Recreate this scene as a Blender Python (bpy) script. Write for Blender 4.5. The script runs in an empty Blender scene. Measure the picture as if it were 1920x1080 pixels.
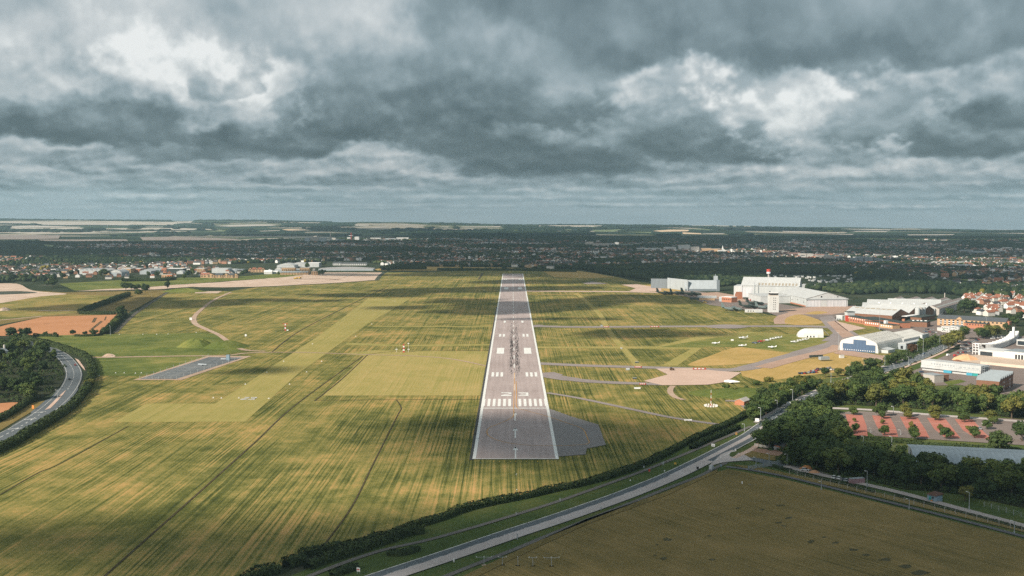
import bpy, math, random
import numpy as np
from mathutils import Vector, Matrix
R = math.radians
random.seed(7); rng = np.random.default_rng(11)
SC = bpy.context.scene
COL = SC.collection

# ------------------------------------------------------------------ camera
CAM_H, FOC = 130.6, 2100.0
PITCH = math.atan(135.0 / FOC)
cd = bpy.data.cameras.new('camera'); cam = bpy.data.objects.new('camera', cd); COL.objects.link(cam)
cd.sensor_width = 36.0; cd.lens = 36.0 * FOC / 1920.0; cd.clip_start = 1.0; cd.clip_end = 60000.0
cam.location = (0, 0, CAM_H); cam.rotation_euler = (math.pi / 2 - PITCH, 0, 0)
SC.camera = cam
CP, SP = math.cos(PITCH), math.sin(PITCH)

def G(px, py, z=0.0):
    """ground point seen at a pixel of the 1920x1080 photograph"""
    a, b = (px - 960.0) / FOC, (540.0 - py) / FOC
    dx, dy, dz = a, CP + b * SP, -SP + b * CP
    t = (z - CAM_H) / dz
    return Vector((dx * t, dy * t, z))

def mpp(py):
    """metres per photo pixel at ground row py"""
    return G(960, py).y / FOC

# ------------------------------------------------------------------ objects
def tag(o, label=None, cat=None, group=None, kind=None):
    if label: o['label'] = label
    if cat: o['category'] = cat
    if group: o['group'] = group
    if kind: o['kind'] = kind
    return o

def thing(name, label, cat, loc, rz=0.0, group=None):
    o = bpy.data.objects.new(name, None); COL.objects.link(o)
    o.empty_display_size = 0.5
    o.location = loc; o.rotation_euler = (0, 0, rz)
    return tag(o, label, cat, group)

def copy_tree(o, parent=None):
    c = o.copy(); COL.objects.link(c); c.parent = parent
    for ch in list(o.children): copy_tree(ch, c)
    return c

class MB:
    def __init__(s): s.v = []; s.f = []; s.m = []
    def face(s, pts, m=0):
        i = len(s.v); s.v += [tuple(p) for p in pts]; s.f.append(tuple(range(i, i + len(pts)))); s.m.append(m)
    def box(s, x0, x1, y0, y1, z0, z1, m=0, top=None, bottom=False):
        a = [(x0,y0,z0),(x1,y0,z0),(x1,y1,z0),(x0,y1,z0),(x0,y0,z1),(x1,y0,z1),(x1,y1,z1),(x0,y1,z1)]
        for q in ((0,1,5,4),(1,2,6,5),(2,3,7,6),(3,0,4,7)): s.face([a[k] for k in q], m)
        s.face([a[k] for k in (4,5,6,7)], m if top is None else top)
        if bottom: s.face([a[k] for k in (3,2,1,0)], m)
    def obox(s, c, rz, sx, sy, z0, z1, m=0):
        ca, sa = math.cos(rz), math.sin(rz)
        q = [(c[0] + ca*x - sa*y, c[1] + sa*x + ca*y) for x, y in ((-sx,-sy),(sx,-sy),(sx,sy),(-sx,sy))]
        for k in range(4):
            a, b = q[k], q[(k+1) % 4]; s.face([(*a,z0),(*b,z0),(*b,z1),(*a,z1)], m)
        s.face([(*p, z1) for p in q], m)
    def cyl(s, x, y, z0, z1, r0, r1=None, n=8, m=0, cap=True):
        r1 = r0 if r1 is None else r1
        A = [(x + r0*math.cos(2*math.pi*k/n), y + r0*math.sin(2*math.pi*k/n), z0) for k in range(n)]
        B = [(x + r1*math.cos(2*math.pi*k/n), y + r1*math.sin(2*math.pi*k/n), z1) for k in range(n)]
        for k in range(n): s.face([A[k], A[(k+1)%n], B[(k+1)%n], B[k]], m)
        if cap: s.face(B, m)
    def tube(s, p, q, r0, r1=None, n=6, m=0):
        p, q = Vector(p), Vector(q); r1 = r0 if r1 is None else r1
        d = (q - p).normalized(); u = d.orthogonal().normalized(); w = d.cross(u)
        A = [p + (u*math.cos(2*math.pi*k/n) + w*math.sin(2*math.pi*k/n))*r0 for k in range(n)]
        B = [q + (u*math.cos(2*math.pi*k/n) + w*math.sin(2*math.pi*k/n))*r1 for k in range(n)]
        for k in range(n): s.face([A[k], A[(k+1)%n], B[(k+1)%n], B[k]], m)
        s.face(B, m); s.face(A[::-1], m)
    def loft(s, rings, m=0, close=True, cap=True):
        n = len(rings[0])
        for a, b in zip(rings, rings[1:]):
            for k in range(n if close else n-1): s.face([a[k], a[(k+1)%n], b[(k+1)%n], b[k]], m)
        if cap: s.face(list(rings[0])[::-1], m); s.face(rings[-1], m)
    def build(s, name, mats, parent=None, origin=None, smooth=False):
        me = bpy.data.meshes.new(name)
        v = s.v
        if origin is not None:
            v = [(p[0]-origin[0], p[1]-origin[1], p[2]-origin[2]) for p in v]
        me.from_pydata(v, [], s.f)
        mats = mats if isinstance(mats, (list, tuple)) else [mats]
        for m in mats: me.materials.append(m)
        if len(mats) > 1: me.polygons.foreach_set('material_index', s.m)
        if smooth: me.polygons.foreach_set('use_smooth', [True]*len(s.f))
        me.update()
        o = bpy.data.objects.new(name, me); COL.objects.link(o)
        if parent is not None: o.parent = parent
        if origin is not None: o.location = origin
        return o

def np_mesh(name, V, F, mats, mi=None, tint=None):
    """V (n,3), F (m,k) -> mesh datablock"""
    me = bpy.data.meshes.new(name)
    V = np.asarray(V, np.float32); F = np.asarray(F, np.int32); k = F.shape[1]
    me.vertices.add(len(V)); me.vertices.foreach_set('co', V.ravel())
    me.loops.add(F.size); me.loops.foreach_set('vertex_index', F.ravel())
    me.polygons.add(len(F)); me.polygons.foreach_set('loop_start', np.arange(0, F.size, k, dtype=np.int32))
    for m in (mats if isinstance(mats, (list, tuple)) else [mats]): me.materials.append(m)
    if mi is not None: me.polygons.foreach_set('material_index', np.asarray(mi, np.int32))
    if tint is not None:
        at = me.attributes.new('tint', 'FLOAT', 'POINT'); at.data.foreach_set('value', np.asarray(tint, np.float32))
    me.update(calc_edges=True); me.validate()
    return me

def link(name, me, parent=None, loc=None):
    o = bpy.data.objects.new(name, me); COL.objects.link(o)
    if parent is not None: o.parent = parent
    if loc is not None: o.location = loc
    return o

# ------------------------------------------------------------------ node helper
class E:
    """a node socket with arithmetic"""
    def __init__(s, t, k): s.t, s.k = t, k
    def _m(s, op, *o, clamp=False):
        n = s.t.nodes.new('ShaderNodeMath'); n.operation = op; n.use_clamp = clamp
        for i, x in enumerate((s,) + o):
            if isinstance(x, E): s.t.links.new(x.k, n.inputs[i])
            else: n.inputs[i].default_value = x
        return E(s.t, n.outputs[0])
    def __add__(s, o): return s._m('ADD', o)
    __radd__ = __add__
    def __sub__(s, o): return s._m('SUBTRACT', o)
    def __rsub__(s, o): return (s * -1.0) + o
    def __mul__(s, o): return s._m('MULTIPLY', o)
    __rmul__ = __mul__
    def __truediv__(s, o): return s._m('DIVIDE', o)
    def max(s, o): return s._m('MAXIMUM', o)
    def min(s, o): return s._m('MINIMUM', o)
    def clamp(s): return s._m('ADD', 0.0, clamp=True)
    def gt(s, o): return s._m('GREATER_THAN', o)
    def fn(s, op, *o): return s._m(op, *o)
    def ss(s, a, b):
        n = s.t.nodes.new('ShaderNodeMapRange'); n.interpolation_type = 'SMOOTHSTEP'
        s.t.links.new(s.k, n.inputs[0]); n.inputs[1].default_value = a; n.inputs[2].default_value = b
        return E(s.t, n.outputs[0])

class NT:
    def __init__(s, tree): s.t = tree
    def node(s, ty, **kw):
        n = s.t.nodes.new(ty)
        for k, v in kw.items(): setattr(n, k, v)
        return n
    def pos(s):
        g = s.node('ShaderNodeNewGeometry'); x = s.node('ShaderNodeSeparateXYZ'); s.t.links.new(g.outputs['Position'], x.inputs[0])
        return [E(s.t, o) for o in x.outputs]
    def obj(s):
        g = s.node('ShaderNodeTexCoord'); x = s.node('ShaderNodeSeparateXYZ'); s.t.links.new(g.outputs['Object'], x.inputs[0])
        return [E(s.t, o) for o in x.outputs]
    def vec(s, x=0.0, y=0.0, z=0.0):
        n = s.node('ShaderNodeCombineXYZ')
        for i, q in enumerate((x, y, z)):
            if isinstance(q, E): s.t.links.new(q.k, n.inputs[i])
            else: n.inputs[i].default_value = q
        return E(s.t, n.outputs[0])
    def noise(s, v, scale=1.0, detail=2.0, rough=0.5, dist=0.0, col=False):
        n = s.node('ShaderNodeTexNoise'); s.t.links.new(v.k, n.inputs['Vector'])
        n.inputs['Scale'].default_value = scale; n.inputs['Detail'].default_value = detail
        n.inputs['Roughness'].default_value = rough; n.inputs['Distortion'].default_value = dist
        return E(s.t, n.outputs['Color' if col else 'Fac'])
    def voro(s, v, scale=1.0, out='Color', feat='F1'):
        n = s.node('ShaderNodeTexVoronoi', feature=feat); s.t.links.new(v.k, n.inputs['Vector']); n.inputs['Scale'].default_value = scale
        return E(s.t, n.outputs[out])
    def ramp(s, f, stops, interp='LINEAR'):
        n = s.node('ShaderNodeValToRGB'); s.t.links.new(f.k, n.inputs[0]); cr = n.color_ramp; cr.interpolation = interp
        while len(cr.elements) < len(stops): cr.elements.new(0.5)
        for e, (p, c) in zip(cr.elements, stops): e.position = p; e.color = (*c, 1.0)
        return E(s.t, n.outputs[0])
    def mix(s, f, a, b):
        n = s.node('ShaderNodeMix', data_type='RGBA')
        for sock, x in ((n.inputs[0], f), (n.inputs[6], a), (n.inputs[7], b)):
            if isinstance(x, E): s.t.links.new(x.k, sock)
            elif isinstance(x, (int, float)): sock.default_value = x
            else: sock.default_value = (*x, 1.0)
        return E(s.t, n.outputs[2])
    def mul(s, c, f):
        n = s.node('ShaderNodeVectorMath', operation='SCALE'); s.t.links.new(c.k, n.inputs[0])
        if isinstance(f, E): s.t.links.new(f.k, n.inputs['Scale'])
        else: n.inputs['Scale'].default_value = f
        return E(s.t, n.outputs[0])
    def rand(s): return E(s.t, s.node('ShaderNodeObjectInfo').outputs['Random'])
    def attr(s, name):
        n = s.node('ShaderNodeAttribute'); n.attribute_name = name; return E(s.t, n.outputs['Fac'])

MATS = {}
def mat(name, build=None, rough=0.9, spec=0.2, bump=None, metal=0.0, col=None, transl=0.0):
    if name in MATS: return MATS[name]
    m = bpy.data.materials.new(name); m.use_nodes = True; t = m.node_tree
    b = t.nodes['Principled BSDF']; b.inputs['Roughness'].default_value = rough
    b.inputs['Specular IOR Level'].default_value = spec; b.inputs['Metallic'].default_value = metal
    N = NT(t)
    if build is not None:
        c = build(N)
        t.links.new(c.k, b.inputs['Base Color'])
    else:
        # plain paint with a little weathering
        x, y, z = N.obj(); n = N.noise(N.vec(x, y, z), 0.35, 4, 0.6)
        f = n * 0.35 + 0.82
        cc = N.node('ShaderNodeRGB'); cc.outputs[0].default_value = (*col, 1)
        c = N.mul(E(t, cc.outputs[0]), f); t.links.new(c.k, b.inputs['Base Color'])
    if bump is not None:
        h, strength, dist = bump(N)
        n = N.node('ShaderNodeBump'); n.inputs['Strength'].default_value = strength; n.inputs['Distance'].default_value = dist
        t.links.new(h.k, n.inputs['Height']); t.links.new(n.outputs[0], b.inputs['Normal'])
    MATS[name] = m
    return m

# ------------------------------------------------------------------ sun and sky
SUN_EL = R(31.0); SUN_H = Vector((-0.76, -0.65, 0)).normalized()
SUN_DIR = Vector((SUN_H.x*math.cos(SUN_EL), SUN_H.y*math.cos(SUN_EL), math.sin(SUN_EL)))
ld = bpy.data.lights.new('sun', 'SUN'); ld.energy = 5.0; ld.angle = R(0.5); ld.color = (1.0, 0.90, 0.76)
sun = bpy.data.objects.new('sun', ld); COL.objects.link(sun)
sun.rotation_euler = (-SUN_DIR).to_track_quat('-Z', 'Y').to_euler(); sun.location = (0, 0, 3000)
SC.view_settings.view_transform = 'Standard'; SC.view_settings.look = 'None'
SC.view_settings.exposure = 0.42; SC.view_settings.gamma = 1.0; SC.view_settings.use_curve_mapping = False

# ---- the cloud deck, computed over azimuth and elevation (1/2100 rad units, U right, V up)
def _g2(ix, iy, s):
    n = (ix*374761393 + iy*668265263 + s*974711) & 0x7fffffff
    n = ((n ^ (n >> 13)) * 1274126177) & 0x7fffffff
    a = ((n ^ (n >> 16)) & 0xffff) * (2*np.pi/65536.0)
    return np.cos(a), np.sin(a)
def gnoise(x, y, s=0):
    i, j = np.floor(x).astype(np.int64), np.floor(y).astype(np.int64); fx, fy = x-i, y-j
    ux, uy = fx*fx*fx*(fx*(fx*6-15)+10), fy*fy*fy*(fy*(fy*6-15)+10)
    def d(a, b):
        gx, gy = _g2(i+a, j+b, s); return gx*(fx-a) + gy*(fy-b)
    return ((d(0,0)*(1-ux)+d(1,0)*ux)*(1-uy) + (d(0,1)*(1-ux)+d(1,1)*ux)*uy)*1.5
def gf(x, y, o=6, s=0, gain=0.52, lac=2.03):
    r = 0; a = 1.0; tot = 0; c, sn = 0.8, 0.6
    for k in range(o):
        r = r + a*gnoise(x, y, s+k*31); tot += a; a *= gain
        x, y = (c*x - sn*y)*lac + 3.1, (sn*x + c*y)*lac - 1.7
    return r/tot*1.6
def sstep(a, b, x):
    t = np.clip((x-a)/(b-a), 0, 1); return t*t*(3-2*t)
def cloud_sky(U, V):
    s = np.maximum(V, -20) + 120.0
    L = np.log(np.maximum(V, -10) + 90.0)*1.5
    uu, vv = U/250.0, L
    w1 = gf(uu*1.3, vv*1.3, 5, 1, 0.55); w2 = gf(uu*1.3+9, vv*1.3, 5, 2, 0.55)
    w3 = gf(uu*5, vv*5, 4, 5, 0.55); w4 = gf(uu*5+4, vv*5, 4, 6, 0.55)
    Ux = U + (w1*0.55 + w3*0.13)*s*0.55; sv = np.maximum(V, 0)*sstep(-30, 130, V) + 8.0; Vx = V + (w2*0.45 + w4*0.13)*sv*0.40
    bil = gf(uu*2.4, vv*2.6, 7, 11, 0.54); bil2 = gf(uu*2.4+0.06, vv*2.6+0.16, 7, 11, 0.54)
    fine = gf(uu*9, vv*8, 5, 17, 0.6)
    wisp = gf(uu*2.0 + vv*0.8, vv*5.0, 5, 23, 0.55)
    relief = (bil - bil2)
    low = gf(uu*1.1+5, vv*1.2, 4, 41, 0.5); rlow = low - gf(uu*1.1+5.10, vv*1.2+0.22, 4, 41, 0.5)
    k = sstep(15, 120, V); bl = gf(U/48.0, V/17.0, 6, 51, 0.56); bilm = bil*k + bl*1.5*(1-k); finem = fine*k + gf(U/16.0, V/8.0, 4, 57, 0.6)*(1-k)
    crisp = 1.0 - 0.72*sstep(190, 330, V)
    # open sky and high thin cloud behind
    T = 0.50 + 0.10*sstep(0, 330, V) + 0.05*wisp
    def mass(px, py, rx, up, dn, t0, t1, al=1.0, soft=0.55, rel=None):
        rel = (0.30 if t1 < 0.58 else 1.0) if rel is None else rel
        nonlocal T
        ex = (Ux-(px-959.0))/rx; dv = Vx-(405.0-py)
        ey = np.where(dv > 0, dv/up, -dv/dn)
        f = 1.18 - np.sqrt(ex*ex + ey*ey) + 0.30*bilm + 0.14*finem*(0.35+0.65*crisp)
        a = sstep(-0.10, soft, f)*al
        h = np.clip((dv + dn)/(up + dn), 0, 1)
        tone = t0 + (t1-t0)*sstep(0.25, 1.0, h + 0.25*bilm) + rel*(0.22*relief*crisp + 0.035*finem*crisp) + 0.10*rlow + 0.035*bilm
        T = T*(1-a) + tone*a
    # low rows of cumulus towards the horizon
    rr = np.random.default_rng(5)
    for row, (py, n, rx, up, dn) in enumerate(((390, 14, 140, 5, 3), (376, 16, 130, 9, 5), (359, 14, 150, 14, 7), (341, 13, 150, 20, 10), (322, 9, 160, 24, 12))):
        for k in range(n):
            x = -300 + 2600*(k + rr.uniform(0.1, 0.9))/n
            mass(x, py + rr.uniform(-4, 4), rx*rr.uniform(0.5, 1.2), up*rr.uniform(0.7, 1.5), dn, rr.uniform(0.32, 0.44), rr.uniform(0.60, 0.84), rr.uniform(0.45, 0.9), 0.45)
    # the overcast above
    for m in [
        (250, 60, 700, 260, 130, 0.58, 0.66, 0.9), (900, 30, 500, 200, 120, 0.50, 0.60, 0.9), (1500, 40, 900, 220, 150, 0.40, 0.42, 0.95), 
        (1900, 60, 400, 200, 130, 0.40, 0.44, 0.9), (-300, 60, 400, 260, 170, 0.50, 0.62, 0.9), (2300, 60, 500, 260, 170, 0.40, 0.55, 0.9),
        # far low layer
        (400, 315, 420, 26, 20, 0.50, 0.68, 0.6), (1300, 320, 700, 26, 18, 0.46, 0.66, 0.7), (720, 305, 170, 34, 26, 0.52, 0.74, 0.8), (175, 300, 110, 30, 22, 0.52, 0.78, 0.8),
        (1580, 338, 260, 22, 14, 0.50, 0.76, 0.75), (1850, 320, 170, 34, 16, 0.50, 0.72, 0.7), (860, 335, 110, 14, 10, 0.50, 0.74, 0.7), (1500, 362, 340, 10, 10, 0.40, 0.52, 0.6),
        # left bank: bright heaps over a dark base
        (160, 130, 240, 90, 80, 0.60, 0.74, 0.8), (300, 175, 170, 75, 60, 0.62, 0.88, 0.85), (480, 205, 170, 70, 50, 0.60, 0.90, 0.9), (590, 215, 90, 46, 36, 0.60, 0.84, 0.8),
        (120, 238, 300, 48, 36, 0.22, 0.42, 0.95), (250, 262, 190, 30, 26, 0.21, 0.34, 0.9), (420, 292, 160, 22, 18, 0.28, 0.44, 0.8), (540, 268, 130, 34, 30, 0.20, 0.42, 0.95),
        (400, 170, 40, 34, 30, 0.36, 0.56, 0.6), (545, 222, 44, 32, 28, 0.34, 0.52, 0.7), (240, 190, 60, 30, 24, 0.40, 0.55, 0.5),
        # great grey mass in the middle
        (800, 150, 290, 120, 90, 0.36, 0.52, 0.85), (950, 215, 330, 100, 70, 0.26, 0.44, 0.9), (780, 240, 210, 40, 26, 0.21, 0.36, 0.95), (1050, 308, 230, 40, 26, 0.20, 0.36, 0.97), (900, 268, 190, 34, 26, 0.24, 0.36, 0.8),
        (1120, 248, 120, 36, 26, 0.48, 0.62, 0.75, 0.8), (1000, 250, 80, 20, 16, 0.44, 0.56, 0.6, 0.8),
        # right: bright gap and dark bases
        (1580, 150, 330, 60, 40, 0.52, 0.62, 0.7, 0.9), (1740, 165, 230, 50, 40, 0.50, 0.66, 0.7, 0.9), (1230, 190, 90, 46, 40, 0.52, 0.84, 0.85, 0.7), (1460, 205, 120, 74, 56, 0.70, 0.97, 0.97, 0.6), (1440, 150, 70, 50, 40, 0.56, 0.80, 0.7, 0.7),
        (1340, 120, 260, 70, 34, 0.32, 0.42, 0.8, 0.8), (1620, 112, 300, 50, 28, 0.32, 0.42, 0.85, 0.8),
        (1340, 270, 150, 44, 38, 0.23, 0.40, 0.95), (1420, 290, 90, 24, 20, 0.24, 0.36, 0.9), (1600, 225, 90, 40, 50, 0.34, 0.50, 0.7), (1720, 278, 190, 44, 30, 0.21, 0.42, 0.95), (1890, 215, 150, 56, 34, 0.21, 0.42, 0.95),
        (1440, 268, 46, 40, 26, 0.52, 0.76, 0.7), (1545, 300, 110, 34, 20, 0.50, 0.74, 0.75), (1700, 320, 150, 14, 10, 0.52, 0.68, 0.6),
        (200, 20, 500, 80, 60, 0.60, 0.64, 0.6, 0.9), (640, 40, 190, 70, 60, 0.62, 0.70, 0.6, 0.9),
    ]: mass(*m)
    T = T + 0.010*wisp*crisp + 0.012*fine*sstep(20, 120, V)*crisp
    T = 0.49 + (T-0.5)*1.62
    hor = 1 - sstep(0, 62, V)
    T = T*(1-0.60*hor) + 0.48*0.60*hor
    T = np.clip(T, 0, 1)
    P = [0.0, 0.2, 0.36, 0.48, 0.60, 0.74, 0.88, 1.0]
    Cc = np.array([(72,88,94), (96,112,118), (124,140,146), (146,160,166), (168,178,182), (190,196,198), (212,216,216), (228,230,229)])/255.0
    Cc = np.where(Cc <= 0.04045, Cc/12.92, ((Cc+0.055)/1.055)**2.4)
    out = np.stack([np.interp(T, P, Cc[:, k]) for k in range(3)], -1)
    # towards the zenith the deck is thicker and darker
    return out

W = bpy.data.worlds.new('World'); SC.world = W; W.use_nodes = True
def sky_world():
    t = W.node_tree; N = NT(t)
    out = t.nodes['World Output']; bg = t.nodes['Background']
    sk = N.node('ShaderNodeTexSky', sky_type='NISHITA'); sk.sun_disc = False; sk.sun_elevation = SUN_EL
    sk.sun_rotation = math.atan2(SUN_H.x, SUN_H.y); sk.altitude = 100; sk.air_density = 1.0; sk.dust_density = 2.0
    t.links.new(sk.outputs[0], bg.inputs[0]); bg.inputs[1].default_value = 0.07
    tc = N.node('ShaderNodeTexCoord'); sp = N.node('ShaderNodeSeparateXYZ'); t.links.new(tc.outputs['Generated'], sp.inputs[0])
    x, y, z = [E(t, o) for o in sp.outputs]
    hr = (x*x + y*y).fn('SQRT').max(0.001)
    az = x.fn('ARCTAN2', y); el = (z / hr).fn('ARCTANGENT')
    U0, U1, V0, V1 = -1300.0, 1300.0, -25.0, 595.0
    w, h = 1560, 372
    Ug, Vg = np.meshgrid(U0 + (np.arange(w)+.5)*(U1-U0)/w, V0 + (np.arange(h)+.5)*(V1-V0)/h)
    im = bpy.data.images.new('cloud_deck', w, h, float_buffer=True, is_data=True)
    px = np.ones((h, w, 4), np.float32); px[:, :, :3] = cloud_sky(Ug, Vg)
    im.pixels.foreach_set(px.ravel()); im.update(); im.pack()
    it = N.node('ShaderNodeTexImage', interpolation='Cubic', extension='MIRROR'); it.image = im
    uv = N.vec((az*FOC - U0)*(1/(U1-U0)), (el*FOC - V0)*(1/(V1-V0)), 0.0); t.links.new(uv.k, it.inputs[0])
    colr = E(t, it.outputs[0])
    bg2 = N.node('ShaderNodeBackground'); t.links.new(colr.k, bg2.inputs[0]); bg2.inputs[1].default_value = 0.86
    mx = N.node('ShaderNodeMixShader'); mx.inputs[0].default_value = 0.93
    t.links.new(bg.outputs[0], mx.inputs[1]); t.links.new(bg2.outputs[0], mx.inputs[2]); t.links.new(mx.outputs[0], out.inputs[0])
sky_world()
W.cycles.sampling_method = 'NONE'
SC.cycles.max_bounces = 4; SC.cycles.diffuse_bounces = 2; SC.cycles.glossy_bounces = 2; SC.cycles.transmission_bounces = 2
SC.cycles.transparent_max_bounces = 8; SC.cycles.volume_bounces = 1
SC.cycles.use_adaptive_sampling = True; SC.cycles.adaptive_threshold = 0.02
SC.cycles.caustics_reflective = False; SC.cycles.caustics_refractive = False
SC.cycles.use_denoising = False
# ------------------------------------------------------------------ ground surfaces
def grass(name, pal, ang=0.0, sx=0.16, seed=0.0, streak=1.0, patch=1.0, bias=0.0):
    """mown or dry grass: streaks along one direction over broad patches; pal = stops from lush to parched"""
    def b(N):
        x, y, z = N.pos()
        ca, sa = math.cos(ang), math.sin(ang)
        u = x*ca + y*sa; v = y*ca - x*sa
        wob = (N.noise(N.vec(u*0.004, v*0.002, seed), 1, 2) - 0.5) * 5.0 + (N.noise(N.vec(u*0.03, v*0.02, seed), 1, 2) - 0.5) * 0.8
        u = u + wob
        a = N.noise(N.vec(u*sx*3.4, v*0.0030, seed), 1, 3, 0.65)
        a1 = N.noise(N.vec(u*sx*1.1, v*0.0022, seed + 2), 1, 3, 0.6)
        def lines(P, w, ox, oy):
            jit = (N.noise(N.vec(u*0.02, v*0.006, seed + ox), 1, 2) - 0.5) * (P*1.6)
            tri = ((((u + jit)*(1.0/P)).fn('FRACT') - 0.5)).fn('ABSOLUTE') * 2.0
            g = N.noise(N.vec(u*0.035, v*0.007, seed + oy), 1, 2).ss(0.36, 0.62)
            return tri.ss(w, w + 0.22) * g
        ln = lines(2.05, 0.62, 31, 32) * 1.25 + lines(4.9, 0.74, 33, 34) * 1.0
        ln2 = lines(11.7, 0.80, 35, 36) + lines(27.0, 0.86, 37, 38)*0.8
        p = N.noise(N.vec(u*0.012, v*0.011, seed + 9), 1, 5, 0.64)
        p2 = N.noise(N.vec(u*0.06, v*0.050, seed + 13), 1, 5, 0.70)
        h = N.noise(N.vec(x*0.9, y*0.5, seed), 1, 3, 0.7)
        amp = N.noise(N.vec(u*0.02, v*0.014, seed + 17), 1, 3).ss(0.30, 0.66) * 0.8 + 0.4
        t = ((a - 0.5)*(1.15*streak) + (a1 - 0.5)*(0.42*streak) - ln*(0.22*streak) - ln2*(0.22*streak))*amp + (p - 0.5)*(1.25*patch) + (p2 - 0.5)*(1.0*patch) + (h - 0.5)*0.55 + (0.60 + bias)
        return N.ramp(t.clamp(), pal)
    return mat(name, b, rough=1.0, spec=0.05)

PAL = [(0.0, (0.055, 0.068, 0.020)), (0.28, (0.118, 0.126, 0.034)), (0.5, (0.235, 0.208, 0.064)), (0.72, (0.395, 0.272, 0.096)), (1.0, (0.560, 0.325, 0.135))]
PAL_MOWN = [(0.0, (0.185, 0.180, 0.050)), (0.5, (0.315, 0.275, 0.088)), (1.0, (0.45, 0.34, 0.135))]
PAL_GREEN = [(0.0, (0.042, 0.066, 0.018)), (0.45, (0.105, 0.135, 0.034)), (0.75, (0.180, 0.190, 0.052)), (1.0, (0.30, 0.25, 0.085))]
PAL_VERGE = [(0.0, (0.034, 0.056, 0.018)), (0.5, (0.072, 0.106, 0.032)), (0.8, (0.13, 0.14, 0.045)), (1.0, (0.22, 0.18, 0.07))]
PAL_DRY = [(0.0, (0.25, 0.20, 0.062)), (0.5, (0.44, 0.30, 0.105)), (1.0, (0.58, 0.38, 0.165))]
PAL_BROWN = [(0.0, (0.105, 0.088, 0.032)), (0.5, (0.205, 0.155, 0.058)), (1.0, (0.320, 0.225, 0.092))]
M_air = grass('airfield_grass', PAL, bias=-0.10)
M_mown = grass('mown_grass', PAL_MOWN, seed=2.0, streak=0.8, patch=0.6)
M_mown2 = grass('mown_dry_grass', PAL_MOWN, seed=5.0, streak=0.9, patch=0.7, bias=0.12)
M_green = grass('lush_grass', PAL_GREEN, ang=R(-62), sx=0.1, seed=8.0, streak=0.5)
M_verge = grass('verge_grass', PAL_VERGE, ang=R(-40), sx=0.2, seed=11.0, streak=0.25)
M_dry = grass('dry_grass', PAL_DRY, ang=R(-25), seed=14.0, streak=0.5)
M_rough = grass('rough_grass', PAL, ang=R(-75), seed=17.0, streak=0.35, bias=-0.06)
M_heath = grass('heath', PAL_BROWN, ang=R(-20), seed=21.0, streak=0.5, bias=-0.05)
d = G(1560, 1068) - G(1440, 1030)
M_stub = grass('brown_field', PAL_BROWN, ang=math.atan2(-d.x, d.y), sx=0.15, seed=24.0, streak=0.9, patch=1.0, bias=0.06)

def speck(name, c0, c1, s=0.15, rough=0.95, joint=None, streak=None, big=0.02):
    def b(N):
        x, y, z = N.pos()
        t = N.noise(N.vec(x, y, 0), s, 5, 0.7)*0.55 + N.noise(N.vec(x, y, 4), big, 4, 0.6)*0.75 - 0.15
        if streak: t = t + (N.noise(N.vec(x*streak, y*streak*0.03, 2), 1, 3, 0.6) - 0.5)*0.9
        c = N.ramp(t.clamp(), [(0.2, c0), (0.8, c1)])
        if joint:
            fx = (x*(1/joint)).fn('FRACT'); k = fx.gt(0.94)
            c = N.mul(c, 1.0 - k*0.10)
        return c
    return mat(name, b, rough=rough, spec=0.15)
M_run = speck('runway_asphalt', (0.335, 0.272, 0.258), (0.485, 0.405, 0.388), 0.2, joint=3.8, streak=0.35)
M_pad = speck('turning_pad_asphalt', (0.20, 0.186, 0.182), (0.285, 0.265, 0.26), 0.2)
M_taxi = speck('taxiway_asphalt', (0.23, 0.195, 0.188), (0.35, 0.30, 0.285), 0.1)
M_conc = speck('pink_concrete', (0.48, 0.34, 0.27), (0.68, 0.50, 0.41), 0.1)
M_road = speck('road_asphalt', (0.095, 0.115, 0.130), (0.15, 0.165, 0.178), 0.25)
M_roadl = speck('worn_road_surface', (0.40, 0.35, 0.33), (0.58, 0.52, 0.50), 0.25)
M_path = speck('footpath_asphalt', (0.12, 0.112, 0.105), (0.19, 0.175, 0.16), 0.3)
M_track = speck('gravel_track', (0.36, 0.25, 0.18), (0.54, 0.40, 0.31), 0.2)
M_bare = speck('bare_earth', (0.42, 0.30, 0.22), (0.72, 0.56, 0.46), 0.06, big=0.03)
M_wheat = speck('ripe_wheat', (0.42, 0.19, 0.085), (0.56, 0.275, 0.14), 0.12)
M_yard = speck('yard_asphalt', (0.17, 0.135, 0.12), (0.27, 0.22, 0.20), 0.2)
M_town = speck('town_ground', (0.030, 0.045, 0.030), (0.10, 0.10, 0.075), 0.03)
M_apron = speck('hangar_apron', (0.36, 0.235, 0.175), (0.52, 0.36, 0.28), 0.08)
M_white = mat('white_road_paint', lambda N: N.ramp(N.noise(N.vec(*N.pos()), 0.5, 5, 0.7), [(0.25, (0.58, 0.57, 0.53)), (0.5, (0.80, 0.80, 0.77))]), rough=0.7)
M_white2 = mat('worn_white_paint', lambda N: N.ramp(N.noise(N.vec(*N.pos()), 0.8, 5, 0.7), [(0.35, (0.30, 0.28, 0.26)), (0.55, (0.72, 0.71, 0.68))]), rough=0.7)
M_yel = mat('yellow_line_paint', col=(0.62, 0.33, 0.10), rough=0.8)
M_red = mat('red_surface_paint', col=(0.50, 0.10, 0.06), rough=0.8)

def smooth_line(P, n=8):
    P = [Vector(p) for p in P]; out = []
    for i in range(len(P) - 1):
        a, b, c, d = P[max(i-1, 0)], P[i], P[i+1], P[min(i+2, len(P)-1)]
        for k in range(n):
            t = k/n
            out.append(0.5*((2*b) + (c-a)*t + (2*a-5*b+4*c-d)*t*t + (3*b-a-3*c+d)*t**3))
    out.append(P[-1]); return out

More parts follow.
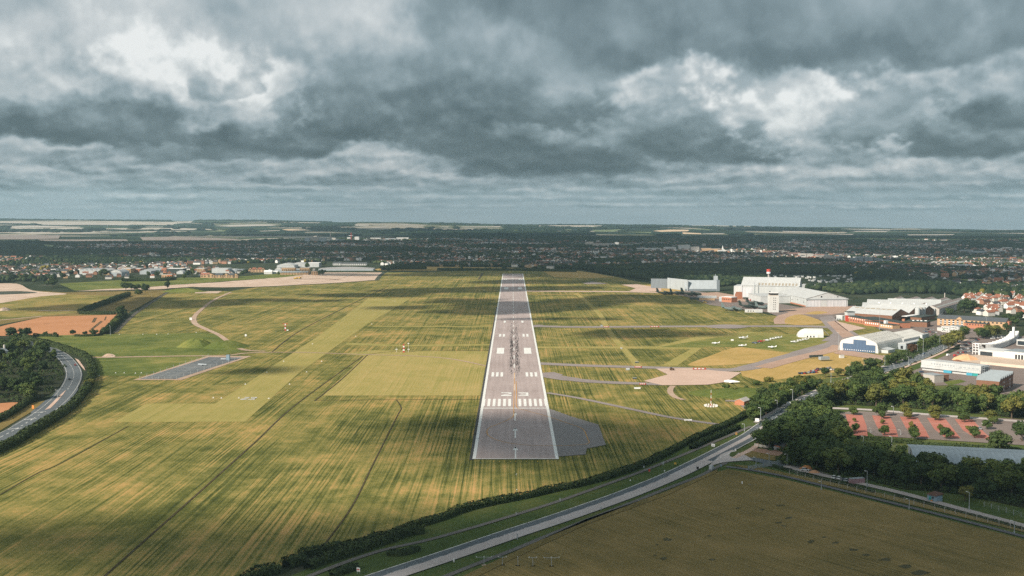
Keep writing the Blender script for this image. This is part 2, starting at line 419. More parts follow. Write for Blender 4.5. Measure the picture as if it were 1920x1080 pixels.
def sheet(name, px, z, m, parent=None, curve=False, kind='structure', wav=0.0):
    P = [G(*p) for p in px]
    if curve: P = smooth_line(P + [P[0]], 6)[:-1]
    if wav:
        Q = []
        for a, b in zip(P, P[1:] + P[:1]):
            L = (b - a).length; k = max(1, int(L / (wav*5)))
            nrm = Vector((-(b-a).y, (b-a).x, 0)).normalized()
            for i in range(k): Q.append(a.lerp(b, i/k) + nrm*random.uniform(-wav, wav)*(1 if i else 0.3))
        P = Q
    b = MB(); b.face([(p.x, p.y, z) for p in P])
    o = b.build(name, m, parent)
    if o.data.polygons[0].normal.z < 0: o.data.flip_normals()
    if parent is None: tag(o, kind=kind)
    return o

def strip_pts(P, w):
    """left and right edges of a line; w a number or one width per point"""
    L, Rr = [], []
    for i, p in enumerate(P):
        a, b = P[max(i-1, 0)], P[min(i+1, len(P)-1)]
        n = Vector((-(b-a).y, (b-a).x, 0)).normalized()
        ww = w if not hasattr(w, '__len__') else w[min(len(w)-1, int(i*len(w)/len(P)))] if len(w) != len(P) else w[i]
        L.append(p + n*ww/2); Rr.append(p - n*ww/2)
    return L, Rr

def strip(name, px, w, z, m, parent=None, world=False, smooth=True, kind='structure', off=0.0, dash=None):
    P = [Vector(p) for p in px] if world else [G(*p) for p in px]
    if smooth: P = smooth_line(P)
    if off:
        l, r = strip_pts(P, abs(off)*2); P = l if off > 0 else r
    b = MB()
    if dash:
        on, gap = dash; Q = [P[0]]; 
        # resample
        for a, c in zip(P, P[1:]):
            L = (c-a).length; k = max(1, int(L/1.5)); Q += [a.lerp(c, i/k) for i in range(1, k+1)]
        L, Rr = strip_pts(Q, w); s = 0.0
        for i in range(len(Q)-1):
            if (s % (on+gap)) < on: b.face([(L[i].x,L[i].y,z),(Rr[i].x,Rr[i].y,z),(Rr[i+1].x,Rr[i+1].y,z),(L[i+1].x,L[i+1].y,z)])
            s += (Q[i+1]-Q[i]).length
    else:
        L, Rr = strip_pts(P, w)
        for i in range(len(P)-1):
            b.face([(L[i].x,L[i].y,z),(Rr[i].x,Rr[i].y,z),(Rr[i+1].x,Rr[i+1].y,z),(L[i+1].x,L[i+1].y,z)])
    if not b.f: return None
    o = b.build(name, m, parent)
    if parent is None: tag(o, kind=kind)
    return o

# ---- value noise in numpy
def _h(i, j, s): 
    n = (i*374761393 + j*668265263 + s*974711) & 0x7fffffff
    n = ((n ^ (n >> 13)) * 1274126177) & 0x7fffffff
    return ((n ^ (n >> 16)) & 0xffff) / 65535.0
def vnoise(x, y, s=0):
    i, j = np.floor(x).astype(np.int64), np.floor(y).astype(np.int64); fx, fy = x-i, y-j
    fx = fx*fx*(3-2*fx); fy = fy*fy*(3-2*fy)
    return (_h(i,j,s)*(1-fx)+_h(i+1,j,s)*fx)*(1-fy) + (_h(i,j+1,s)*(1-fx)+_h(i+1,j+1,s)*fx)*fy
def fbm(x, y, o=4, s=0):
    r = np.zeros_like(x, dtype=float); a = 0.5; tot = 0
    for k in range(o): r += a*vnoise(x*2**k, y*2**k, s+k*17); tot += a; a *= 0.55
    return r/tot

# ---- terrain: flat airfield, low hills far off
HX = np.array([-700, 0, 250, 480, 560, 760, 959, 1200, 1440, 1700, 1920, 2600.0])
HZ = np.array([86, 86, 80, 76, 66, 58, 40, 30, 8, -8, -16, -20.0])
def terrain(x, y):
    x, y = np.asarray(x, float), np.asarray(y, float)
    px = 960 + x/np.maximum(y, 50)*FOC
    D = np.sqrt(x*x*0.3 + y*y)
    hill = np.interp(px, HX, HZ)
    t = np.clip((D - 7200)/(12200 - 7200), 0, 1); t = t*t*(3-2*t)
    bump = (fbm(x/1500, y/1100, 3, 5) - 0.5) * 46 * np.clip((D - 6500)/3500, 0, 1)
    t2 = np.clip((D - 12600)/1500, 0, 1)
    return hill*t + bump*(1-t2*0.8) - t2*t2*130
def build_ground():
    ys = np.concatenate([[-400, 250], np.linspace(600, 5000, 12), np.linspace(5300, 14200, 120)])
    us = np.linspace(-0.62, 0.62, 161)
    Y, U = np.meshgrid(ys, us, indexing='ij'); X = U*(np.maximum(Y, 0) + 700)
    Z = terrain(X, Y)
    n, m = Y.shape; V = np.stack([X, Y, Z], -1).reshape(-1, 3)
    i, j = np.meshgrid(np.arange(n-1), np.arange(m-1), indexing='ij'); a = (i*m+j).ravel()
    F = np.stack([a, a+1, a+m+1, a+m], 1)
    def b(N):
        x, y, z = N.pos()
        near = N.ramp((N.noise(N.vec(x, y, 0), 0.02, 5, 0.65)), [(0.3, (0.020, 0.034, 0.022)), (0.55, (0.05, 0.062, 0.036)), (0.75, (0.115, 0.11, 0.085))])
        # far farmland: long fields, woods between them
        cell = N.voro(N.vec(x*0.0011 + (N.noise(N.vec(x, y, 0), 0.0006, 2)-0.5)*0.9, y*0.00125, 3.0), 1.0)
        sep = N.node('ShaderNodeSeparateColor'); N.t.links.new(cell.k, sep.inputs[0]); c = E(N.t, sep.outputs[0]); c2 = E(N.t, sep.outputs[1])
        woods = N.noise(N.vec(x*0.00055, y*0.0016, 7.0), 1, 5, 0.62)
        field = N.ramp(c, [(0.0, (0.03, 0.050, 0.032)), (0.25, (0.06, 0.085, 0.045)), (0.42, (0.16, 0.16, 0.10)), (0.6, (0.34, 0.30, 0.24)), (0.8, (0.50, 0.44, 0.37)), (1.0, (0.62, 0.55, 0.47))], 'CONSTANT')
        wood = N.ramp(N.noise(N.vec(x, y, 0), 0.012, 4, 0.7), [(0.3, (0.014, 0.024, 0.018)), (0.7, (0.040, 0.056, 0.034))])
        lft = (x / y.max(100.0)).ss(0.12, -0.32)
        thr = woods + lft*0.06 + y.ss(7300.0, 9500.0)*0.06
        far = N.mix(thr.ss(0.535, 0.56), wood, field)
        return N.mix(y.ss(5600.0, 6600.0), near, far)
    me = np_mesh('ground', V, F, mat('ground', b, rough=1.0, spec=0.0))
    tag(link('ground', me), kind='structure')
build_ground()

# ---- near surfaces, one above the other
tag(None or sheet('verge', [(430, 1130), (1990, 1130), (1990, 690), (1600, 640), (1380, 690), (1380, 800), (960, 900)], 0.05, M_verge))
AIR = [(-60, 1130), (-60, 850), (0, 842), (70, 806), (140, 760), (166, 725), (173, 700), (166, 672), (150, 664), (60, 634), (190, 628), (214, 626),
       (240, 596), (318, 545), (430, 546), (480, 539), (620, 532), (706, 526), (720, 511), (940, 507), (1080, 507), (1150, 518), (1190, 527), (1240, 534), (1300, 546),
       (1360, 577), (1440, 590), (1520, 604), (1585, 600), (1640, 613), (1690, 640), (1640, 700), (1500, 716), (1425, 748), (1408, 772), (1375, 796),
       (1300, 826), (1220, 870), (1130, 902), (1040, 922), (960, 938), (860, 962), (800, 986), (720, 1012), (620, 1032), (550, 1052), (480, 1080), (430, 1130)]
sheet('airfield_grass', AIR, 0.10, M_air)
# left farmland
sheet('meadow', [(60, 634), (95, 628), (140, 628), (214, 627), (300, 626), (380, 624), (405, 628), (438, 649), (452, 660), (380, 668), (165, 668), (140, 660)], 0.18, M_green)
sheet('meadow', [(170, 672), (200, 671), (392, 669), (330, 690), (262, 706), (170, 704), (176, 690)], 0.18, M_green)
sheet('wheat_field', [(-20, 618), (10, 610), (82, 594), (224, 590), (192, 627), (62, 630), (-20, 630)], 0.20, M_wheat)
sheet('wheat_field', [(-40, 754), (40, 755), (22, 768), (-40, 812)], 0.20, M_wheat)
sheet('heath_field', [(-40, 600), (-40, 534), (60, 545), (120, 548), (230, 546), (318, 544), (240, 587), (224, 590), (82, 594), (-40, 616)], 0.15, M_heath)
sheet('rough_field', [(-40, 566), (20, 560), (120, 552), (240, 556), (150, 586), (82, 592), (-40, 604)], 0.19, M_rough)
sheet('bare_earth', [(-40, 533), (30, 532), (62, 545), (125, 551), (76, 556), (-40, 570)], 0.22, M_bare, curve=True)
sheet('bare_earth', [(-40, 548), (30, 546), (70, 549), (20, 552), (-40, 553)], 0.26, M_town, curve=True)
strip('gravel_bed', [(70, 582), (105, 583), (142, 582)], 7, 0.26, M_bare)
sheet('grass_strip', [(110, 532), (210, 526), (330, 521), (430, 520), (520, 513), (560, 513), (560, 518), (440, 526), (330, 534), (250, 540), (140, 545)], 0.16, M_green)
sheet('bare_earth', [(140, 546), (200, 542), (260, 540), (330, 534), (400, 530), (480, 524), (540, 519), (610, 511), (718, 511), (707, 525), (620, 531), (480, 538), (420, 539), (360, 538), (290, 543)], 0.24, M_bare, wav=4)
sheet('concrete_pad', [(366, 547), (416, 546), (408, 550), (366, 550)], 0.24, M_bare)
strip('ploughed_headland', [(560, 534), (610, 527), (640, 522), (665, 514)], 5, 0.30, M_track)
strip('spoil_strip', [(560, 524), (600, 523), (640, 525)], 12, 0.30, speck('dark_spoil', (0.2, 0.13, 0.1), (0.36, 0.25, 0.19), 0.06))
strip('drain', [(706, 526), (712, 518), (720, 511)], 9, 0.3, M_town)
# far side of the airfield
sheet('dry_field', [(690, 507), (720, 502), (800, 500), (960, 502), (1010, 505), (960, 506), (820, 507.5)], 0.12, M_dry)
sheet('dry_grass', [(1018, 509), (1040, 507.5), (1085, 508), (1120, 513), (1150, 520), (1090, 522), (1040, 520)], 0.18, M_dry)
sheet('dry_grass', [(1195, 536), (1230, 533), (1290, 545), (1250, 549), (1200, 545), (1192, 540)], 0.18, M_dry)
sheet('dry_grass', [(1330, 668), (1380, 652), (1450, 653), (1500, 664), (1420, 680), (1330, 686), (1290, 684)], 0.18, M_dry, curve=True)
sheet('dry_grass', [(1385, 690), (1420, 688), (1500, 665), (1580, 655), (1650, 672), (1640, 690), (1500, 706), (1430, 716), (1392, 705)], 0.18, M_dry)
# mown strips on the airfield
sheet('grass_runway', [(212, 792), (275, 757), (404, 757), (462, 720), (600, 628), (690, 560), (770, 560), (690, 607), (560, 700), (460, 791)], 0.16, M_mown)
sheet('mown_patch', [(606, 742), (684, 668), (780, 664), (920, 664), (912, 742)], 0.16, M_mown2)
sheet('mown_strip', [(650, 643), (760, 647), (930, 645), (930, 648), (760, 650), (648, 647)], 0.17, M_mown)
sheet('mown_strip', [(640, 664), (700, 657), (926, 659), (924, 664), (690, 668)], 0.17, M_mown)
sheet('mown_strip', [(700, 611.5), (930, 611.5), (930, 613), (700, 613)], 0.17, M_mown)
sheet('mown_strip', [(1005, 650), (1230, 650), (1310, 630), (1400, 622), (1560, 632), (1590, 640), (1500, 662), (1380, 650), (1320, 650), (1270, 686), (1240, 686), (1295, 655), (1200, 654), (1006, 653)], 0.17, M_mown)
sheet('cut_grass', [(1238, 651), (1330, 635), (1420, 624), (1545, 630), (1580, 640), (1490, 663), (1440, 657), (1390, 651), (1310, 652)], 0.21, grass('parking_grass', PAL_GREEN, seed=31, streak=0.3, bias=0.22))
strip('worn_track', [(1080, 550), (1100, 566), (1125, 590), (1136, 612), (1150, 632), (1170, 655), (1200, 690)], 7, 0.22, M_mown2)
M_furrow = mat('ditch_earth', lambda N: N.ramp(N.noise(N.vec(*N.pos()), 0.2, 3), [(0.3, (0.040, 0.034, 0.016)), (0.7, (0.10, 0.08, 0.038))]), rough=1.0)
for px, w in (([(195, 1082), (310, 980), (400, 900), (480, 828), (560, 755), (680, 668)], 1.05), ([(610, 1020), (660, 950), (700, 870), (745, 780), (752, 765), (743, 750)], 0.8),
              ([(590, 752), (640, 712), (690, 665)], 1.1), ([(0, 928), (70, 888), (118, 867), (240, 800)], 0.7), ([(590, 751), (740, 750), (900, 749.5)], 1.0),
              ([(510, 660), (560, 622), (640, 580), (728, 537)], 1.5), ([(690, 665), (730, 660), (800, 658), (930, 658)], 1.4), ([(905, 512), (900, 520), (897, 524)], 4)):
    strip('ditch', px, w, 0.24, M_furrow)
# tracks and paths
strip('gravel_track', [(433, 548), (402, 562), (378, 580), (364, 595), (366, 607), (385, 617), (408, 627), (424, 638), (440, 650), (462, 657), (497, 659)], [5, 5, 6, 7, 7, 6, 6, 6, 6, 5], 0.30, M_track)
strip('gravel_track', [(160, 671), (230, 670), (330, 668), (420, 667), (470, 662), (560, 661), (680, 665), (780, 668), (850, 674), (918, 688)], [5, 6, 5, 4, 4, 3, 3, 3, 3, 3], 0.29, M_track)
sheet('bare_earth', [(190, 670), (200, 664), (212, 665), (216, 669), (205, 671)], 0.32, M_bare, curve=True)
strip('footpath', [(470, 1130), (560, 1090), (640, 1058), (720, 1032), (800, 1014), (880, 992), (960, 968), (1040, 943), (1120, 915), (1200, 886), (1260, 862), (1330, 833), (1380, 812), (1408, 800)], 2.6, 0.30, M_path)
strip('footpath', [(790, 1100), (840, 1080), (900, 1056), (960, 1033), (1030, 1004), (1100, 976), (1180, 945), (1250, 917), (1310, 894), (1345, 876), (1362, 868)], 2.6, 0.30, M_path)
strip('perimeter_path', [(1026, 737), (1085, 747), (1180, 767), (1262, 784), (1352, 797)], 5, 0.30, M_taxi)
strip('service_path', [(1262, 724), (1257, 730), (1258, 738), (1268, 746), (1282, 750)], 4.5, 0.30, M_track)
strip('service_path', [(1360, 752), (1385, 754), (1402, 767)], 5, 0.30, M_taxi)
strip('field_track', [(-20, 602), (30, 598), (80, 593)], 6, 0.31, M_track)
strip('field_track', [(216, 624), (240, 600), (262, 582), (300, 557), (318, 546)], 5, 0.31, speck('dark_track', (0.07, 0.065, 0.055), (0.14, 0.125, 0.10)))
# taxiways
strip('taxiway', [(996, 611), (1020, 612.2), (1100, 613.5), (1250, 612.5), (1400, 612), (1500, 612), (1560, 614)], [30, 20, 19, 19, 19, 19, 22, 24], 0.32, M_taxi)
strip('taxiway', [(1010, 682), (1100, 686), (1200, 689), (1300, 692), (1375, 694), (1420, 686), (1480, 670), (1560, 648), (1620, 632)], [15, 14, 14, 15, 18, 20, 22, 26, 30], 0.33, M_taxi)
strip('taxiway', [(1012, 700), (1040, 707), (1090, 714), (1150, 718), (1245, 721)], [26, 18, 15, 13, 12], 0.34, M_taxi)
strip('taxiway', [(980, 546), (1060, 546.5), (1160, 547), (1240, 549), (1300, 552)], 24, 0.32, M_conc)
for a_, b_ in (((173, 605), (178, 596)), ((176, 605), (181, 596)), ((170, 618), (190, 602)), ((173, 618), (192, 603)), ((186, 626), (206, 605)), ((196, 601), (199, 594)), ((82, 608), (94, 607))): strip('tramline', [a_, b_], 1.6, 0.24, M_furrow)
strip('farm_track', [(990, 552), (1120, 553), (1270, 552)], 9, 0.31, M_dry)
sheet('taxiway_bay', [(1165, 534), (1195, 533), (1240, 541), (1240, 546), (1205, 548), (1180, 546), (1192, 541)], 0.36, M_conc)
sheet('hard_standing', [(1092, 531), (1110, 528), (1140, 532), (1130, 533), (1100, 533)], 0.30, M_taxi)
sheet('turning_disc', [(1318, 612), (1340, 609.5), (1370, 609), (1400, 611), (1405, 613), (1385, 616), (1350, 616), (1325, 614)], 0.36, M_taxi, curve=True)
sheet('concrete_apron', [(1207, 715), (1252, 703), (1230, 692), (1300, 691), (1345, 696), (1390, 699), (1360, 717), (1327, 722), (1270, 723), (1242, 723)], 0.38, M_conc)
sheet('apron', [(1240, 548), (1300, 545), (1400, 560), (1500, 576), (1600, 572), (1620, 585), (1590, 592), (1540, 600), (1460, 594), (1440, 586), (1330, 572), (1290, 557)], 0.26, M_yard)
sheet('apron', [(1286, 551), (1345, 548), (1392, 556), (1398, 566), (1330, 560)], 0.28, M_apron)
sheet('apron', [(1462, 582), (1520, 576), (1604, 573), (1612, 582), (1560, 590), (1498, 590), (1488, 598), (1480, 608), (1452, 608), (1450, 600), (1458, 592), (1480, 586)], 0.30, M_apron)
sheet('grass_island', [(1472, 607), (1474, 597), (1500, 590), (1535, 600), (1540, 607), (1500, 610)], 0.33, M_dry, curve=True)
sheet('grass_island', [(1508, 588), (1530, 584), (1552, 586), (1530, 590)], 0.33, M_dry, curve=True)
sheet('taxiway', [(1535, 596), (1560, 592), (1580, 610), (1616, 632), (1575, 640), (1540, 640), (1562, 625), (1548, 612)], 0.35, M_taxi)
sheet('apron', [(1550, 604), (1566, 602), (1602, 630), (1580, 634)], 0.37, M_apron)
sheet('concrete_pad', [(1564, 602), (1600, 610), (1624, 616), (1590, 622)], 0.37, M_conc)
sheet('apron', [(1562, 662), (1580, 656), (1660, 668), (1652, 676), (1568, 664)], 0.37, M_apron)
strip('taxiway', [(1430, 690), (1480, 676), (1560, 656), (1575, 648)], 16, 0.345, M_apron)
# ------------------------------------------------------------------ runway and its paint
RX = 1.95; RW = 46.0; RY0, RY1 = G(960, 862).y, G(960, 513.5).y
def rect(b, x0, x1, y0, y1, z=0.46): b.face([(x0,y0,z),(x1,y0,z),(x1,y1,z),(x0,y1,z)])
b = MB(); b.face([(RX-RW/2, RY0, .40), (RX+RW/2, RY0, .40), (RX+RW/2, RY1, .40), (RX-RW/2, RY1, .40)])
runway = tag(b.build('runway', M_run), kind='structure')
def paint(name, b, m=None): return b.build(name, m or M_white, runway)
for s in (-1, 1):
    b = MB(); x = RX + s*(RW/2 - 0.7); rect(b, x-0.9, x+0.9, RY0, RY1, .44); paint('edge_line', b, M_white)
b = MB(); rect(b, RX-RW/2+1.6, RX+RW/2-1.6, RY0, RY0+1.1, .44); paint('runway_end_line', b)
yt = G(960, 766.5).y
b = MB(); rect(b, RX-RW/2+1.6, RX+RW/2-1.6, yt-1.1, yt+1.4, .44); paint('threshold_line', b)
b = MB(); y0, y1 = G(960, 763).y, G(960, 749).y
for k in range(6):
    for s in (-1, 1):
        x = RX + s*(2.6 + k*3.62); rect(b, min(x, x+s*1.95), max(x, x+s*1.95), y0, y1)
paint('threshold_stripes', b)
def arrow(yb, yh, w):
    b = MB(); hl = (yh-yb)*0.34
    rect(b, RX-0.38, RX+0.38, yb, yh-2.0)
    b.face([(RX, yh, .46), (RX-w, yh-hl, .46), (RX-w+.85, yh-hl, .46), (RX, yh-hl*0.42, .46)])
    b.face([(RX, yh, .46), (RX, yh-hl*0.42, .46), (RX+w-.85, yh-hl, .46), (RX+w, yh-hl, .46)])
    paint('arrow', b)
for q in ((861, 838), (822.5, 802.5), (790, 773.5)): arrow(G(960, q[0]).y, G(960, q[1]).y, 1.6)
# figures 2 3
def figure(name, x0, w, segs):
    ya, yb = G(960, 743.6).y, G(960, 737).y; b = MB()
    for p in segs: b.face([(x0 + u*w, ya + (yb-ya)*v, .46) for u, v in p])
    paint(name, b)
T_ = 0.26
figure('number_two', RX-9.9, 7.6, [[(0,0),(1,0),(1,T_),(0,T_)], [(0.0,T_),(0.30,T_),(1.0,0.56),(1.0,0.80),(0.76,0.62)], [(0.70,0.74),(1,0.74),(1,1.0),(0.70,1.0)],[(0,0.80),(0.70,0.80),(0.70,1),(0,1)]])
figure('number_three', RX+2.7, 7.4, [[(0,0),(1,0),(1,0.2),(0,0.2)], [(0.22,0.42),(0.78,0.42),(0.78,0.60),(0.22,0.60)], [(0,0.80),(0.74,0.80),(0.74,1),(0,1)], [(0.74,0.2),(1,0.2),(1,1.0),(0.74,1.0)]])
b = MB()
for py0, py1 in ((733, 721), (710.5, 701), (690.5, 683), (673.5, 667), (658, 652.5), (644.5, 640), (633, 629), (622, 618.5), (613, 610), (605, 602), (597, 594.5)):
    rect(b, RX-.42, RX+.42, G(960, py0).y, G(960, py1).y)
y = G(960, 590).y
while y < RY1 - 40: rect(b, RX-.42, RX+.42, y, y+28); y += 50
paint('centre_line', b)
def marks(py0, py1, n, x0, wid, pitch, name='touchdown_marking'):
    b = MB()
    for s in (-1, 1):
        for k in range(n):
            x = RX + s*(x0 + k*pitch); rect(b, min(x, x+s*wid), max(x, x+s*wid), G(960, py0).y, G(960, py1).y)
    paint(name, b)
marks(707, 699, 3, 9.3, 2.1, 3.7)
marks(664, 653, 1, 9.6, 7.0, 0, 'aiming_point')
marks(632, 627, 2, 9.6, 2.3, 4.1)
marks(605.5, 602, 1, 9.6, 2.6, 0)
marks(542.8, 539.3, 1, 8.6, 7.2, 0, 'aiming_point')
b = MB(); ye = G(960, 524.4).y
for k in range(3):
    for s in (-1, 1):
        x = RX + s*(12.5 + k*3.9); rect(b, min(x, x+s*2.3), max(x, x+s*2.3), ye-10, ye+18)
rect(b, RX-21, RX+21, ye+20, ye+29); paint('threshold_stripes', b)
gr = bpy.data.objects['grass_runway']
for nm, (px_, py_), segs in (('number_two', (450, 750), [[(0,0),(1,0),(1,.2),(0,.2)], [(0,.2),(.3,.2),(1,.6),(1,.8),(.7,.7)], [(.2,.82),(1,.82),(1,1),(.2,1)]]), ('number_three', (464.5, 750), [[(0,0),(1,0),(1,.2),(0,.2)], [(.25,.42),(1,.42),(1,.6),(.25,.6)], [(0,.8),(1,.8),(1,1),(0,1)], [(.75,.2),(1,.2),(1,.8),(.75,.8)]])):
    o_ = G(px_, py_); b = MB()
    for p in segs: b.face([(o_.x + u*4.6, o_.y + v*11, .30) for u, v in p])
    b.build(nm, M_white2, gr)
# tyre rubber: two streaked bands (dark rubber left on the asphalt)
def rub(N):
    x, y, z = N.pos(); return N.ramp(N.noise(N.vec(x*1.2, y*0.05, 3), 1, 4, 0.7), [(0.3, (0.10, 0.092, 0.094)), (0.7, (0.24, 0.21, 0.205))])
M_rub = mat('tyre_rubber', rub)
b = MB(); r2 = random.Random(3)
for k in range(950):
    t = r2.betavariate(2.0, 2.2); py = 600 + t*110
    y = G(960, py).y; s = r2.choice((-1, 1)); x = RX + s*r2.gauss(2.6, 1.25) + 0.3
    L = r2.uniform(3, 14); w = r2.uniform(0.10, 0.42)
    rect(b, x-w/2, x+w/2, y, y+L, .43)
b.build('rubber_marks', M_rub, runway)
# turning pad with its loop line
pad = sheet('turning_pad', [(1027, 767), (1036, 769), (1072, 782), (1122, 797), (1136, 835), (1100, 842), (1098, 853), (1047, 857), (1040, 820)], 0.36, M_pad)
strip('loop_line', [(964.5, 700), (964, 740), (963.2, 764), (963, 780), (955, 787), (935, 796), (918, 803), (913, 811), (917, 819), (931, 826), (955, 832), (990, 836), (1040, 837), (1085, 835.5), (1104, 832), (1102, 824), (1096, 810), (1088, 803), (1060, 793), (1020, 780), (985, 770.5), (969, 764), (968.4, 740), (967.5, 716)], 0.48, 0.48, M_yel, parent=runway)
M_edge = speck('runway_shoulder', (0.05, 0.05, 0.05), (0.10, 0.10, 0.10))
strip('shoulder', [(RX-RW/2-0.9, RY0-2, 0), (RX-RW/2-0.9, 1600, 0)], 1.8, 0.37, M_edge, world=True, smooth=False)
# painted hold boards on the taxiways
def hold(pxl, pxr, pyb, pyt, name='hold_marking'):
    A, B, C_, D_ = G(pxl, pyb), G(pxr, pyb), G(pxr, pyt), G(pxl, pyt)
    b = MB(); q = lambda P: (P.x, P.y, .52); b.face([q(A), q(B), q(C_), q(D_)])
    o = tag(b.build('hold_marking', M_red), kind='structure')
    b = MB()
    for k in range(3):
        f0, f1 = 0.12 + k*0.27, 0.30 + k*0.27
        b.face([(*(A.lerp(B, f).lerp(D_.lerp(C_, f), g)).xy, .55) for f, g in ((f0, .25), (f1, .25), (f1, .75), (f0, .75))])
    b.build('hold_letters', M_white, o)
hold(1132, 1142, 614.3, 612.2); hold(1219, 1236, 614, 612); hold(1190, 1203, 690.5, 687.5); hold(1299, 1324, 694, 690.5); hold(1199, 1211, 722.5, 719.5)
# ------------------------------------------------------------------ roads
near_road = [(640, 1110), (728, 1080), (840, 1043), (960, 1002), (1030, 979), (1100, 955), (1180, 926), (1260, 893), (1320, 864), (1370, 838), (1409, 817), (1440, 795), (1490, 764), (1560, 730), (1640, 700), (1690, 683), (1740, 664), (1772, 648), (1800, 634)]
road = strip('road', near_road, 11.5, 0.38, M_road)
strip('worn_lane', near_road[:9], 6.4, 0.40, M_roadl, parent=road, off=-2.4)
strip('worn_lane', near_road[7:12], 3.2, 0.41, M_roadl, parent=road)
strip('kerb_line', near_road, 0.55, 0.44, M_white2, parent=road, off=5.5)
strip('kerb_line', near_road[8:], 0.5, 0.44, M_white2, parent=road, off=-5.5)
strip('lane_line', near_road, 0.28, 0.45, M_white2, parent=road, off=0.9, dash=(6, 5))
strip('lane_line', near_road[12:], 0.3, 0.45, M_white2, parent=road, off=2.6, dash=(5, 7))
strip('lane_line', near_road[12:], 0.3, 0.45, M_white2, parent=road, off=-2.6, dash=(5, 7))
strip('pavement', near_road[11:], 3.0, 0.36, M_roadl, off=8.0)
strip('pavement', near_road[13:], 3.0, 0.36, M_conc, off=-9.0)
jn = [(1345, 866), (1375, 862), (1410, 862), (1440, 868), (1470, 875), (1500, 883), (1560, 896), (1620, 909), (1700, 928), (1800, 955), (1930, 990), (1990, 1008)]
strip('side_road', jn[:5], 7.5, 0.42, M_road)
strip('side_road', jn[4:], 5.0, 0.41, speck('pale_drive', (0.34, 0.29, 0.27), (0.50, 0.44, 0.41)))
sheet('junction', [(1328, 876), (1352, 853), (1372, 845), (1400, 856), (1412, 864), (1380, 866), (1356, 868)], 0.43, M_roadl)
sheet('grass_island', [(1367, 855), (1372, 849), (1385, 849.5), (1374, 858)], 0.47, M_verge, curve=True)
sheet('gravel_yard', [(1425, 873), (1440, 868), (1472, 870), (1540, 886), (1590, 902), (1560, 897), (1500, 884)], 0.40, M_path)
strip('perimeter_path', [(1362, 876), (1400, 881), (1470, 894), (1560, 916), (1680, 946), (1800, 976), (1930, 1010)], 3.0, 0.39, speck('grey_path', (0.10, 0.10, 0.11), (0.17, 0.16, 0.165)))
sheet('brown_field', [(760, 1130), (870, 1080), (960, 1042), (1100, 978), (1250, 925), (1345, 885), (1365, 880), (1400, 886), (1470, 899), (1560, 921), (1680, 951), (1800, 981), (1990, 1030), (1990, 1130)], 0.12, M_stub)
sheet('scrub_bank', [(1372, 872), (1420, 876), (1480, 889), (1600, 914), (1800, 961), (1940, 997), (1940, 1004), (1800, 970), (1600, 922), (1480, 895), (1400, 880)], 0.34, M_heath)
sheet('scrub_bank', [(860, 1085), (960, 1038), (1100, 974), (1250, 922), (1345, 881), (1345, 886), (1250, 930), (1100, 984), (960, 1050), (890, 1085)], 0.30, M_heath)
sheet('building_plot', [(1378, 858), (1408, 846), (1440, 850), (1480, 858), (1478, 866), (1440, 863), (1414, 864), (1400, 862)], 0.36, M_heath)
sheet('bare_plot', [(1406, 846), (1420, 842), (1490, 848), (1500, 858), (1480, 860), (1440, 853)], 0.40, speck('plot_earth', (0.26, 0.15, 0.10), (0.42, 0.27, 0.20), 0.2))
strip('pavement', [(1376, 860), (1392, 852), (1410, 843), (1424, 833)], 3.4, 0.44, M_conc)
M_weed = speck('weed_patch', (0.045, 0.050, 0.028), (0.14, 0.115, 0.048), 0.6)
for x, y, a_, b_ in ((1250, 1012, 12, 4), (1232, 1022, 5, 2), (1462, 980, 10, 3), (1477, 972, 12, 3), (1520, 1016, 10, 4), (1565, 1018, 9, 3), (1598, 1031, 12, 4), (1624, 1041, 9, 3), (1658, 1050, 20, 5), (1700, 1062, 16, 5), (1725, 1074, 28, 6), (1245, 1048, 10, 4), (1334, 1050, 8, 2), (1228, 1042, 7, 2), (1385, 953, 9, 2), (1430, 956, 8, 2), (1545, 1008, 8, 2), (1465, 948, 14, 2.5), (1470, 987, 8, 2), (1330, 1005, 7, 2)):
    sheet('weed_patch', [(x + a_*.8*q*random.uniform(.5, 1.3), y + b_*.75*r_*random.uniform(.4, 1.4)) for q, r_ in ((-1, 0), (-.6, .7), (0, .9), (.6, .6), (1, 0), (.6, -.7), (0, -.9), (-.6, -.6))], 0.16, M_weed, curve=True)
# left bend road
bend = [(-60, 852), (0, 822.5), (40, 801), (80, 776), (110, 751), (127, 731), (137, 712), (138, 697), (130, 682), (116, 667), (100, 658), (82, 650), (55, 643), (25, 637)]
rb = strip('road', bend, [11.5, 12, 14, 18, 15, 13, 13, 13, 12.5, 12, 12, 12, 12], 0.38, M_road)
sheet('traffic_island', [(84, 770), (96, 758), (110, 744), (124, 732), (118, 741), (106, 755), (95, 766)], 0.44, M_conc)
for off in (5.6, -5.6): strip('edge_line', bend[1:13], 0.3, 0.43, M_white2, parent=rb, off=off)
strip('lane_line', bend[:4], 0.4, 0.45, M_white, parent=rb, off=0.6, dash=(4, 5)); strip('lane_line', bend[5:12], 0.4, 0.45, M_white2, parent=rb, dash=(5, 5))
for p in ((28, 805), (57, 787), (75, 774)):
    c = G(*p); bb = MB(); bb.obox((c.x, c.y), R(-52), .4, 4, .46, .47); bb.obox((c.x+1.6, c.y), R(-20), .4, 1.8, .46, .47); bb.build('road_arrow', M_white, rb)
sheet('lay_by', [(140, 672), (148, 676), (158, 690), (160, 696), (154, 690), (146, 680)], 0.42, M_conc)
sheet('verge', [(-60, 835), (0, 808), (60, 772), (84, 752), (60, 756), (-10, 800), (-60, 820)], 0.2, M_heath)
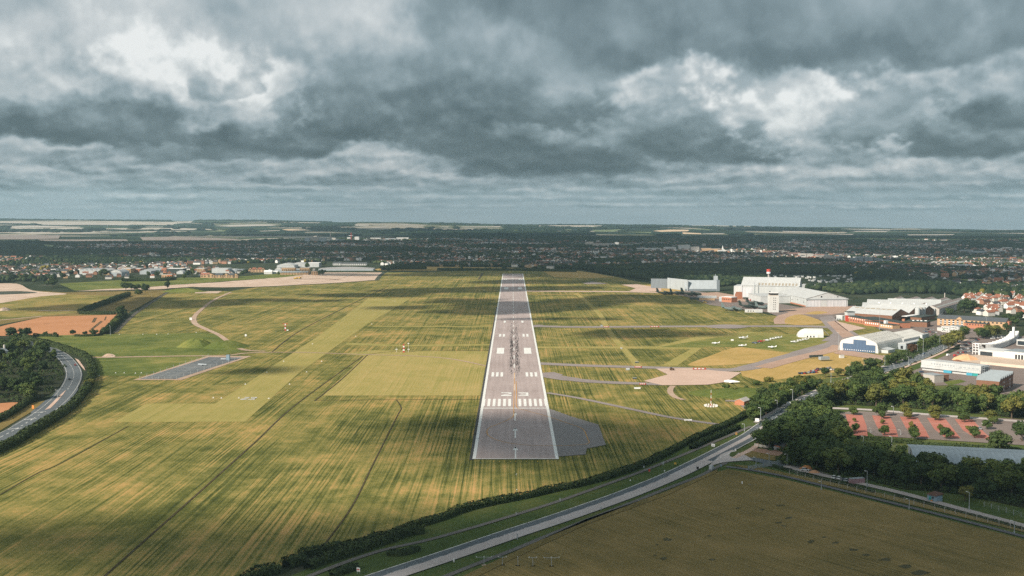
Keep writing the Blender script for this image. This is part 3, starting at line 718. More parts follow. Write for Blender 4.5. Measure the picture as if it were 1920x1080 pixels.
# fenced practice pad
sheet('practice_pad', [(262, 711), (331, 711), (456, 671), (392, 670)], 0.30, speck('grey_pad', (0.085, 0.10, 0.112), (0.21, 0.22, 0.225), 0.1, streak=0.2))
pb = tag(bpy.data.objects['practice_pad'])
for k in range(9):
    f = 0.06 + k*0.07; A = G(262, 711).lerp(G(392, 670), f); B = G(331, 711).lerp(G(456, 671), f)
    strip('bay_line', [A, B], 0.5, 0.34, M_white2, parent=pb, world=True, smooth=False)
sheet('pad_surround', [(250, 713), (340, 713), (472, 668), (388, 668)], 0.26, M_track)
# car park of red and grey bays
sheet('car_park', [(1568, 776), (1600, 771), (1900, 786), (1990, 795), (1990, 840), (1880, 833), (1640, 818)], 0.30, M_yard)
M_brickred = speck('red_brick_paving', (0.36, 0.125, 0.092), (0.54, 0.225, 0.175), 0.3)
bays = [(1585, 1617, 1618, 1640), (1635, 1668, 1647, 1676), (1687, 1720, 1697, 1724), (1738, 1772, 1748, 1775), (1790, 1824, 1801, 1826)]
for (a, b_, c_, d_) in bays:
    x0, x1 = a, b_; sl = (x0-1585)/205.0
    sheet('brick_bays', [(x0, 777.5+sl*9), (x1, 779+sl*9), (x1+8+sl*14, 800+sl*12), (x1+10+sl*26, 819+sl*5), (x0+16+sl*22, 817+sl*5), (x0+6+sl*10, 797+sl*11)], 0.34, M_brickred)
strip('car_park_line', [(1622, 790), (1700, 792), (1790, 797), (1850, 801)], 0.5, 0.37, M_conc)
strip('car_park_line', [(1622, 804), (1700, 808), (1790, 811), (1850, 816)], 0.5, 0.37, M_conc)
strip('access_road', [(1560, 766), (1640, 770), (1740, 778), (1820, 784), (1930, 792)], 7, 0.38, M_roadl)
# business park ground
sheet('business_ground', [(1700, 700), (1722, 692), (1760, 672), (1800, 655), (1850, 640), (1990, 620), (1990, 745), (1900, 745), (1800, 722), (1740, 724)], 0.24, M_yard)
sheet('forecourt', [(1800, 640), (1850, 632), (1960, 630), (1960, 650), (1880, 650), (1800, 662)], 0.30, M_yard)
sheet('sand_plaza', [(1790, 668), (1830, 666), (1990, 676), (1990, 696), (1900, 690), (1840, 683), (1790, 676)], 0.30, speck('sand_floor', (0.50, 0.38, 0.29), (0.68, 0.55, 0.45), 0.1))
sheet('lawn', [(1768, 716), (1800, 712), (1812, 716), (1780, 724)], 0.30, M_green)
sheet('yard', [(1640, 615), (1720, 610), (1760, 600), (1815, 612), (1860, 622), (1830, 640), (1760, 635), (1700, 628)], 0.26, M_yard)
sheet('town_lawn', [(1740, 528), (1780, 523), (1860, 524), (1850, 528), (1800, 530)], 0.3, M_green)

# pale fields far off, lying on the land
def GT(px, py):
    """where the ray through a pixel meets the land"""
    a, b = (px - 960.0)/FOC, (540.0 - py)/FOC; dx, dy, dz = a, CP + b*SP, -SP + b*CP
    t = 3000.0
    while t < 14000 and CAM_H + dz*t > float(terrain(dx*t, dy*t)): t += 25.0
    return dx*t, dy*t
FARQ = []
def far_field(px, m, name='far_field', lift=1.6):
    FARQ.append(px); cy_ = sum(p[1] for p in px)/len(px)
    if m is F_pale: px = [(x_, cy_ + (y_-cy_)*.72) for x_, y_ in px]
    P = [GT(*p) for p in px]; ys = [p[1] for p in P]; b = MB(); n = max(4, int((max(ys)-min(ys))/45)); rows = []
    for i in range(n+1):
        y = min(ys) + (max(ys)-min(ys))*(0.002 + 0.996*i/n); xs = []
        for (x1, y1), (x2, y2) in zip(P, P[1:]+P[:1]):
            if (y1 > y) != (y2 > y): xs.append(x1 + (x2-x1)*(y-y1)/(y2-y1))
        rows.append((y, min(xs), max(xs)) if len(xs) > 1 else None)
    for r0, r1 in zip(rows, rows[1:]):
        if not r0 or not r1: continue
        k = max(2, int((r0[2]-r0[1])/90)); v = []
        for (y, xa, xb) in (r0, r1):
            v.append([(xa+(xb-xa)*j/k, y, float(terrain(xa+(xb-xa)*j/k, y))+lift) for j in range(k+1)])
        for j in range(k): b.face([v[0][j], v[0][j+1], v[1][j+1], v[1][j]])
    if b.f: tag(b.build(name, m), kind='structure')
F_pale = speck('pale_stubble', (0.40, 0.35, 0.30), (0.58, 0.52, 0.46), 0.01, big=0.003); F_straw = speck('straw_field', (0.62, 0.44, 0.28), (0.80, 0.60, 0.42), 0.01, big=0.003); F_fallow = speck('fallow_field', (0.24, 0.195, 0.17), (0.33, 0.27, 0.235), 0.01, big=0.003); F_past = speck('far_pasture', (0.13, 0.17, 0.08), (0.22, 0.25, 0.12), 0.01, big=0.003)
for q in ([(-40, 441.5), (113, 441.5), (110, 448), (50, 449.5), (-40, 449.5)], [(70, 449.8), (237, 449.5), (242, 454), (84, 453.2)], [(262, 445), (330, 444.3), (450, 448.5), (440, 451), (330, 451.3), (268, 451.3)]): far_field(q, F_fallow)
far_field([(78, 458.5), (106, 460.5), (98, 466), (82, 464)], F_past)
for q in ([(-40, 417), (40, 416.5), (42, 419.5), (-40, 420)], [(50, 415.6), (95, 414.8), (92, 416.4), (52, 417)], [(75, 418.5), (170, 418), (248, 421.5), (240, 423.5), (82, 422.2)], [(22, 423.6), (70, 422.5), (88, 424.4), (152, 425.5), (150, 427.2), (32, 427)], [(165, 420.2), (250, 420.6), (248, 422)],
          [(200, 427.5), (240, 429.5), (236, 431.8), (214, 430.5)], [(275, 414.8), (300, 417.4), (288, 418)], [(272, 425.6), (305, 424.6), (303, 427), (275, 427)], [(325, 415.6), (362, 414.2), (358, 418.4), (330, 418.6)], [(403, 424.6), (445, 421.2), (500, 419.8), (522, 421.6), (505, 424.4), (430, 426.6)], [(320, 430.5), (366, 430.3), (364, 432), (322, 432.2)],
          [(484, 434), (525, 431.4), (524, 433.2), (490, 434.8)], [(560, 417), (602, 417.4), (598, 418.8), (562, 418.6)], [(664, 421.4), (692, 421.8), (690, 423.6), (668, 423.8)], [(694, 427.6), (722, 425.2), (730, 426), (705, 428.6)], [(735, 420.6), (770, 421), (765, 422.6)], [(818, 425.4), (842, 425), (840, 427.2)], [(862, 425.4), (940, 423.8), (936, 426.6), (870, 427)],
          [(1316, 438), (1360, 437.6), (1354, 440), (1318, 439.6)], [(1465, 433), (1525, 434.6), (1520, 436.6), (1470, 435)], [(1538, 440), (1602, 438.8), (1598, 440.8)], [(1602, 433), (1666, 434), (1660, 436), (1606, 435)], [(1700, 440), (1790, 439.4), (1786, 441.4), (1704, 442)], [(1738, 442.4), (1772, 443), (1768, 444.4), (1740, 444)], [(1850, 452), (1906, 453), (1904, 456), (1856, 455)], [(1470, 450.6), (1530, 449.6), (1600, 450.4), (1585, 453), (1500, 454)], [(1860, 437), (1930, 437.4), (1928, 439.4)]):
    far_field(q, F_pale)
for q in ([(1280, 436), (1314, 437.6), (1316, 439.6), (1280, 439)], [(1224, 433.4), (1256, 430.8), (1292, 431.4), (1290, 434), (1240, 435.2)], [(528, 430.4), (568, 429.4), (584, 432.4), (548, 434)], [(1602, 450.6), (1640, 450.6), (1704, 455.2), (1660, 457.4), (1618, 455)], [(1738, 454.6), (1772, 455), (1806, 457.6), (1750, 458)]): far_field(q, F_straw)
for q in ([(1108, 431.6), (1166, 430), (1152, 435), (1116, 434.6)], [(1165, 435.4), (1222, 435.4), (1220, 437.4)], [(1055, 430), (1072, 430.2), (1070, 431.8)], [(1300, 429.6), (1332, 430.6), (1330, 432.4)], [(380, 434.8), (424, 432), (420, 434.4)]): far_field(q, F_past)

# ------------------------------------------------------------------ unseen cloud sheets, added out of view and shaped to cast ground shade
def shade_cloud_bank(name, H, x0, x1, y0, y1, cell, blobs, thr, namp, nscale, seed, opac, label):
    xs = np.arange(x0, x1, cell); ys = np.arange(y0, y1, cell); X, Y = np.meshgrid(xs, ys, indexing='ij')
    wx = (fbm(X/nscale+9, Y/nscale, 4, seed)-0.5)*nscale*0.8; wy = (fbm(X/nscale, Y/nscale+7, 4, seed+3)-0.5)*nscale*0.8
    D = np.zeros_like(X)
    for (px, py, rx, ry, a) in blobs:
        c = G(px, py); m = mpp(py); sx = rx*m; sy = ry*c.y*c.y/(CAM_H*FOC)
        D = np.maximum(D, a*np.exp(-(((X+wx-c.x)/sx)**2 + ((Y+wy-c.y)/sy)**2)*0.7)) if a > 0 else D*(1+a*np.exp(-(((X+wx-c.x)/sx)**2 + ((Y+wy-c.y)/sy)**2)*0.7))
    D = D + (fbm(X/nscale*2, Y/nscale*2, 4, seed+6)-0.5)*namp - thr
    k = H/math.tan(SUN_EL); ox, oy = SUN_H.x*k, SUN_H.y*k
    T = np.clip(D, 0, 0.35)*110.0
    n, m = X.shape
    top = np.stack([X+ox, Y+oy, H + T*1.0], -1).reshape(-1, 3); bot = np.stack([X+ox, Y+oy, H - T*0.2 - 0.5], -1).reshape(-1, 3)
    i, j = np.meshgrid(np.arange(n-1), np.arange(m-1), indexing='ij'); i, j = i.ravel(), j.ravel(); a = i*m+j
    keep = (np.maximum.reduce([D[i,j], D[i+1,j], D[i,j+1], D[i+1,j+1]]) > 0); a = a[keep]
    q = np.stack([a, a+1, a+m+1, a+m], 1); q2 = q[:, ::-1] + n*m
    F = np.concatenate([q[:, ::-1], q2[:, ::-1]]); V = np.concatenate([top, bot])
    used = np.unique(F); mp = np.zeros(len(V), np.int64); mp[used] = np.arange(len(used))
    mm = bpy.data.materials.new('cloud_' + str(int(H))); mm.use_nodes = True; t = mm.node_tree
    t.nodes.remove(t.nodes['Principled BSDF'])
    df = t.nodes.new('ShaderNodeBsdfDiffuse'); df.inputs[0].default_value = (.85, .87, .9, 1)
    tr = t.nodes.new('ShaderNodeBsdfTransparent'); mx = t.nodes.new('ShaderNodeMixShader'); mx.inputs[0].default_value = opac
    t.links.new(tr.outputs[0], mx.inputs[1]); t.links.new(df.outputs[0], mx.inputs[2]); t.links.new(mx.outputs[0], t.nodes['Material Output'].inputs[0])
    o = link(name, np_mesh(name, V[used], mp[F], mm)); tag(o, kind='structure'); return o
LOWB = [ # shade on the ground: px, py, rx, ry, amount
    (120, 1050, 420, 70, 0.9), (560, 1050, 460, 86, 0.95), (1250, 1040, 520, 100, 1.3), (1650, 965, 420, 84, 1.3), (1480, 848, 110, 26, 1.1),
    (980, 985, 180, 52, 0.9), (1130, 905, 160, 26, 0.9), (860, 805, 90, 24, 0.7), (935, 818, 130, 46, 1.4), (1060, 816, 110, 30, 1.6), (1190, 800, 80, 20, 0.7), (60, 705, 60, 22, 0.5)]
NEARB = [(470, 690, 50, 6, 0.55),
    (985, 572, 90, 9.5, 1.0), (1110, 568, 90, 9, 1.0), (900, 582, 80, 5, 0.8), (860, 562, 80, 4, 0.85), (820, 545, 120, 3.4, 0.9), (960, 541, 90, 3.4, 1.0), (1070, 539, 80, 3, 0.9), (680, 552, 110, 3, 0.8), (560, 562, 80, 3, 0.7), (760, 575, 60, 3, 0.8),
    (1000, 527, 120, 2.6, 1.0), (1200, 560, 90, 6, 0.9), (1290, 562, 80, 5, 0.8), (1210, 626, 90, 8, 0.75), (1320, 626, 80, 6, 0.6), (990, 601, 70, 1.8, 0.8), (1120, 598, 60, 3, 0.6),
    (400, 570, 110, 6, 0.9), (250, 572, 90, 14, 0.9), (100, 575, 120, 9, 0.8), (760, 515, 200, 2.4, 0.7)]
shade_cloud_bank('cloud', 2900.0, -1000, 1200, 250, 1100, 14.0, LOWB, 0.42, 0.34, 260.0, 13, 0.78, '')
shade_cloud_bank('cloud', 1200.0, -1000, 1400, 800, 3000, 12.0, NEARB, 0.42, 0.42, 230.0, 3, 0.66, '')
FARB = [(1560, 508, 300, 8, 1.5), (1330, 520, 60, 5, 1.2), (960, 462, 1500, 12, 2.0), (700, 488, 360, 5, 1.0), (1100, 446, 900, 5, 1.2), (1500, 433, 500, 2.5, 0.9), (700, 436, 200, 2.5, .8), (1500, 505, 520, 18, 1.6), (1250, 512, 260, 12, 1.4), (1740, 520, 260, 8, 1.2), (960, 488, 500, 9, 1.2), (480, 480, 300, 11, 1.2), (120, 470, 280, 9, 1.2),
        (1330, 471, 130, 4, -1.0), (1120, 463, 60, 3, -1.0), (1520, 482, 110, 4, -1.0), (640, 452, 150, 4, -1.0), (80, 500, 230, 10, -1.0), (360, 500, 200, 8, -1.0), (600, 504, 180, 8, -1.0), (1520, 525, 90, 6, -1.0), (560, 434, 60, 2, -1.0), (1250, 433, 100, 2, -1.0), (1690, 452, 90, 2, -1.0),
        (160, 446, 190, 4, -0.9), (150, 427, 240, 3, -0.9), (450, 425, 260, 3, -0.8), (860, 425, 140, 2.4, -0.8), (1100, 433, 120, 3, -0.5), (330, 448, 130, 4, -0.8), (840, 486, 70, 3, -0.6), (1790, 499, 140, 5, -1.0), (1750, 437, 150, 2, -0.8), (1560, 437, 120, 2, -0.8)]
shade_cloud_bank('cloud', 2600.0, -9000, 9000, 2080, 14500, 60.0, FARB, 0.52, 0.75, 800.0, 21, 0.70, '')

# ------------------------------------------------------------------ haze
def haze():
    b = MB(); b.box(-9500, 9500, -600, 14600, -260.0, 420.0, bottom=True)
    m = bpy.data.materials.new('haze'); m.use_nodes = True; t = m.node_tree; t.nodes.remove(t.nodes['Principled BSDF'])
    v = t.nodes.new('ShaderNodeVolumePrincipled'); v.inputs['Color'].default_value = (0.53, 0.78, 0.93, 1); v.inputs['Density'].default_value = HAZE
    v.inputs['Anisotropy'].default_value = 0.0
    t.links.new(v.outputs[0], t.nodes['Material Output'].inputs['Volume'])
    m.cycles.homogeneous_volume = True
    tag(b.build('haze', m), kind='stuff')
HAZE = 4.2e-5
haze()
# ------------------------------------------------------------------ vegetation
def leaf_mat(name, c0, c1, c2):
    def b(N):
        x, y, z = N.obj(); r = N.rand()
        n = N.noise(N.vec(x, y, z + r*40.0), 0.45, 3, 0.6)
        c = N.ramp((n*1.3 - 0.35 + r*0.45).clamp(), [(0.0, c0), (0.5, c1), (1.0, c2)])
        return c
    return mat(name, b, rough=0.75, spec=0.15)
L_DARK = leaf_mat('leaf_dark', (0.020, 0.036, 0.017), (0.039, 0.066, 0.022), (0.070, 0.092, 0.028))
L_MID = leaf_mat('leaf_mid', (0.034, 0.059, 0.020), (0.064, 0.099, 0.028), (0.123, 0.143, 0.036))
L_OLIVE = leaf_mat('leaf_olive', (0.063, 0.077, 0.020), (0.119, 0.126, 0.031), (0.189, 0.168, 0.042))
L_YELLOW = leaf_mat('leaf_yellow', (0.20, 0.17, 0.03), (0.33, 0.27, 0.05), (0.45, 0.36, 0.09))
L_RUSSET = leaf_mat('leaf_russet', (0.040, 0.024, 0.014), (0.075, 0.040, 0.022), (0.11, 0.06, 0.03))
L_HEDGE = leaf_mat('hedge_leaf', (0.018, 0.032, 0.015), (0.038, 0.060, 0.021), (0.070, 0.090, 0.030))
M_bark = mat('bark', col=(0.10, 0.075, 0.055))

def icos(sub):
    t = (1+5**.5)/2
    V = np.array([(-1,t,0),(1,t,0),(-1,-t,0),(1,-t,0),(0,-1,t),(0,1,t),(0,-1,-t),(0,1,-t),(t,0,-1),(t,0,1),(-t,0,-1),(-t,0,1)], float)
    V /= np.linalg.norm(V, axis=1)[:, None]
    F = [(0,11,5),(0,5,1),(0,1,7),(0,7,10),(0,10,11),(1,5,9),(5,11,4),(11,10,2),(10,7,6),(7,1,8),(3,9,4),(3,4,2),(3,2,6),(3,6,8),(3,8,9),(4,9,5),(2,4,11),(6,2,10),(8,6,7),(9,8,1)]
    V = [tuple(v) for v in V]
    for _ in range(sub):
        c = {}; G2 = []
        def mid(a, b):
            k = (min(a,b), max(a,b))
            if k not in c:
                m = np.array(V[a])+np.array(V[b]); V.append(tuple(m/np.linalg.norm(m))); c[k] = len(V)-1
            return c[k]
        for a, b, d in F:
            e, f, g = mid(a,b), mid(b,d), mid(d,a); G2 += [(a,e,g),(b,f,e),(d,g,f),(e,f,g)]
        F = G2
    return np.array(V), np.array(F)
ICO0, ICO1 = icos(0), icos(1)

def quads(P, Nn, size, r, jit=0.55):
    """leaf quads at P facing roughly along Nn"""
    n = len(P); Nn = Nn + r.normal(0, jit, (n, 3)); Nn /= np.linalg.norm(Nn, axis=1)[:, None]
    a = r.normal(0, 1, (n, 3)); u = np.cross(Nn, a); u /= np.linalg.norm(u, axis=1)[:, None]; w = np.cross(Nn, u)
    s = np.asarray(size).reshape(-1, 1) * np.ones((n, 1)); k = r.uniform(0.55, 1.0, (n, 1))
    V = np.stack([P - u*s - w*s*k*0.6, P + u*s*0.7 - w*s*k, P + u*s + w*s*k*0.7, P - u*s*0.6 + w*s*k], 1).reshape(-1, 3)
    return V, np.arange(4*n).reshape(-1, 4)

def crown_mesh(name, seed, material, kind='round', n=1000):
    r = np.random.default_rng(seed)
    if kind == 'round': cz, rx, rz, nb, br = 5.9, 2.9, 2.9, 11, (1.25, 2.0)
    elif kind == 'tall': cz, rx, rz, nb, br = 5.7, 1.9, 3.4, 11, (1.0, 1.6)
    elif kind == 'spread': cz, rx, rz, nb, br = 5.6, 3.7, 2.5, 13, (1.3, 2.1)
    else: cz, rx, rz, nb, br = 1.9, 1.9, 1.0, 7, (0.9, 1.4)   # bush
    B = []
    for k in range(nb):
        d = r.normal(0, 1, 3); d /= np.linalg.norm(d); q = r.uniform(0.35, 1.0)**0.6
        B.append((d[0]*rx*q, d[1]*rx*q, cz + d[2]*rz*q, r.uniform(*br)))
    B.append((0, 0, cz, br[1]*1.15))
    Vs, Fs, off = [], [], 0
    per = n // len(B)
    for bx_, by, bz, rr in B:
        d = r.normal(0, 1, (per, 3)); d[:, 2] = d[:, 2]*0.9 + 0.18; d /= np.linalg.norm(d, axis=1)[:, None]
        P = np.array([bx_, by, bz]) + d*rr*r.uniform(0.82, 1.12, (per, 1))
        V, F = quads(P, d, r.uniform(0.22, 0.46, per), r); Vs.append(V); Fs.append(F + off); off += len(V)
        iv, jf = ICO0; V = iv*rr*0.80*r.uniform(0.85, 1.1, (len(iv), 1)) + np.array([bx_, by, bz])
        Vs.append(V); Fs.append(np.concatenate([jf, jf[:, 2:3]], 1) + off); off += len(V)
    V = np.concatenate(Vs); F = np.concatenate(Fs)
    # quads with a doubled corner are triangles: rebuild as polygons
    me = bpy.data.meshes.new(name)
    me.from_pydata(V.tolist(), [], [tuple(f) if f[2] != f[3] else tuple(f[:3]) for f in F.tolist()])
    me.materials.append(material); me.update(); return me

def trunk_mesh(name, seed, h=4.6):
    r = random.Random(seed); b = MB(); b.tube((0,0,-0.3), (0.1,0,h*0.6), .30, .20, 7); b.tube((0.1,0,h*0.6), (0,0.1,h+0.8), .20, .10, 6)
    for k in range(4):
        a = k*1.6 + r.uniform(-.4,.4); b.tube((0.05,0,h*0.55), (math.cos(a)*1.7, math.sin(a)*1.7, h*r.uniform(.95,1.15)), .12, .05, 5)
    me = bpy.data.meshes.new(name); me.from_pydata(b.v, [], b.f); me.materials.append(M_bark); me.update(); return me

CROWNS = {}
for kname, kind in (('round', 'round'), ('tall', 'tall'), ('spread', 'spread'), ('bush', 'bush')):
    for tn, lm in (('dark', L_DARK), ('mid', L_MID), ('olive', L_OLIVE), ('yellow', L_YELLOW), ('russet', L_RUSSET)):
        if tn in ('yellow', 'russet') and kname in ('tall', 'bush', 'spread'): continue
        CROWNS[kname, tn] = [crown_mesh('crown', 100 + len(CROWNS)*10 + v, lm, kind, 1000 if kind != 'bush' else 380) for v in range(3 if tn in ('dark', 'mid', 'olive') else 1)]
TRUNKS = [trunk_mesh('trunk', 5 + v) for v in range(3)]
BTRUNK = trunk_mesh('stem', 9, 1.2)
TR = random.Random(41)
NTREE = [0]
def tree(loc, h, kind, tone, label, group=None):
    bush = kind == 'bush'
    t = thing('shrub' if bush else 'tree', label, 'shrub' if bush else 'tree', loc, TR.uniform(0, 6.28), group)
    s = h/(9.3 if not bush else 3.4); w = s*TR.uniform(1.08, 1.42); t.scale = (w, w, s)
    link('crown', TR.choice(CROWNS[kind, tone]), t); link('stem' if bush else 'trunk', BTRUNK if bush else TR.choice(TRUNKS), t)
    NTREE[0] += 1; return t

def inpoly(px, py, poly):
    c = False; n = len(poly)
    for i in range(n):
        (x1, y1), (x2, y2) = poly[i], poly[i-1]
        if (y1 > py) != (y2 > py) and px < (x2-x1)*(py-y1)/(y2-y1)+x1: c = not c
    return c
def proj(x, y, z=0.0):
    dz = z - CAM_H; zc = y*CP - dz*SP; yc = y*SP + dz*CP
    return 960 + x/zc*FOC, 540 - yc/zc*FOC
def poisson(poly, dmin, seed, tries=4000, cap=999):
    r = random.Random(seed); W_ = [G(*p) for p in poly]
    x0, x1 = min(p.x for p in W_), max(p.x for p in W_); y0, y1 = min(p.y for p in W_), max(p.y for p in W_)
    wp = [(p.x, p.y) for p in W_]; out = []
    for _ in range(tries):
        x, y = r.uniform(x0, x1), r.uniform(y0, y1)
        if not inpoly(x, y, wp): continue
        if all((x-a)**2 + (y-b)**2 > dmin*dmin for a, b in out):
            out.append((x, y))
            if len(out) >= cap: break
    return out

TONES = {'dark': 'dark green', 'mid': 'mid green', 'olive': 'olive green', 'yellow': 'bright yellow', 'russet': 'dark russet'}
SHAPES = {'round': 'round-headed', 'tall': 'narrow', 'spread': 'broad spreading', 'bush': 'low'}
def grove(poly, dmin, hr, tones, kinds, where, group, seed, cap=200, jit=0):
    pts = poisson(poly, dmin, seed, cap=cap); r = random.Random(seed+1)
    if not pts: return
    xs = sorted(p[0] for p in pts); ys = sorted(p[1] for p in pts)
    for x, y in pts:
        tone, kind = r.choice(tones), r.choice(kinds); h = r.uniform(*hr)
        fx = xs.index(x)/max(1, len(xs)-1); fy = ys.index(y)/max(1, len(ys)-1)
        side = ('near ' if fy < .34 else 'far ' if fy > .66 else 'middle ')
        lr = ('left part' if fx < .34 else 'right part' if fx > .66 else 'centre')
        size = 'tall' if h > hr[0] + (hr[1]-hr[0])*0.6 else 'shorter' if h < hr[0] + (hr[1]-hr[0])*0.3 else 'mid-sized'
        tree((x, y, 0), h, kind, tone, f"{size} {TONES[tone]} {SHAPES[kind]} tree, {side}{lr} of {where}", group)
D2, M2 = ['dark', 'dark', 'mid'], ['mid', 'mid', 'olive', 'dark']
RS = ['round', 'round', 'spread', 'tall']
grove([(1398, 778), (1412, 789), (1440, 776), (1475, 754), (1520, 732), (1536, 724), (1500, 722), (1440, 746)], 7.0, (8, 10.5), M2, RS, 'the copse left of the road', 'trees of the copse left of the road', 1, 28)
grove([(1418, 834), (1450, 814), (1500, 782), (1548, 774), (1562, 790), (1572, 820), (1588, 852), (1500, 850), (1440, 847)], 7.2, (10, 13.5), D2 + ['mid'], RS, 'the dark wood by the junction', 'trees of the dark wood by the junction', 2, 36)
grove([(1502, 776), (1560, 744), (1640, 714), (1700, 720), (1760, 745), (1850, 755), (1930, 765), (1930, 790), (1850, 780), (1750, 770), (1640, 763), (1560, 760)], 8.2, (11, 15.5), M2 + ['mid', 'dark'], RS, 'the belt behind the car park', 'trees of the belt behind the car park', 3, 54)
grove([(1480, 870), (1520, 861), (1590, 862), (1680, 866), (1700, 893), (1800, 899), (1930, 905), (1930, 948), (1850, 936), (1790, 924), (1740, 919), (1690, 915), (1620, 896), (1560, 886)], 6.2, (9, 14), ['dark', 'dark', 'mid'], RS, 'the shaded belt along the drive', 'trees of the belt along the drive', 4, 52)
grove([(-30, 754), (70, 750), (98, 734), (114, 712), (116, 690), (100, 674), (70, 657), (30, 643), (-30, 640)], 9.0, (9, 13), ['dark', 'mid', 'mid', 'dark'], RS, 'the wood inside the left bend', 'trees of the wood inside the bend', 5, 42)
def single(px, py, h, kind, tone, label, group=None):
    p = G(px, py); return tree((p.x, p.y, 0), h, kind, tone, label, group)
for (px, py), h, k, tn, l in [
    ((20, 634), 12, 'spread', 'dark', 'dark spreading tree at the left end of the orange field hedge'), ((48, 632), 11, 'spread', 'dark', 'dark broad tree at the corner of the orange field'),
    ((85, 631), 5.5, 'round', 'dark', 'small dark tree below the middle of the orange field, left of two'), ((103, 631), 5, 'spread', 'dark', 'small dark tree below the middle of the orange field, right of two'),
    ((137, 630), 7, 'round', 'dark', 'lone round dark tree on the near edge of the orange field'), ((160, 630), 5.5, 'round', 'dark', 'smaller dark tree between two others on the orange field edge'),
    ((176, 630), 7.5, 'spread', 'dark', 'broad dark tree near the right corner of the orange field'), ((198, 627), 9, 'round', 'dark', 'dark tree at the foot of the hedge right of the orange field'),
    ((207, 620), 9, 'round', 'dark', 'dark round tree second from the foot of the orange field hedge'), ((215, 611), 9, 'round', 'mid', 'green tree halfway up the orange field hedge'), ((222, 603), 9, 'round', 'dark', 'dark tree three quarters up the orange field hedge'),
    ((226, 596), 17, 'tall', 'dark', 'tall narrow tree at the top corner of the orange field'), ((233, 590), 8, 'round', 'dark', 'round tree at the top end of the orange field hedge'),
    ((236, 544), 15, 'spread', 'dark', 'big dark tree, left of the clump by the far dirt strip'), ((247, 545), 12, 'round', 'dark', 'dark tree, second in the clump by the far dirt strip'), ((258, 545), 11, 'spread', 'dark', 'dark tree, right of the clump by the far dirt strip'),
    ((273, 548), 15, 'round', 'dark', 'round dark tree standing apart right of the far clump'), ((259, 552), 8, 'bush', 'dark', 'dark bush below the far clump of trees'), ((314, 541), 16, 'tall', 'dark', 'tall dark tree alone at the head of the field path'),
    ((98, 539), 18, 'spread', 'dark', 'wide dark tree on the edge of the far bare earth'), ((88, 538), 12, 'round', 'dark', 'dark tree left of the wide one beside the bare earth'),
    ((1596, 704), 9.5, 'spread', 'mid', 'green spreading tree left of two by the main road'), ((1608, 700), 10, 'round', 'mid', 'green round tree between others by the main road'), ((1630, 697), 12, 'spread', 'dark', 'large dark tree beside the main road before the blue-doored hangar'),
    ((1643, 692), 9, 'round', 'mid', 'green tree at the road edge right of the large dark tree'), ((1547, 708), 8.5, 'round', 'dark', 'dark tree in front of the parked cars'), ((1570, 706), 7, 'round', 'olive', 'olive tree beside the parked cars'),
    ((1668, 684), 9, 'round', 'mid', 'green tree at the corner of the blue-doored hangar'), ((1681, 680), 10, 'spread', 'dark', 'dark tree behind the hangar corner beside the road'), ((1694, 674), 8.5, 'round', 'mid', 'green tree in the row beside the road behind the hangar'),
    ((1710, 664), 10, 'round', 'russet', 'dark russet tree in the row beside the road'), ((1727, 655), 11, 'tall', 'mid', 'tall green tree in the roadside row'), ((1738, 651), 9, 'round', 'mid', 'green tree at the far end of the roadside row'),
    ((1752, 645), 8, 'bush', 'dark', 'dark hedge-like bush by the far road bend'), ((1764, 642), 7, 'round', 'dark', 'dark tree beside the far road bend'),
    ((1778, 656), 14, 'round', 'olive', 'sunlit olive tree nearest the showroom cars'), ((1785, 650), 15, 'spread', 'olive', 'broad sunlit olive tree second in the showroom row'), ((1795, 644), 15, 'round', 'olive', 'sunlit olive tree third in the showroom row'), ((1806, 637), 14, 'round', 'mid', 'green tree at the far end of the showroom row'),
    ((1835, 634), 12, 'round', 'mid', 'green tree left in the clump before the tan hotel'), ((1846, 636), 11, 'round', 'dark', 'dark tree second in the clump before the tan hotel'), ((1857, 633), 15, 'spread', 'olive', 'tall olive tree in the clump before the tan hotel'), ((1868, 632), 13, 'spread', 'olive', 'olive tree right in the clump before the tan hotel'),
    ((1808, 586), 17, 'spread', 'dark', 'large dark tree left of two by the saw-roofed works'), ((1820, 586), 19, 'round', 'dark', 'large dark tree right of two by the saw-roofed works'), ((1797, 585), 9, 'tall', 'dark', 'slim dark tree beside the works wall'), ((1780, 589), 7, 'bush', 'dark', 'dark bush behind the hotel roof'),
    ((1875, 850), 12.5, 'spread', 'dark', 'big dark tree at the right end of the car park'), ((1916, 828), 11, 'round', 'dark', 'dark tree at the frame edge beside the car park'),
    ((1850, 806), 6, 'round', 'mid', 'green tree right of the last red bay'), ((1888, 622), 9, 'round', 'dark', 'dark tree right of the tan hotel'), ((1903, 612), 11, 'round', 'mid', 'green tree on the slope right of the hotel'), ((1889, 606), 12, 'spread', 'dark', 'dark tree behind the right wing of the hotel'), ((1912, 600), 11, 'round', 'dark', 'dark tree beside the red-roofed houses'),
    ((1576, 742), 9.5, 'round', 'yellow', 'bright yellow tree in the belt of green trees'), ((1430, 766), 9, 'round', 'mid', 'green tree beside the small brick hut'), ((1412, 765), 7, 'round', 'dark', 'dark tree beside the perimeter path end'),
    ((1690, 866), 9, 'round', 'mid', 'green tree on the car park edge beside the grey barn'), ((1810, 940), 7, 'round', 'olive', 'thin olive sapling beside the blue shed'), ((158, 742), 6.5, 'round', 'mid', 'green tree growing in the hedge of the bend, lowest of four'), ((166, 727), 7, 'spread', 'olive', 'olive tree growing in the hedge of the bend, second of four'), ((170, 713), 7, 'round', 'mid', 'green tree growing in the hedge of the bend, third of four'), ((171, 702), 6, 'round', 'dark', 'dark tree growing in the hedge of the bend, highest of four'), ((1470, 870), 5, 'bush', 'mid', 'green bush at the end of the bare plot')]:
    single(px, py, h, k, tn, l)
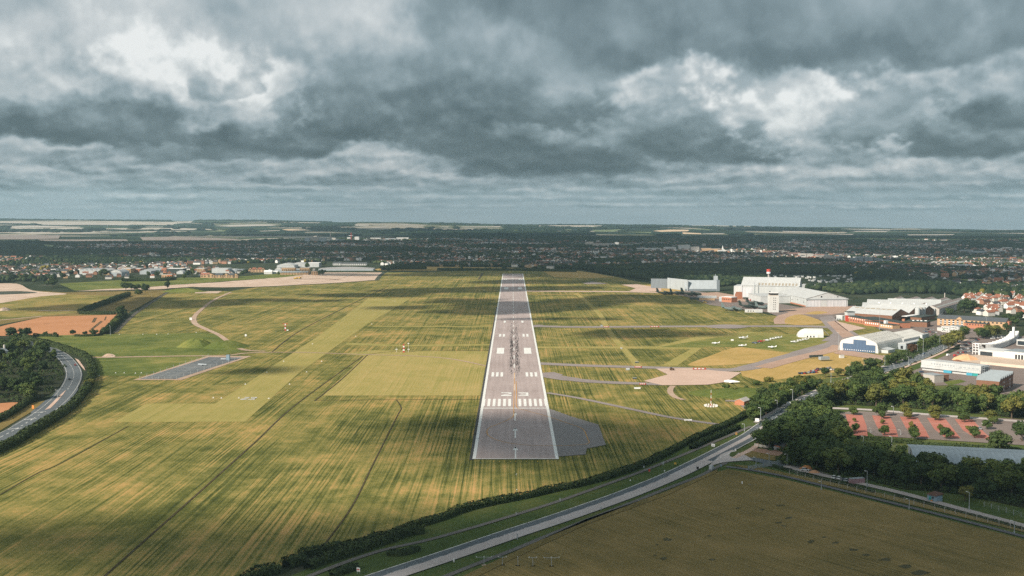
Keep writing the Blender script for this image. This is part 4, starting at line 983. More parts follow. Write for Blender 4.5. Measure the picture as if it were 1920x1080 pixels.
for i, (px, py, h, tn) in enumerate([(1600, 779, 5.5, 'mid'), (1651, 782, 9, 'mid'), (1653, 786, 5.5, 'mid'), (1699, 783, 9, 'olive'), (1702, 787, 5.5, 'olive'), (1751, 784, 8.5, 'olive'), (1753, 789, 6, 'olive'), (1803, 788, 9.5, 'mid'), (1808, 793, 6.5, 'mid'), (1858, 792, 8, 'olive'), (1862, 796, 5, 'mid'),
    (1603, 812, 6, 'mid'), (1658, 818, 6.5, 'mid'), (1714, 826, 8, 'mid'), (1774, 824, 7, 'mid'), (1827, 822, 7, 'mid'), (1602, 792, 3, 'olive'), (1655, 796, 3.2, 'olive'), (1709, 803, 4, 'olive'), (1762, 806, 3.4, 'olive'), (1816, 808, 3.4, 'olive')]):
    row = 'far row' if i < 11 else 'near row' if i < 16 else 'middle row of saplings'
    nth = (['first', 'first tall one', 'second', 'second tall one', 'third', 'third tall one', 'fourth', 'fourth tall one', 'fifth', 'fifth tall one', 'sixth'] + ['first', 'second', 'third', 'fourth', 'fifth']*2)[i]
    single(px, py, h, 'round', tn, f"small {TONES[tn]} car park tree, {nth} in the {row}", 'car park trees')

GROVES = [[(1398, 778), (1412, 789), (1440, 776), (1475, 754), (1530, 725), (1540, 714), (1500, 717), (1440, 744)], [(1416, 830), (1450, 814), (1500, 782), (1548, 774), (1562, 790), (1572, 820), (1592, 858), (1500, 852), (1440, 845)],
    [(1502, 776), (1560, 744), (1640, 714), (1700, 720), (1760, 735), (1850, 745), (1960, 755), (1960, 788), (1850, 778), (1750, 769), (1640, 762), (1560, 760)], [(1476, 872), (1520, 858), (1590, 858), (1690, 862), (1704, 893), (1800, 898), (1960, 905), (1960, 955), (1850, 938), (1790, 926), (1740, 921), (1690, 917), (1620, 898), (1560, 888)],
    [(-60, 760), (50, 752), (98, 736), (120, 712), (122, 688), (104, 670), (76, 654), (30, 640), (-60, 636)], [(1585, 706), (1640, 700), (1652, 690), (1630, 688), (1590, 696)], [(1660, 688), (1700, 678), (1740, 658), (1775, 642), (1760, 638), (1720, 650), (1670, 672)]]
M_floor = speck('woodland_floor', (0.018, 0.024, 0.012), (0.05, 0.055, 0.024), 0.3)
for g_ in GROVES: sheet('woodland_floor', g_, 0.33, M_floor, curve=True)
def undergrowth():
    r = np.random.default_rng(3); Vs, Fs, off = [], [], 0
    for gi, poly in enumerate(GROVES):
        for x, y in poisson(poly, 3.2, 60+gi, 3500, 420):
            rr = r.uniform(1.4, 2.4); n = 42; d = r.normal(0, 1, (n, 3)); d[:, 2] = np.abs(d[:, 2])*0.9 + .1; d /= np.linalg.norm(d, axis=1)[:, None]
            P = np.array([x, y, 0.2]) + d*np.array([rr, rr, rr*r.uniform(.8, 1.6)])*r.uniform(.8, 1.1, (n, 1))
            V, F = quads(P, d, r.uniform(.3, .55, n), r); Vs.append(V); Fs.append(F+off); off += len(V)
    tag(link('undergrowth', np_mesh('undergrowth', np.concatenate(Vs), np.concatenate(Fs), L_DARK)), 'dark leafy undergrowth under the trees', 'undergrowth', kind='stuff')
undergrowth()

# hedges: rounded banks of small leaves
def hedge(name, px, w, h, label, seed, cat='hedge', world=False, gaps=0.0, group=None, material=None):
    r = np.random.default_rng(seed); P = smooth_line([G(*p) for p in px], 6)
    seg = []; L = 0
    for a, b in zip(P, P[1:]):
        d = (b-a).length; seg.append((a, b, L, d)); L += d
    n = int(L*(w + 2*h)*2.2); 
    t = r.uniform(0, L, n); st = np.array([s[2] for s in seg]); k = np.searchsorted(st, t, 'right')-1
    A = np.array([s[0].xy for s in seg]); Bv = np.array([s[1].xy for s in seg]); dl = np.array([max(s[3], .01) for s in seg])
    f = ((t - st[k])/dl[k])[:, None]; C0 = A[k]*(1-f) + Bv[k]*f; T_ = (Bv[k]-A[k])/dl[k][:, None]; Nn = np.stack([-T_[:,1], T_[:,0]], 1)
    ang = r.uniform(0, np.pi, n); hv = h*(0.78 + 0.5*fbm(t/9.0, t*0+seed, 3, seed)); wv = w*(0.75 + 0.5*fbm(t/11.0, t*0+seed+5, 3, seed+2))
    q = np.sign(np.cos(ang))*np.abs(np.cos(ang))**0.6; qz = np.sin(ang)**0.5; rad = r.uniform(0.86, 1.1, n)
    XY = C0 + Nn*(q*wv/2*rad)[:, None]; Z = np.maximum(0.1, hv*qz*rad)
    Pp = np.column_stack([XY, Z]); nr = np.column_stack([Nn*q[:, None], np.sin(ang)+0.2])
    V, F = quads(Pp, nr, r.uniform(0.30, 0.62, n), r, 0.5)
    org = G(*px[len(px)//2]); V = V - np.array([org.x, org.y, 0])
    me = np_mesh(name, V, F, material or L_HEDGE)
    o = tag(link(name, me, None, (org.x, org.y, 0)), label, cat, group)
    b = MB(); Lf, Rt = strip_pts(P, w*0.72); z1 = h*0.72
    for i in range(len(P)-1):
        l0, r0, l1, r1 = Lf[i], Rt[i], Lf[i+1], Rt[i+1]; c0, c1 = (l0+r0)/2, (l1+r1)/2
        b.face([(l0.x,l0.y,0),(l1.x,l1.y,0),(l1.x,l1.y,z1*.8),(l0.x,l0.y,z1*.8)]); b.face([(l0.x,l0.y,z1*.8),(l1.x,l1.y,z1*.8),(c1.x,c1.y,z1),(c0.x,c0.y,z1)])
        b.face([(c0.x,c0.y,z1),(c1.x,c1.y,z1),(r1.x,r1.y,z1*.8),(r0.x,r0.y,z1*.8)]); b.face([(r0.x,r0.y,z1*.8),(r1.x,r1.y,z1*.8),(r1.x,r1.y,0),(r0.x,r0.y,0)])
    core = b.build('branches', material or L_HEDGE, None, (org.x, org.y, 0)); core.parent = o; core.location = (0, 0, 0)
    return o
hedge('hedge', [(1408, 774), (1376, 792), (1340, 808), (1300, 826), (1262, 846), (1220, 868), (1180, 884), (1130, 900), (1085, 912), (1040, 921), (1000, 931), (960, 939), (905, 950), (860, 962), (830, 974), (790, 986), (740, 1004), (700, 1016), (660, 1026), (620, 1034), (585, 1041), (562, 1046)], 3.8, 2.9, 'long dark hedge between the airfield grass and the roadside path', 3)
hedge('hedge', [(1384, 804), (1350, 818), (1322, 830), (1296, 843)], 3.6, 2.8, 'short second hedge beside the upper end of the roadside path', 5)
hedge('hedge', [(796, 1000), (770, 1002), (735, 1014), (700, 1026), (660, 1040), (625, 1050), (590, 1062), (576, 1068)], 4.6, 3.6, 'bushy hedge section in front of the long hedge', 7)
hedge('hedge', [(570, 1056), (552, 1060), (536, 1066)], 5.2, 4.2, 'rounded dark shrub clump at the broken end of the long hedge', 9)
hedge('hedge', [(522, 1072), (500, 1078), (470, 1090), (440, 1104)], 4.5, 3.6, 'dark hedge end at the bottom edge of the picture', 11)
hedge('hedge', [(728, 1040), (750, 1042), (784, 1032)], 3.4, 2.0, 'low oval hedge island on the grass beside the main road', 13)
hedge('hedge', [(622, 1082), (645, 1074), (668, 1066)], 3.6, 2.4, 'low hedge behind the white roadside board', 15)
hedge('hedge', [(-60, 872), (0, 846), (30, 832), (70, 808), (110, 784), (138, 762), (158, 740), (168, 720), (173, 702), (171, 687), (164, 675), (152, 667), (130, 660), (104, 652), (80, 645), (55, 638), (40, 632)], 6.0, 4.6, 'tall curving hedge along the outside of the left bend', 17)
hedge('hedge', [(-60, 805), (-10, 792), (20, 778), (40, 764), (58, 752), (64, 746)], 4.5, 3.6, 'hedge between the lower orange field and the left road', 19)
hedge('hedge', [(1608, 823), (1680, 830), (1760, 838), (1840, 842), (1930, 850)], 3.0, 2.0, 'low hedge along the near side of the car park', 21)
hedge('hedge', [(152, 588), (170, 580), (190, 573), (212, 565), (228, 559), (241, 555)], 9, 6, 'dark hedgerow between the two far brown fields', 23)
hedge('hedge', [(150, 589), (185, 590), (216, 590)], 6, 4, 'dark hedgerow along the top of the orange field', 25)
hedge('hedge', [(194, 627), (206, 618), (216, 607), (226, 597), (234, 591)], 8, 5, 'dark hedgerow up the right side of the orange field', 27)
hedge('hedge', [(62, 631), (90, 631), (108, 632)], 4, 3, 'low hedgerow on the near left edge of the orange field', 29)
hedge('hedge', [(140, 631), (168, 631), (192, 629)], 4, 2.4, 'low hedgerow on the near right edge of the orange field', 30)
hedge('hedge', [(820, 507), (900, 507.5), (960, 507.5), (1010, 508.5), (1080, 510)], 10, 6, 'far dark hedgerow closing the end of the runway', 31)
hedge('hedge', [(800, 505), (740, 505.5), (720, 507)], 22, 10, 'thick far scrub left of the runway end', 33)
hedge('hedge', [(230, 528), (262, 527), (300, 527), (325, 524)], 16, 6, 'far scrub line below the white industrial sheds', 35)
hedge('hedge', [(1450, 876), (1480, 884), (1520, 894), (1560, 904), (1600, 914), (1640, 925)], 1.6, 1.3, 'row of low young shrubs along the perimeter fence', 37)
hedge('hedge', [(1680, 930), (1760, 952), (1840, 972), (1920, 994)], 1.6, 1.0, 'straggling low shrubs along the lower drive verge', 39)
# mounds (grass banks) by the meadow
def mound(px, rx, ry, h, label, seed):
    c = G(*px); n = 26; b = MB(); r = random.Random(seed)
    ring = [[(c.x + math.cos(a)*rx*q, c.y + math.sin(a)*ry*q, h*(1-q*q)**1.2*r.uniform(.85, 1.1) if q < 1 else 0.0) for a in [2*math.pi*k/n for k in range(n)]] for q in (1.0, .82, .6, .35, .12)]
    b.loft(ring, cap=False); b.face(ring[-1])
    tag(b.build('mound', M_green, None, (c.x, c.y, 0), True), kind='structure')
mound((368, 650), 20, 17, 8.5, '', 1); mound((424, 650), 24, 26, 6.0, '', 2); mound((300, 655), 45, 10, 1.8, '', 3); mound((345, 547), 40, 22, 6, '', 4); mound((1395, 738), 42, 26, 3.5, '', 6)
for i, (px, py) in enumerate(((1345, 735), (1362, 729), (1380, 738), (1400, 730), (1420, 722), (1440, 716), (1395, 742))):
    single(px, py, 2.4 + (i % 3)*.7, 'bush', ('dark', 'mid', 'olive')[i % 3], f"low {('dark', 'green', 'olive')[i % 3]} scrub bush on the rough bank behind the mast, {('first', 'second', 'third', 'fourth', 'fifth', 'sixth', 'seventh')[i]} from the left", 'scrub bushes on the rough bank')
# ------------------------------------------------------------------ far town: trees and houses beyond counting
def tint_mat(name, stops):
    return mat(name, lambda N: N.ramp(N.attr('tint'), stops), rough=0.9, spec=0.05)
M_far = tint_mat('far_foliage', [(0.0, (0.009, 0.018, 0.012)), (0.4, (0.018, 0.032, 0.016)), (0.8, (0.060, 0.080, 0.032)), (0.96, (0.095, 0.105, 0.034)), (1.0, (0.17, 0.14, 0.03))])
FIELDS = [ # open ground among the far trees, photo rows
    [(-60, 441), (114, 441), (108, 448), (60, 448), (-60, 449)], [(70, 449.5), (237, 449), (242, 454), (80, 453)], [(255, 444.5), (330, 444), (450, 448.5), (440, 451), (330, 451), (262, 451)],
    [(78, 458), (106, 460), (100, 466), (82, 464)], [(690, 506), (720, 500), (960, 500), (1030, 505), (1010, 510), (700, 510)], [(1738, 522), (1862, 523), (1850, 529), (1745, 529)],
    [(600, 490), (700, 488), (702, 510), (600, 512)], [(1436, 514), (1604, 516), (1606, 539), (1500, 539), (1440, 533)]]
TOWN = [(-80, 455), (200, 456), (480, 453), (700, 446), (960, 444), (1400, 446), (1990, 446), (1990, 566), (1850, 560), (1770, 551), (1660, 550), (1600, 553), (1500, 540), (1382, 534), (1346, 538), (1240, 529),
        (1150, 517), (1090, 506), (960, 503), (720, 500), (700, 494), (600, 492), (500, 493), (360, 497), (240, 506), (110, 516), (100, 528), (-80, 532)]
BUILT = []  # keep-clear circles (x, y, r) filled by the buildings
def scatter(d0, d1, spacing, seed, poly, fields=True):
    r = np.random.default_rng(seed); out = []
    y = d0
    while y < d1:
        w = 0.52*y; n = int(2*w/spacing)
        xs = np.linspace(-w, w, n) + r.uniform(-.5, .5, n)*spacing; yy = y + r.uniform(-.5, .5, n)*spacing
        out.append(np.stack([xs, yy], 1)); y += spacing
    P = np.concatenate(out)
    zc = P[:, 1]*CP + CAM_H*SP; px = 960 + P[:, 0]/zc*FOC; py = 540 - (P[:, 1]*SP - CAM_H*CP)/zc*FOC
    def ip(poly):
        c = np.zeros(len(px), bool); n = len(poly)
        for i in range(n):
            (x1, y1), (x2, y2) = poly[i], poly[i-1]
            if y1 == y2: continue
            k = ((y1 > py) != (y2 > py)) & (px < (x2-x1)*(py-y1)/(y2-y1)+x1); c ^= k
        return c
    keep = ip(poly)
    if fields:
        for f in FIELDS: keep &= ~ip(f)
    for (x, yv, rr) in BUILT:
        sel = keep & (np.abs(P[:, 1]-yv) < rr + 20); keep[sel] &= ((P[sel, 0]-x)**2 + (P[sel, 1]-yv)**2) > (rr+5)**2
    return P[keep], px[keep], py[keep]
def lumps(P, rr, hh, tint, base, seed):
    r = np.random.default_rng(seed); bv, bf = base; n = len(P)
    tmpl = [bv*r.uniform(0.72, 1.2, (len(bv), 1)) for _ in range(12)]
    T_ = np.stack(tmpl)[r.integers(0, 12, n)]
    a = r.uniform(0, 6.28, n); ca, sa = np.cos(a)[:, None], np.sin(a)[:, None]
    X = (T_[:, :, 0]*ca - T_[:, :, 1]*sa)*rr[:, None] + P[:, 0:1]; Y = (T_[:, :, 0]*sa + T_[:, :, 1]*ca)*rr[:, None] + P[:, 1:2]
    zt = terrain(P[:, 0], P[:, 1])[:, None]
    Z = (T_[:, :, 2]*0.5 + 0.46)*hh[:, None] + zt
    V = np.stack([X, Y, Z], -1).reshape(-1, 3)
    F = (bf[None] + (np.arange(n)*len(bv))[:, None, None]).reshape(-1, 3)
    return V, F, np.repeat(tint, len(bv))
def far_trees():
    parts = []
    for (d0, d1, sp, base, seed, r0, hmul) in ((1450, 3300, 8.6, ICO1, 1, 1.0, 1.0), (3300, 5200, 11.5, ICO0, 2, 1.25, 1.0), (5200, 7400, 19, ICO0, 3, 2.0, 1.05)):
        P, px, py = scatter(d0, d1, sp, seed, TOWN); r = np.random.default_rng(seed+50)
        open_ = fbm(P[:, 0]/130, P[:, 1]/130, 3, 8)
        house = fbm(P[:, 0]/520+3, P[:, 1]/520, 2, 12)     # where the streets are
        k = open_ > np.where(house > 0.46, 0.46, 0.30)
        wild = (px > 1230) & (py > 505) & (px < 1700); k |= wild & (open_ > 0.25)
        wild2 = (px < 120) & (py < 478); k |= wild2
        k &= ~((px > 120) & (px < 480) & (py > 500) & (r.uniform(0, 1, len(px)) < .78))
        k &= ~((px < 121) & (py > 484) & (r.uniform(0, 1, len(px)) < .6))
        k &= ~((px > 1770) & (py > 556) & (r.uniform(0, 1, len(px)) < .2))
        P = P[k]; n = len(P)
        rad = r.uniform(3.6, 7.2, n)*r0*(0.8 + 0.5*fbm(P[:, 0]/200, P[:, 1]/200, 2, 33)); h = r.uniform(7.5, 14, n)*hmul*(0.75 + 0.5*fbm(P[:, 0]/240, P[:, 1]/240, 2, 35))
        h = np.where(house[k] > 0.46, h*.78, h)
        t = np.clip(0.12 + 0.62*fbm(P[:, 0]/90, P[:, 1]/90, 3, 37) + r.normal(0, .14, n), 0, .95)
        t[r.uniform(0, 1, n) < 0.006] = 1.0
        parts.append(lumps(P, rad, h, t, base, seed+9))
    # woods and hedgerows of the far farmland
    P, px, py = scatter(7300, 12500, 46, 4, [(-80, 424), (1990, 431), (1990, 447), (960, 446), (480, 454), (-80, 456)]); r = np.random.default_rng(71)
    wv = fbm(P[:, 0]/1400, P[:, 1]/850, 4, 60); k = wv > 0.56
    pyt = 405 + (CAM_H - terrain(P[:, 0], P[:, 1]))*FOC/P[:, 1]
    for q in FARQ:
        qx, qy = [p[0] for p in q], [p[1] for p in q]; k &= ~((px > min(qx)-6) & (px < max(qx)+6) & (pyt > min(qy)-.4) & (pyt < max(qy)+4.2))
    P = P[k]; n = len(P)
    parts.append(lumps(P, r.uniform(22, 40, n), r.uniform(9, 17, n), np.clip(r.normal(.3, .15, n), 0, .9), ICO0, 77))
    V, F, T_, off = [], [], [], 0
    for v, f, t in parts: V.append(v); F.append(f+off); T_.append(t); off += len(v)
    o = link('distant_trees', np_mesh('distant_trees', np.concatenate(V), np.concatenate(F), M_far, tint=np.concatenate(T_)))
    tag(o, 'far mass of dark trees filling the town beyond the airfield', 'trees', kind='stuff')
    return sum(len(p[1]) for p in parts)

# houses
M_hw = [mat('house_render', col=(0.64, 0.61, 0.56)), mat('house_brick', col=(0.33, 0.17, 0.11)), mat('house_buff_brick', col=(0.48, 0.33, 0.20)), mat('house_pale', col=(0.76, 0.75, 0.73))]
M_hr = [mat('roof_red_tile', col=(0.28, 0.115, 0.072)), mat('roof_slate', col=(0.07, 0.075, 0.082)), mat('roof_brown_tile', col=(0.11, 0.07, 0.055)), mat('roof_pale', col=(0.42, 0.41, 0.40))]
M_glass = mat('window_glass', col=(0.03, 0.04, 0.05), rough=0.2, spec=0.5)
def house_arrays(P, seed, w=(8, 16), d=(7, 10), e=(4.5, 6), rg=(2.2, 3.6), ang=None):
    r = np.random.default_rng(seed); n = len(P); W_ = r.uniform(*w, n)/2; D_ = r.uniform(*d, n)/2; H_ = r.uniform(*e, n); R_ = H_ + r.uniform(*rg, n)
    a = r.uniform(-.6, .6, n) + np.where(r.uniform(0, 1, n) < .5, 0, np.pi/2) if ang is None else ang
    loc = np.zeros((n, 10, 3)); sx = np.array([-1, 1, 1, -1, -1, 1, 1, -1, -1, 1]); sy = np.array([-1, -1, 1, 1, -1, -1, 1, 1, 0, 0])
    lx = sx[None]*W_[:, None]; ly = sy[None]*D_[:, None]
    z = np.concatenate([np.zeros((n, 4)), np.repeat(H_[:, None], 4, 1), np.repeat(R_[:, None], 2, 1)], 1)
    ca, sa = np.cos(a)[:, None], np.sin(a)[:, None]
    V = np.stack([lx*ca - ly*sa + P[:, 0:1], lx*sa + ly*ca + P[:, 1:2], z], -1).reshape(-1, 3)
    f = np.array([(0,1,5,4), (1,2,6,5), (2,3,7,6), (3,0,4,7), (4,5,9,8), (6,7,8,9), (5,6,9,9), (7,4,8,8)])
    F = (f[None] + (np.arange(n)*10)[:, None, None]).reshape(-1, 4)
    wall = np.repeat(r.choice([0, 3, 3, 3, 1, 2], n), 8).reshape(n, 8); roof = r.choice([4, 5, 5, 6, 6, 5], n)
    wall[:, 4] = roof; wall[:, 5] = roof
    return V, F, wall.ravel()
def fix_poly(me):
    pass
def far_houses():
    V, F, MI, off = [], [], [], 0
    for (d0, d1, sp, seed) in ((1500, 3300, 19, 5), (3300, 5200, 26, 6), (5200, 7000, 44, 7)):
        P, px, py = scatter(d0, d1, sp, seed, TOWN); r = np.random.default_rng(seed)
        house = fbm(P[:, 0]/520+3, P[:, 1]/520, 2, 12)
        k = (r.uniform(0, 1, len(P)) < np.clip((house-0.41)*4.0, 0.02, .6)) & (py > 449)
        k &= ~((px > 1230) & (py > 512) & (px < 1700)); k |= (px > 1770) & (py > 556) & (r.uniform(0, 1, len(P)) < .0)
        k &= ~((px < 110) & (py < 478))
        P = P[k]
        v, f, mi = house_arrays(P, seed+3, w=(8, 20) if d0 < 5000 else (14, 34), e=(4.5, 7.5)); V.append(v); F.append(f+off); MI.append(mi); off += len(v)
    V = np.concatenate(V); F = np.concatenate(F); MI = np.concatenate(MI)
    me = bpy.data.meshes.new('distant_houses'); me.from_pydata(V.tolist(), [], [tuple(q) if q[2] != q[3] else tuple(q[:3]) for q in F.tolist()])
    for m in M_hw + M_hr: me.materials.append(m)
    me.polygons.foreach_set('material_index', MI.astype(np.int32)); me.update()
    tag(link('distant_houses', me), 'far scatter of pale house walls and roofs among the town trees', 'houses', kind='stuff')
    return len(F)//8
# ------------------------------------------------------------------ buildings
def corr(name, c, n=0.55, axis=0, stain=0.25):
    """profiled metal sheet: ribs and weather stains"""
    def b(N):
        x, y, z = N.obj(); u = (x, y)[axis]
        rib = (u*n).fn('FRACT').ss(0.35, 0.65); s = N.noise(N.vec(x*0.3, y*0.3, z*0.06), 0.5, 4, 0.65)
        cc = N.node('ShaderNodeRGB'); cc.outputs[0].default_value = (*c, 1)
        return N.mul(E(N.t, cc.outputs[0]), (s-0.5)*(stain*2) + rib*0.08 + 0.96)
    return mat(name, b, rough=0.6, spec=0.3)
B_white = corr('white_cladding', (0.50, 0.52, 0.525)); B_roofw = corr('white_sheet_roof', (0.52, 0.53, 0.528), 0.4); B_roofc = corr('cream_sheet_roof', (0.70, 0.68, 0.63), 0.16)
B_grey = corr('grey_cladding', (0.17, 0.20, 0.225)); B_lgrey = corr('pale_grey_cladding', (0.36, 0.40, 0.43)); B_lav = corr('door_grey', (0.56, 0.57, 0.60), 0.2)
B_blue = corr('blue_door', (0.075, 0.125, 0.21), 0.3, stain=0.12); B_brownroof = corr('weathered_roof', (0.27, 0.22, 0.20), 0.2); B_brownl = corr('rooflight_strip', (0.36, 0.37, 0.35), 0.2)
B_brick = mat('orange_brick', col=(0.44, 0.19, 0.115)); B_dbrick = mat('dark_brick', col=(0.22, 0.115, 0.075)); B_tan = mat('tan_brick', col=(0.52, 0.345, 0.205)); B_render = mat('white_render', col=(0.62, 0.62, 0.61))
B_dkroof = mat('dark_flat_roof', col=(0.055, 0.072, 0.068)); B_slate = mat('slate_roof', col=(0.085, 0.095, 0.105)); B_greyroof = mat('grey_membrane_roof', col=(0.27, 0.31, 0.335)); B_conc = mat('pale_concrete', col=(0.46, 0.43, 0.40))
B_skyl = mat('aged_rooflight', col=(0.36, 0.31, 0.24)); B_bluep = mat('blue_hoarding', col=(0.07, 0.33, 0.46)); B_teal = mat('teal_hoarding', col=(0.04, 0.30, 0.29)); B_steel = mat('steel_grey', col=(0.33, 0.36, 0.38), rough=0.5); B_dark = mat('dark_opening', col=(0.02, 0.022, 0.026))
B_barn = corr('barn_roof', (0.185, 0.235, 0.275), 0.35); B_redp = mat('red_paint', col=(0.50, 0.07, 0.05)); B_whitep = mat('white_paint', col=(0.80, 0.80, 0.80)); B_sand = mat('sand_heap', col=(0.66, 0.40, 0.23)); B_pink = mat('pink_container', col=(0.33, 0.20, 0.22)); B_rust = mat('rusty_roof', col=(0.14, 0.075, 0.055)); B_bluew = mat('blue_wall', col=(0.24, 0.33, 0.40)); B_orange = mat('orange_barrier', col=(0.62, 0.25, 0.07)); B_yellow = mat('yellow_paint', col=(0.62, 0.40, 0.06)); B_black = mat('black_panel', col=(0.025, 0.025, 0.028)); B_green = mat('green_panel', col=(0.05, 0.22, 0.10)); B_glass = mat('dark_glass', col=(0.035, 0.045, 0.055), rough=0.15, spec=0.5)

def keep(root, L, D):
    p = root.location; rz = root.rotation_euler.z; cx, cy = p.x + math.cos(rz)*L/2 - math.sin(rz)*D/2, p.y + math.sin(rz)*L/2 + math.cos(rz)*D/2
    n = max(1, int(round(max(L, D)/max(8.0, min(L, D)))))
    for k in range(n):
        f = (k+.5)/n
        if L > D: q = (p.x + math.cos(rz)*L*f - math.sin(rz)*D/2, p.y + math.sin(rz)*L*f + math.cos(rz)*D/2)
        else: q = (p.x + math.cos(rz)*L/2 - math.sin(rz)*D*f, p.y + math.sin(rz)*L/2 + math.cos(rz)*D*f)
        BUILT.append((*q, min(L, D)*0.62 + 2))
def front(name, label, pA, pB, D, group=None, cat='building', rz=None):
    """a building whose front wall runs between two ground pixels; local x along it, y away"""
    A, Bp = G(*pA), G(*pB); d = Bp - A
    a = math.atan2(d.y, d.x) if rz is None else rz
    t = thing(name, label, cat, (A.x, A.y, 0), a, group); L = d.length if rz is None else (d.x*math.cos(a) + d.y*math.sin(a))
    keep(t, L, D); return t, L
def part(name, b, m, t): return b.build(name, m, t)
def gable(t, x0, x1, y0, y1, e, r, axis, mw, mr, oh=0.5, wall='wall', roof='roof', z0=0.0, th=0.3):
    b = MB()
    if axis == 'x':
        ym = (y0+y1)/2; b.box(x0, x1, y0, y1, z0, e); b.f.pop(); b.m.pop()
        for x in (x0, x1): b.face([(x, y0, e), (x, y1, e), (x, ym, r-0.05)])
        q = [(y0-oh, e-oh*(r-e)/(ym-y0)), (ym, r), (y1+oh, e-oh*(r-e)/(ym-y0))]; w = part(wall, b, mw, t); b = MB()
        for (ya, za), (yb, zb) in zip(q, q[1:]):
            for dz in (0.02, th): b.face([(x0-oh, ya, za+dz), (x1+oh, ya, za+dz), (x1+oh, yb, zb+dz), (x0-oh, yb, zb+dz)])
            for x in (x0-oh, x1+oh): b.face([(x, ya, za+.02), (x, yb, zb+.02), (x, yb, zb+th), (x, ya, za+th)])
        b.face([(x0-oh, q[0][0], q[0][1]+.02), (x1+oh, q[0][0], q[0][1]+.02), (x1+oh, q[0][0], q[0][1]+th), (x0-oh, q[0][0], q[0][1]+th)])
    else:
        xm = (x0+x1)/2; b.box(x0, x1, y0, y1, z0, e); b.f.pop(); b.m.pop()
        for y in (y0, y1): b.face([(x0, y, e), (x1, y, e), (xm, y, r-0.05)])
        w = part(wall, b, mw, t); b = MB(); s = (r-e)/(xm-x0); q = [(x0-oh, e-oh*s), (xm, r), (x1+oh, e-oh*s)]
        for (xa, za), (xb, zb) in zip(q, q[1:]):
            for dz in (0.02, th): b.face([(xa, y0-oh, za+dz), (xb, y0-oh, zb+dz), (xb, y1+oh, zb+dz), (xa, y1+oh, za+dz)])
            for y in (y0-oh, y1+oh): b.face([(xa, y, za+.02), (xb, y, zb+.02), (xb, y, zb+th), (xa, y, za+th)])
        for k in (0, 2):
            xa, za = q[k]; b.face([(xa, y0-oh, za+.02), (xa, y1+oh, za+.02), (xa, y1+oh, za+th), (xa, y0-oh, za+th)])
    return w, part(roof, b, mr, t)
def flat(t, x0, x1, y0, y1, h, mw, mr, wall='wall', roof='roof', z0=0.0, par=0.5):
    b = MB(); b.box(x0, x1, y0, y1, z0, h); b.f.pop(); b.m.pop(); w = part(wall, b, mw, t)
    b = MB(); b.box(x0-.15, x1+.15, y0-.15, y1+.15, h-.3, h+par*.4); return w, part(roof, b, mr, t)
WIN = {}
def wbox(m):
    if m.name not in WIN:
        b = MB(); b.box(-.5, .5, -.5, .5, -.5, .5, bottom=True); me = bpy.data.meshes.new('window'); me.from_pydata(b.v, [], b.f); me.materials.append(m); WIN[m.name] = me
    return WIN[m.name]
def window(t, x, y, z, w, h, m=None, d=0.16, side=False, name='window'):
    o = link(name, wbox(m or B_glass), t, (x, y, z)); o.scale = (d, w, h) if side else (w, d, h); return o
def winrow(t, x0, x1, n, y, z, w, h, m=None, name='window'):
    for k in range(n): window(t, x0 + (x1-x0)*(k+.5)/n, y, z, w, h, m, name=name)

# -- engine run-up pen
t, L = front('engine_test_pen', 'grey L-shaped engine test pen with a sloping front', (1284, 545.5), (1342, 546), 26)
b = MB(); L = 55.0
b.loft([[(0, 0, 0), (0, 10, 0), (0, 10, 18.5), (0, 9, 18.5), (0, 0, 4.0)], [(L, 0, 0), (L, 10, 0), (L, 10, 18.5), (L, 9, 18.5), (L, 0, 4.0)]]); part('sloping_front', b, B_lgrey, t)
b = MB(); b.box(0.5, L-.5, -.12, -.02, 0.2, 3.6); part('door_band', b, B_grey, t)
b = MB(); b.box(L+.02, L+5, -1, 24, 0, 19); part('end_wall', b, B_grey, t)
b = MB(); b.box(L-5, L+2, 11, 17, 18, 26); b.cyl(L-2, 14, 26, 29, .4); part('turret', b, B_lgrey, t)
b = MB(); b.obox((-12, 30), R(-61), 36, .6, 0, 19.5); part('side_wall', b, B_lgrey, t)
b = MB(); b.obox((-44, 66), R(-12), 15.5, .6, 0, 17.5); part('rear_wall', b, B_grey, t)
BUILT.append((G(1250, 540).x, G(1250, 540).y, 30))
# -- big white hangar with rooflights
t, L = front('hangar', 'tall white hangar with aged rooflights along its long roof', (1390, 557.1), (1494, 559.5), 62)
L = 90.0
gable(t, 0, L, 0, 62, 19, 31, 'x', B_white, B_roofw, 0.8)
for k in range(12):
    b = MB(); x = 26 + k*5.3; z = lambda y: 19 + y/31*12 + 0.42
    b.face([(x, 1, z(1)), (x+2.9, 1, z(1)), (x+2.9, 9.5, z(9.5)), (x, 9.5, z(9.5))]); part('rooflight', b, B_skyl, t)
b = MB(); b.box(1.5, 18, -.3, -.05, 0, 15.5); part('hangar_door', b, B_lav, t)
b = MB(); b.box(-0.4, 1.2, -1, 62, 0, 20); part('end_wall', b, B_lav, t)
b = MB(); b.box(-14, -0.6, 14, 60, 0, 17); part('side_annex', b, B_white, t)
b = MB(); b.cyl(21, -0.6, 0, 24, .35); b.cyl(27, -.6, 0, 24, .45); part('flue', b, B_steel, t)
window(t, 45, -.1, 9, 1.6, 3.4, B_dark, name='door')
b = MB(); b.cyl(L+1, 3, 0, 30, .5, .3); part('mast', b, B_whitep, t)
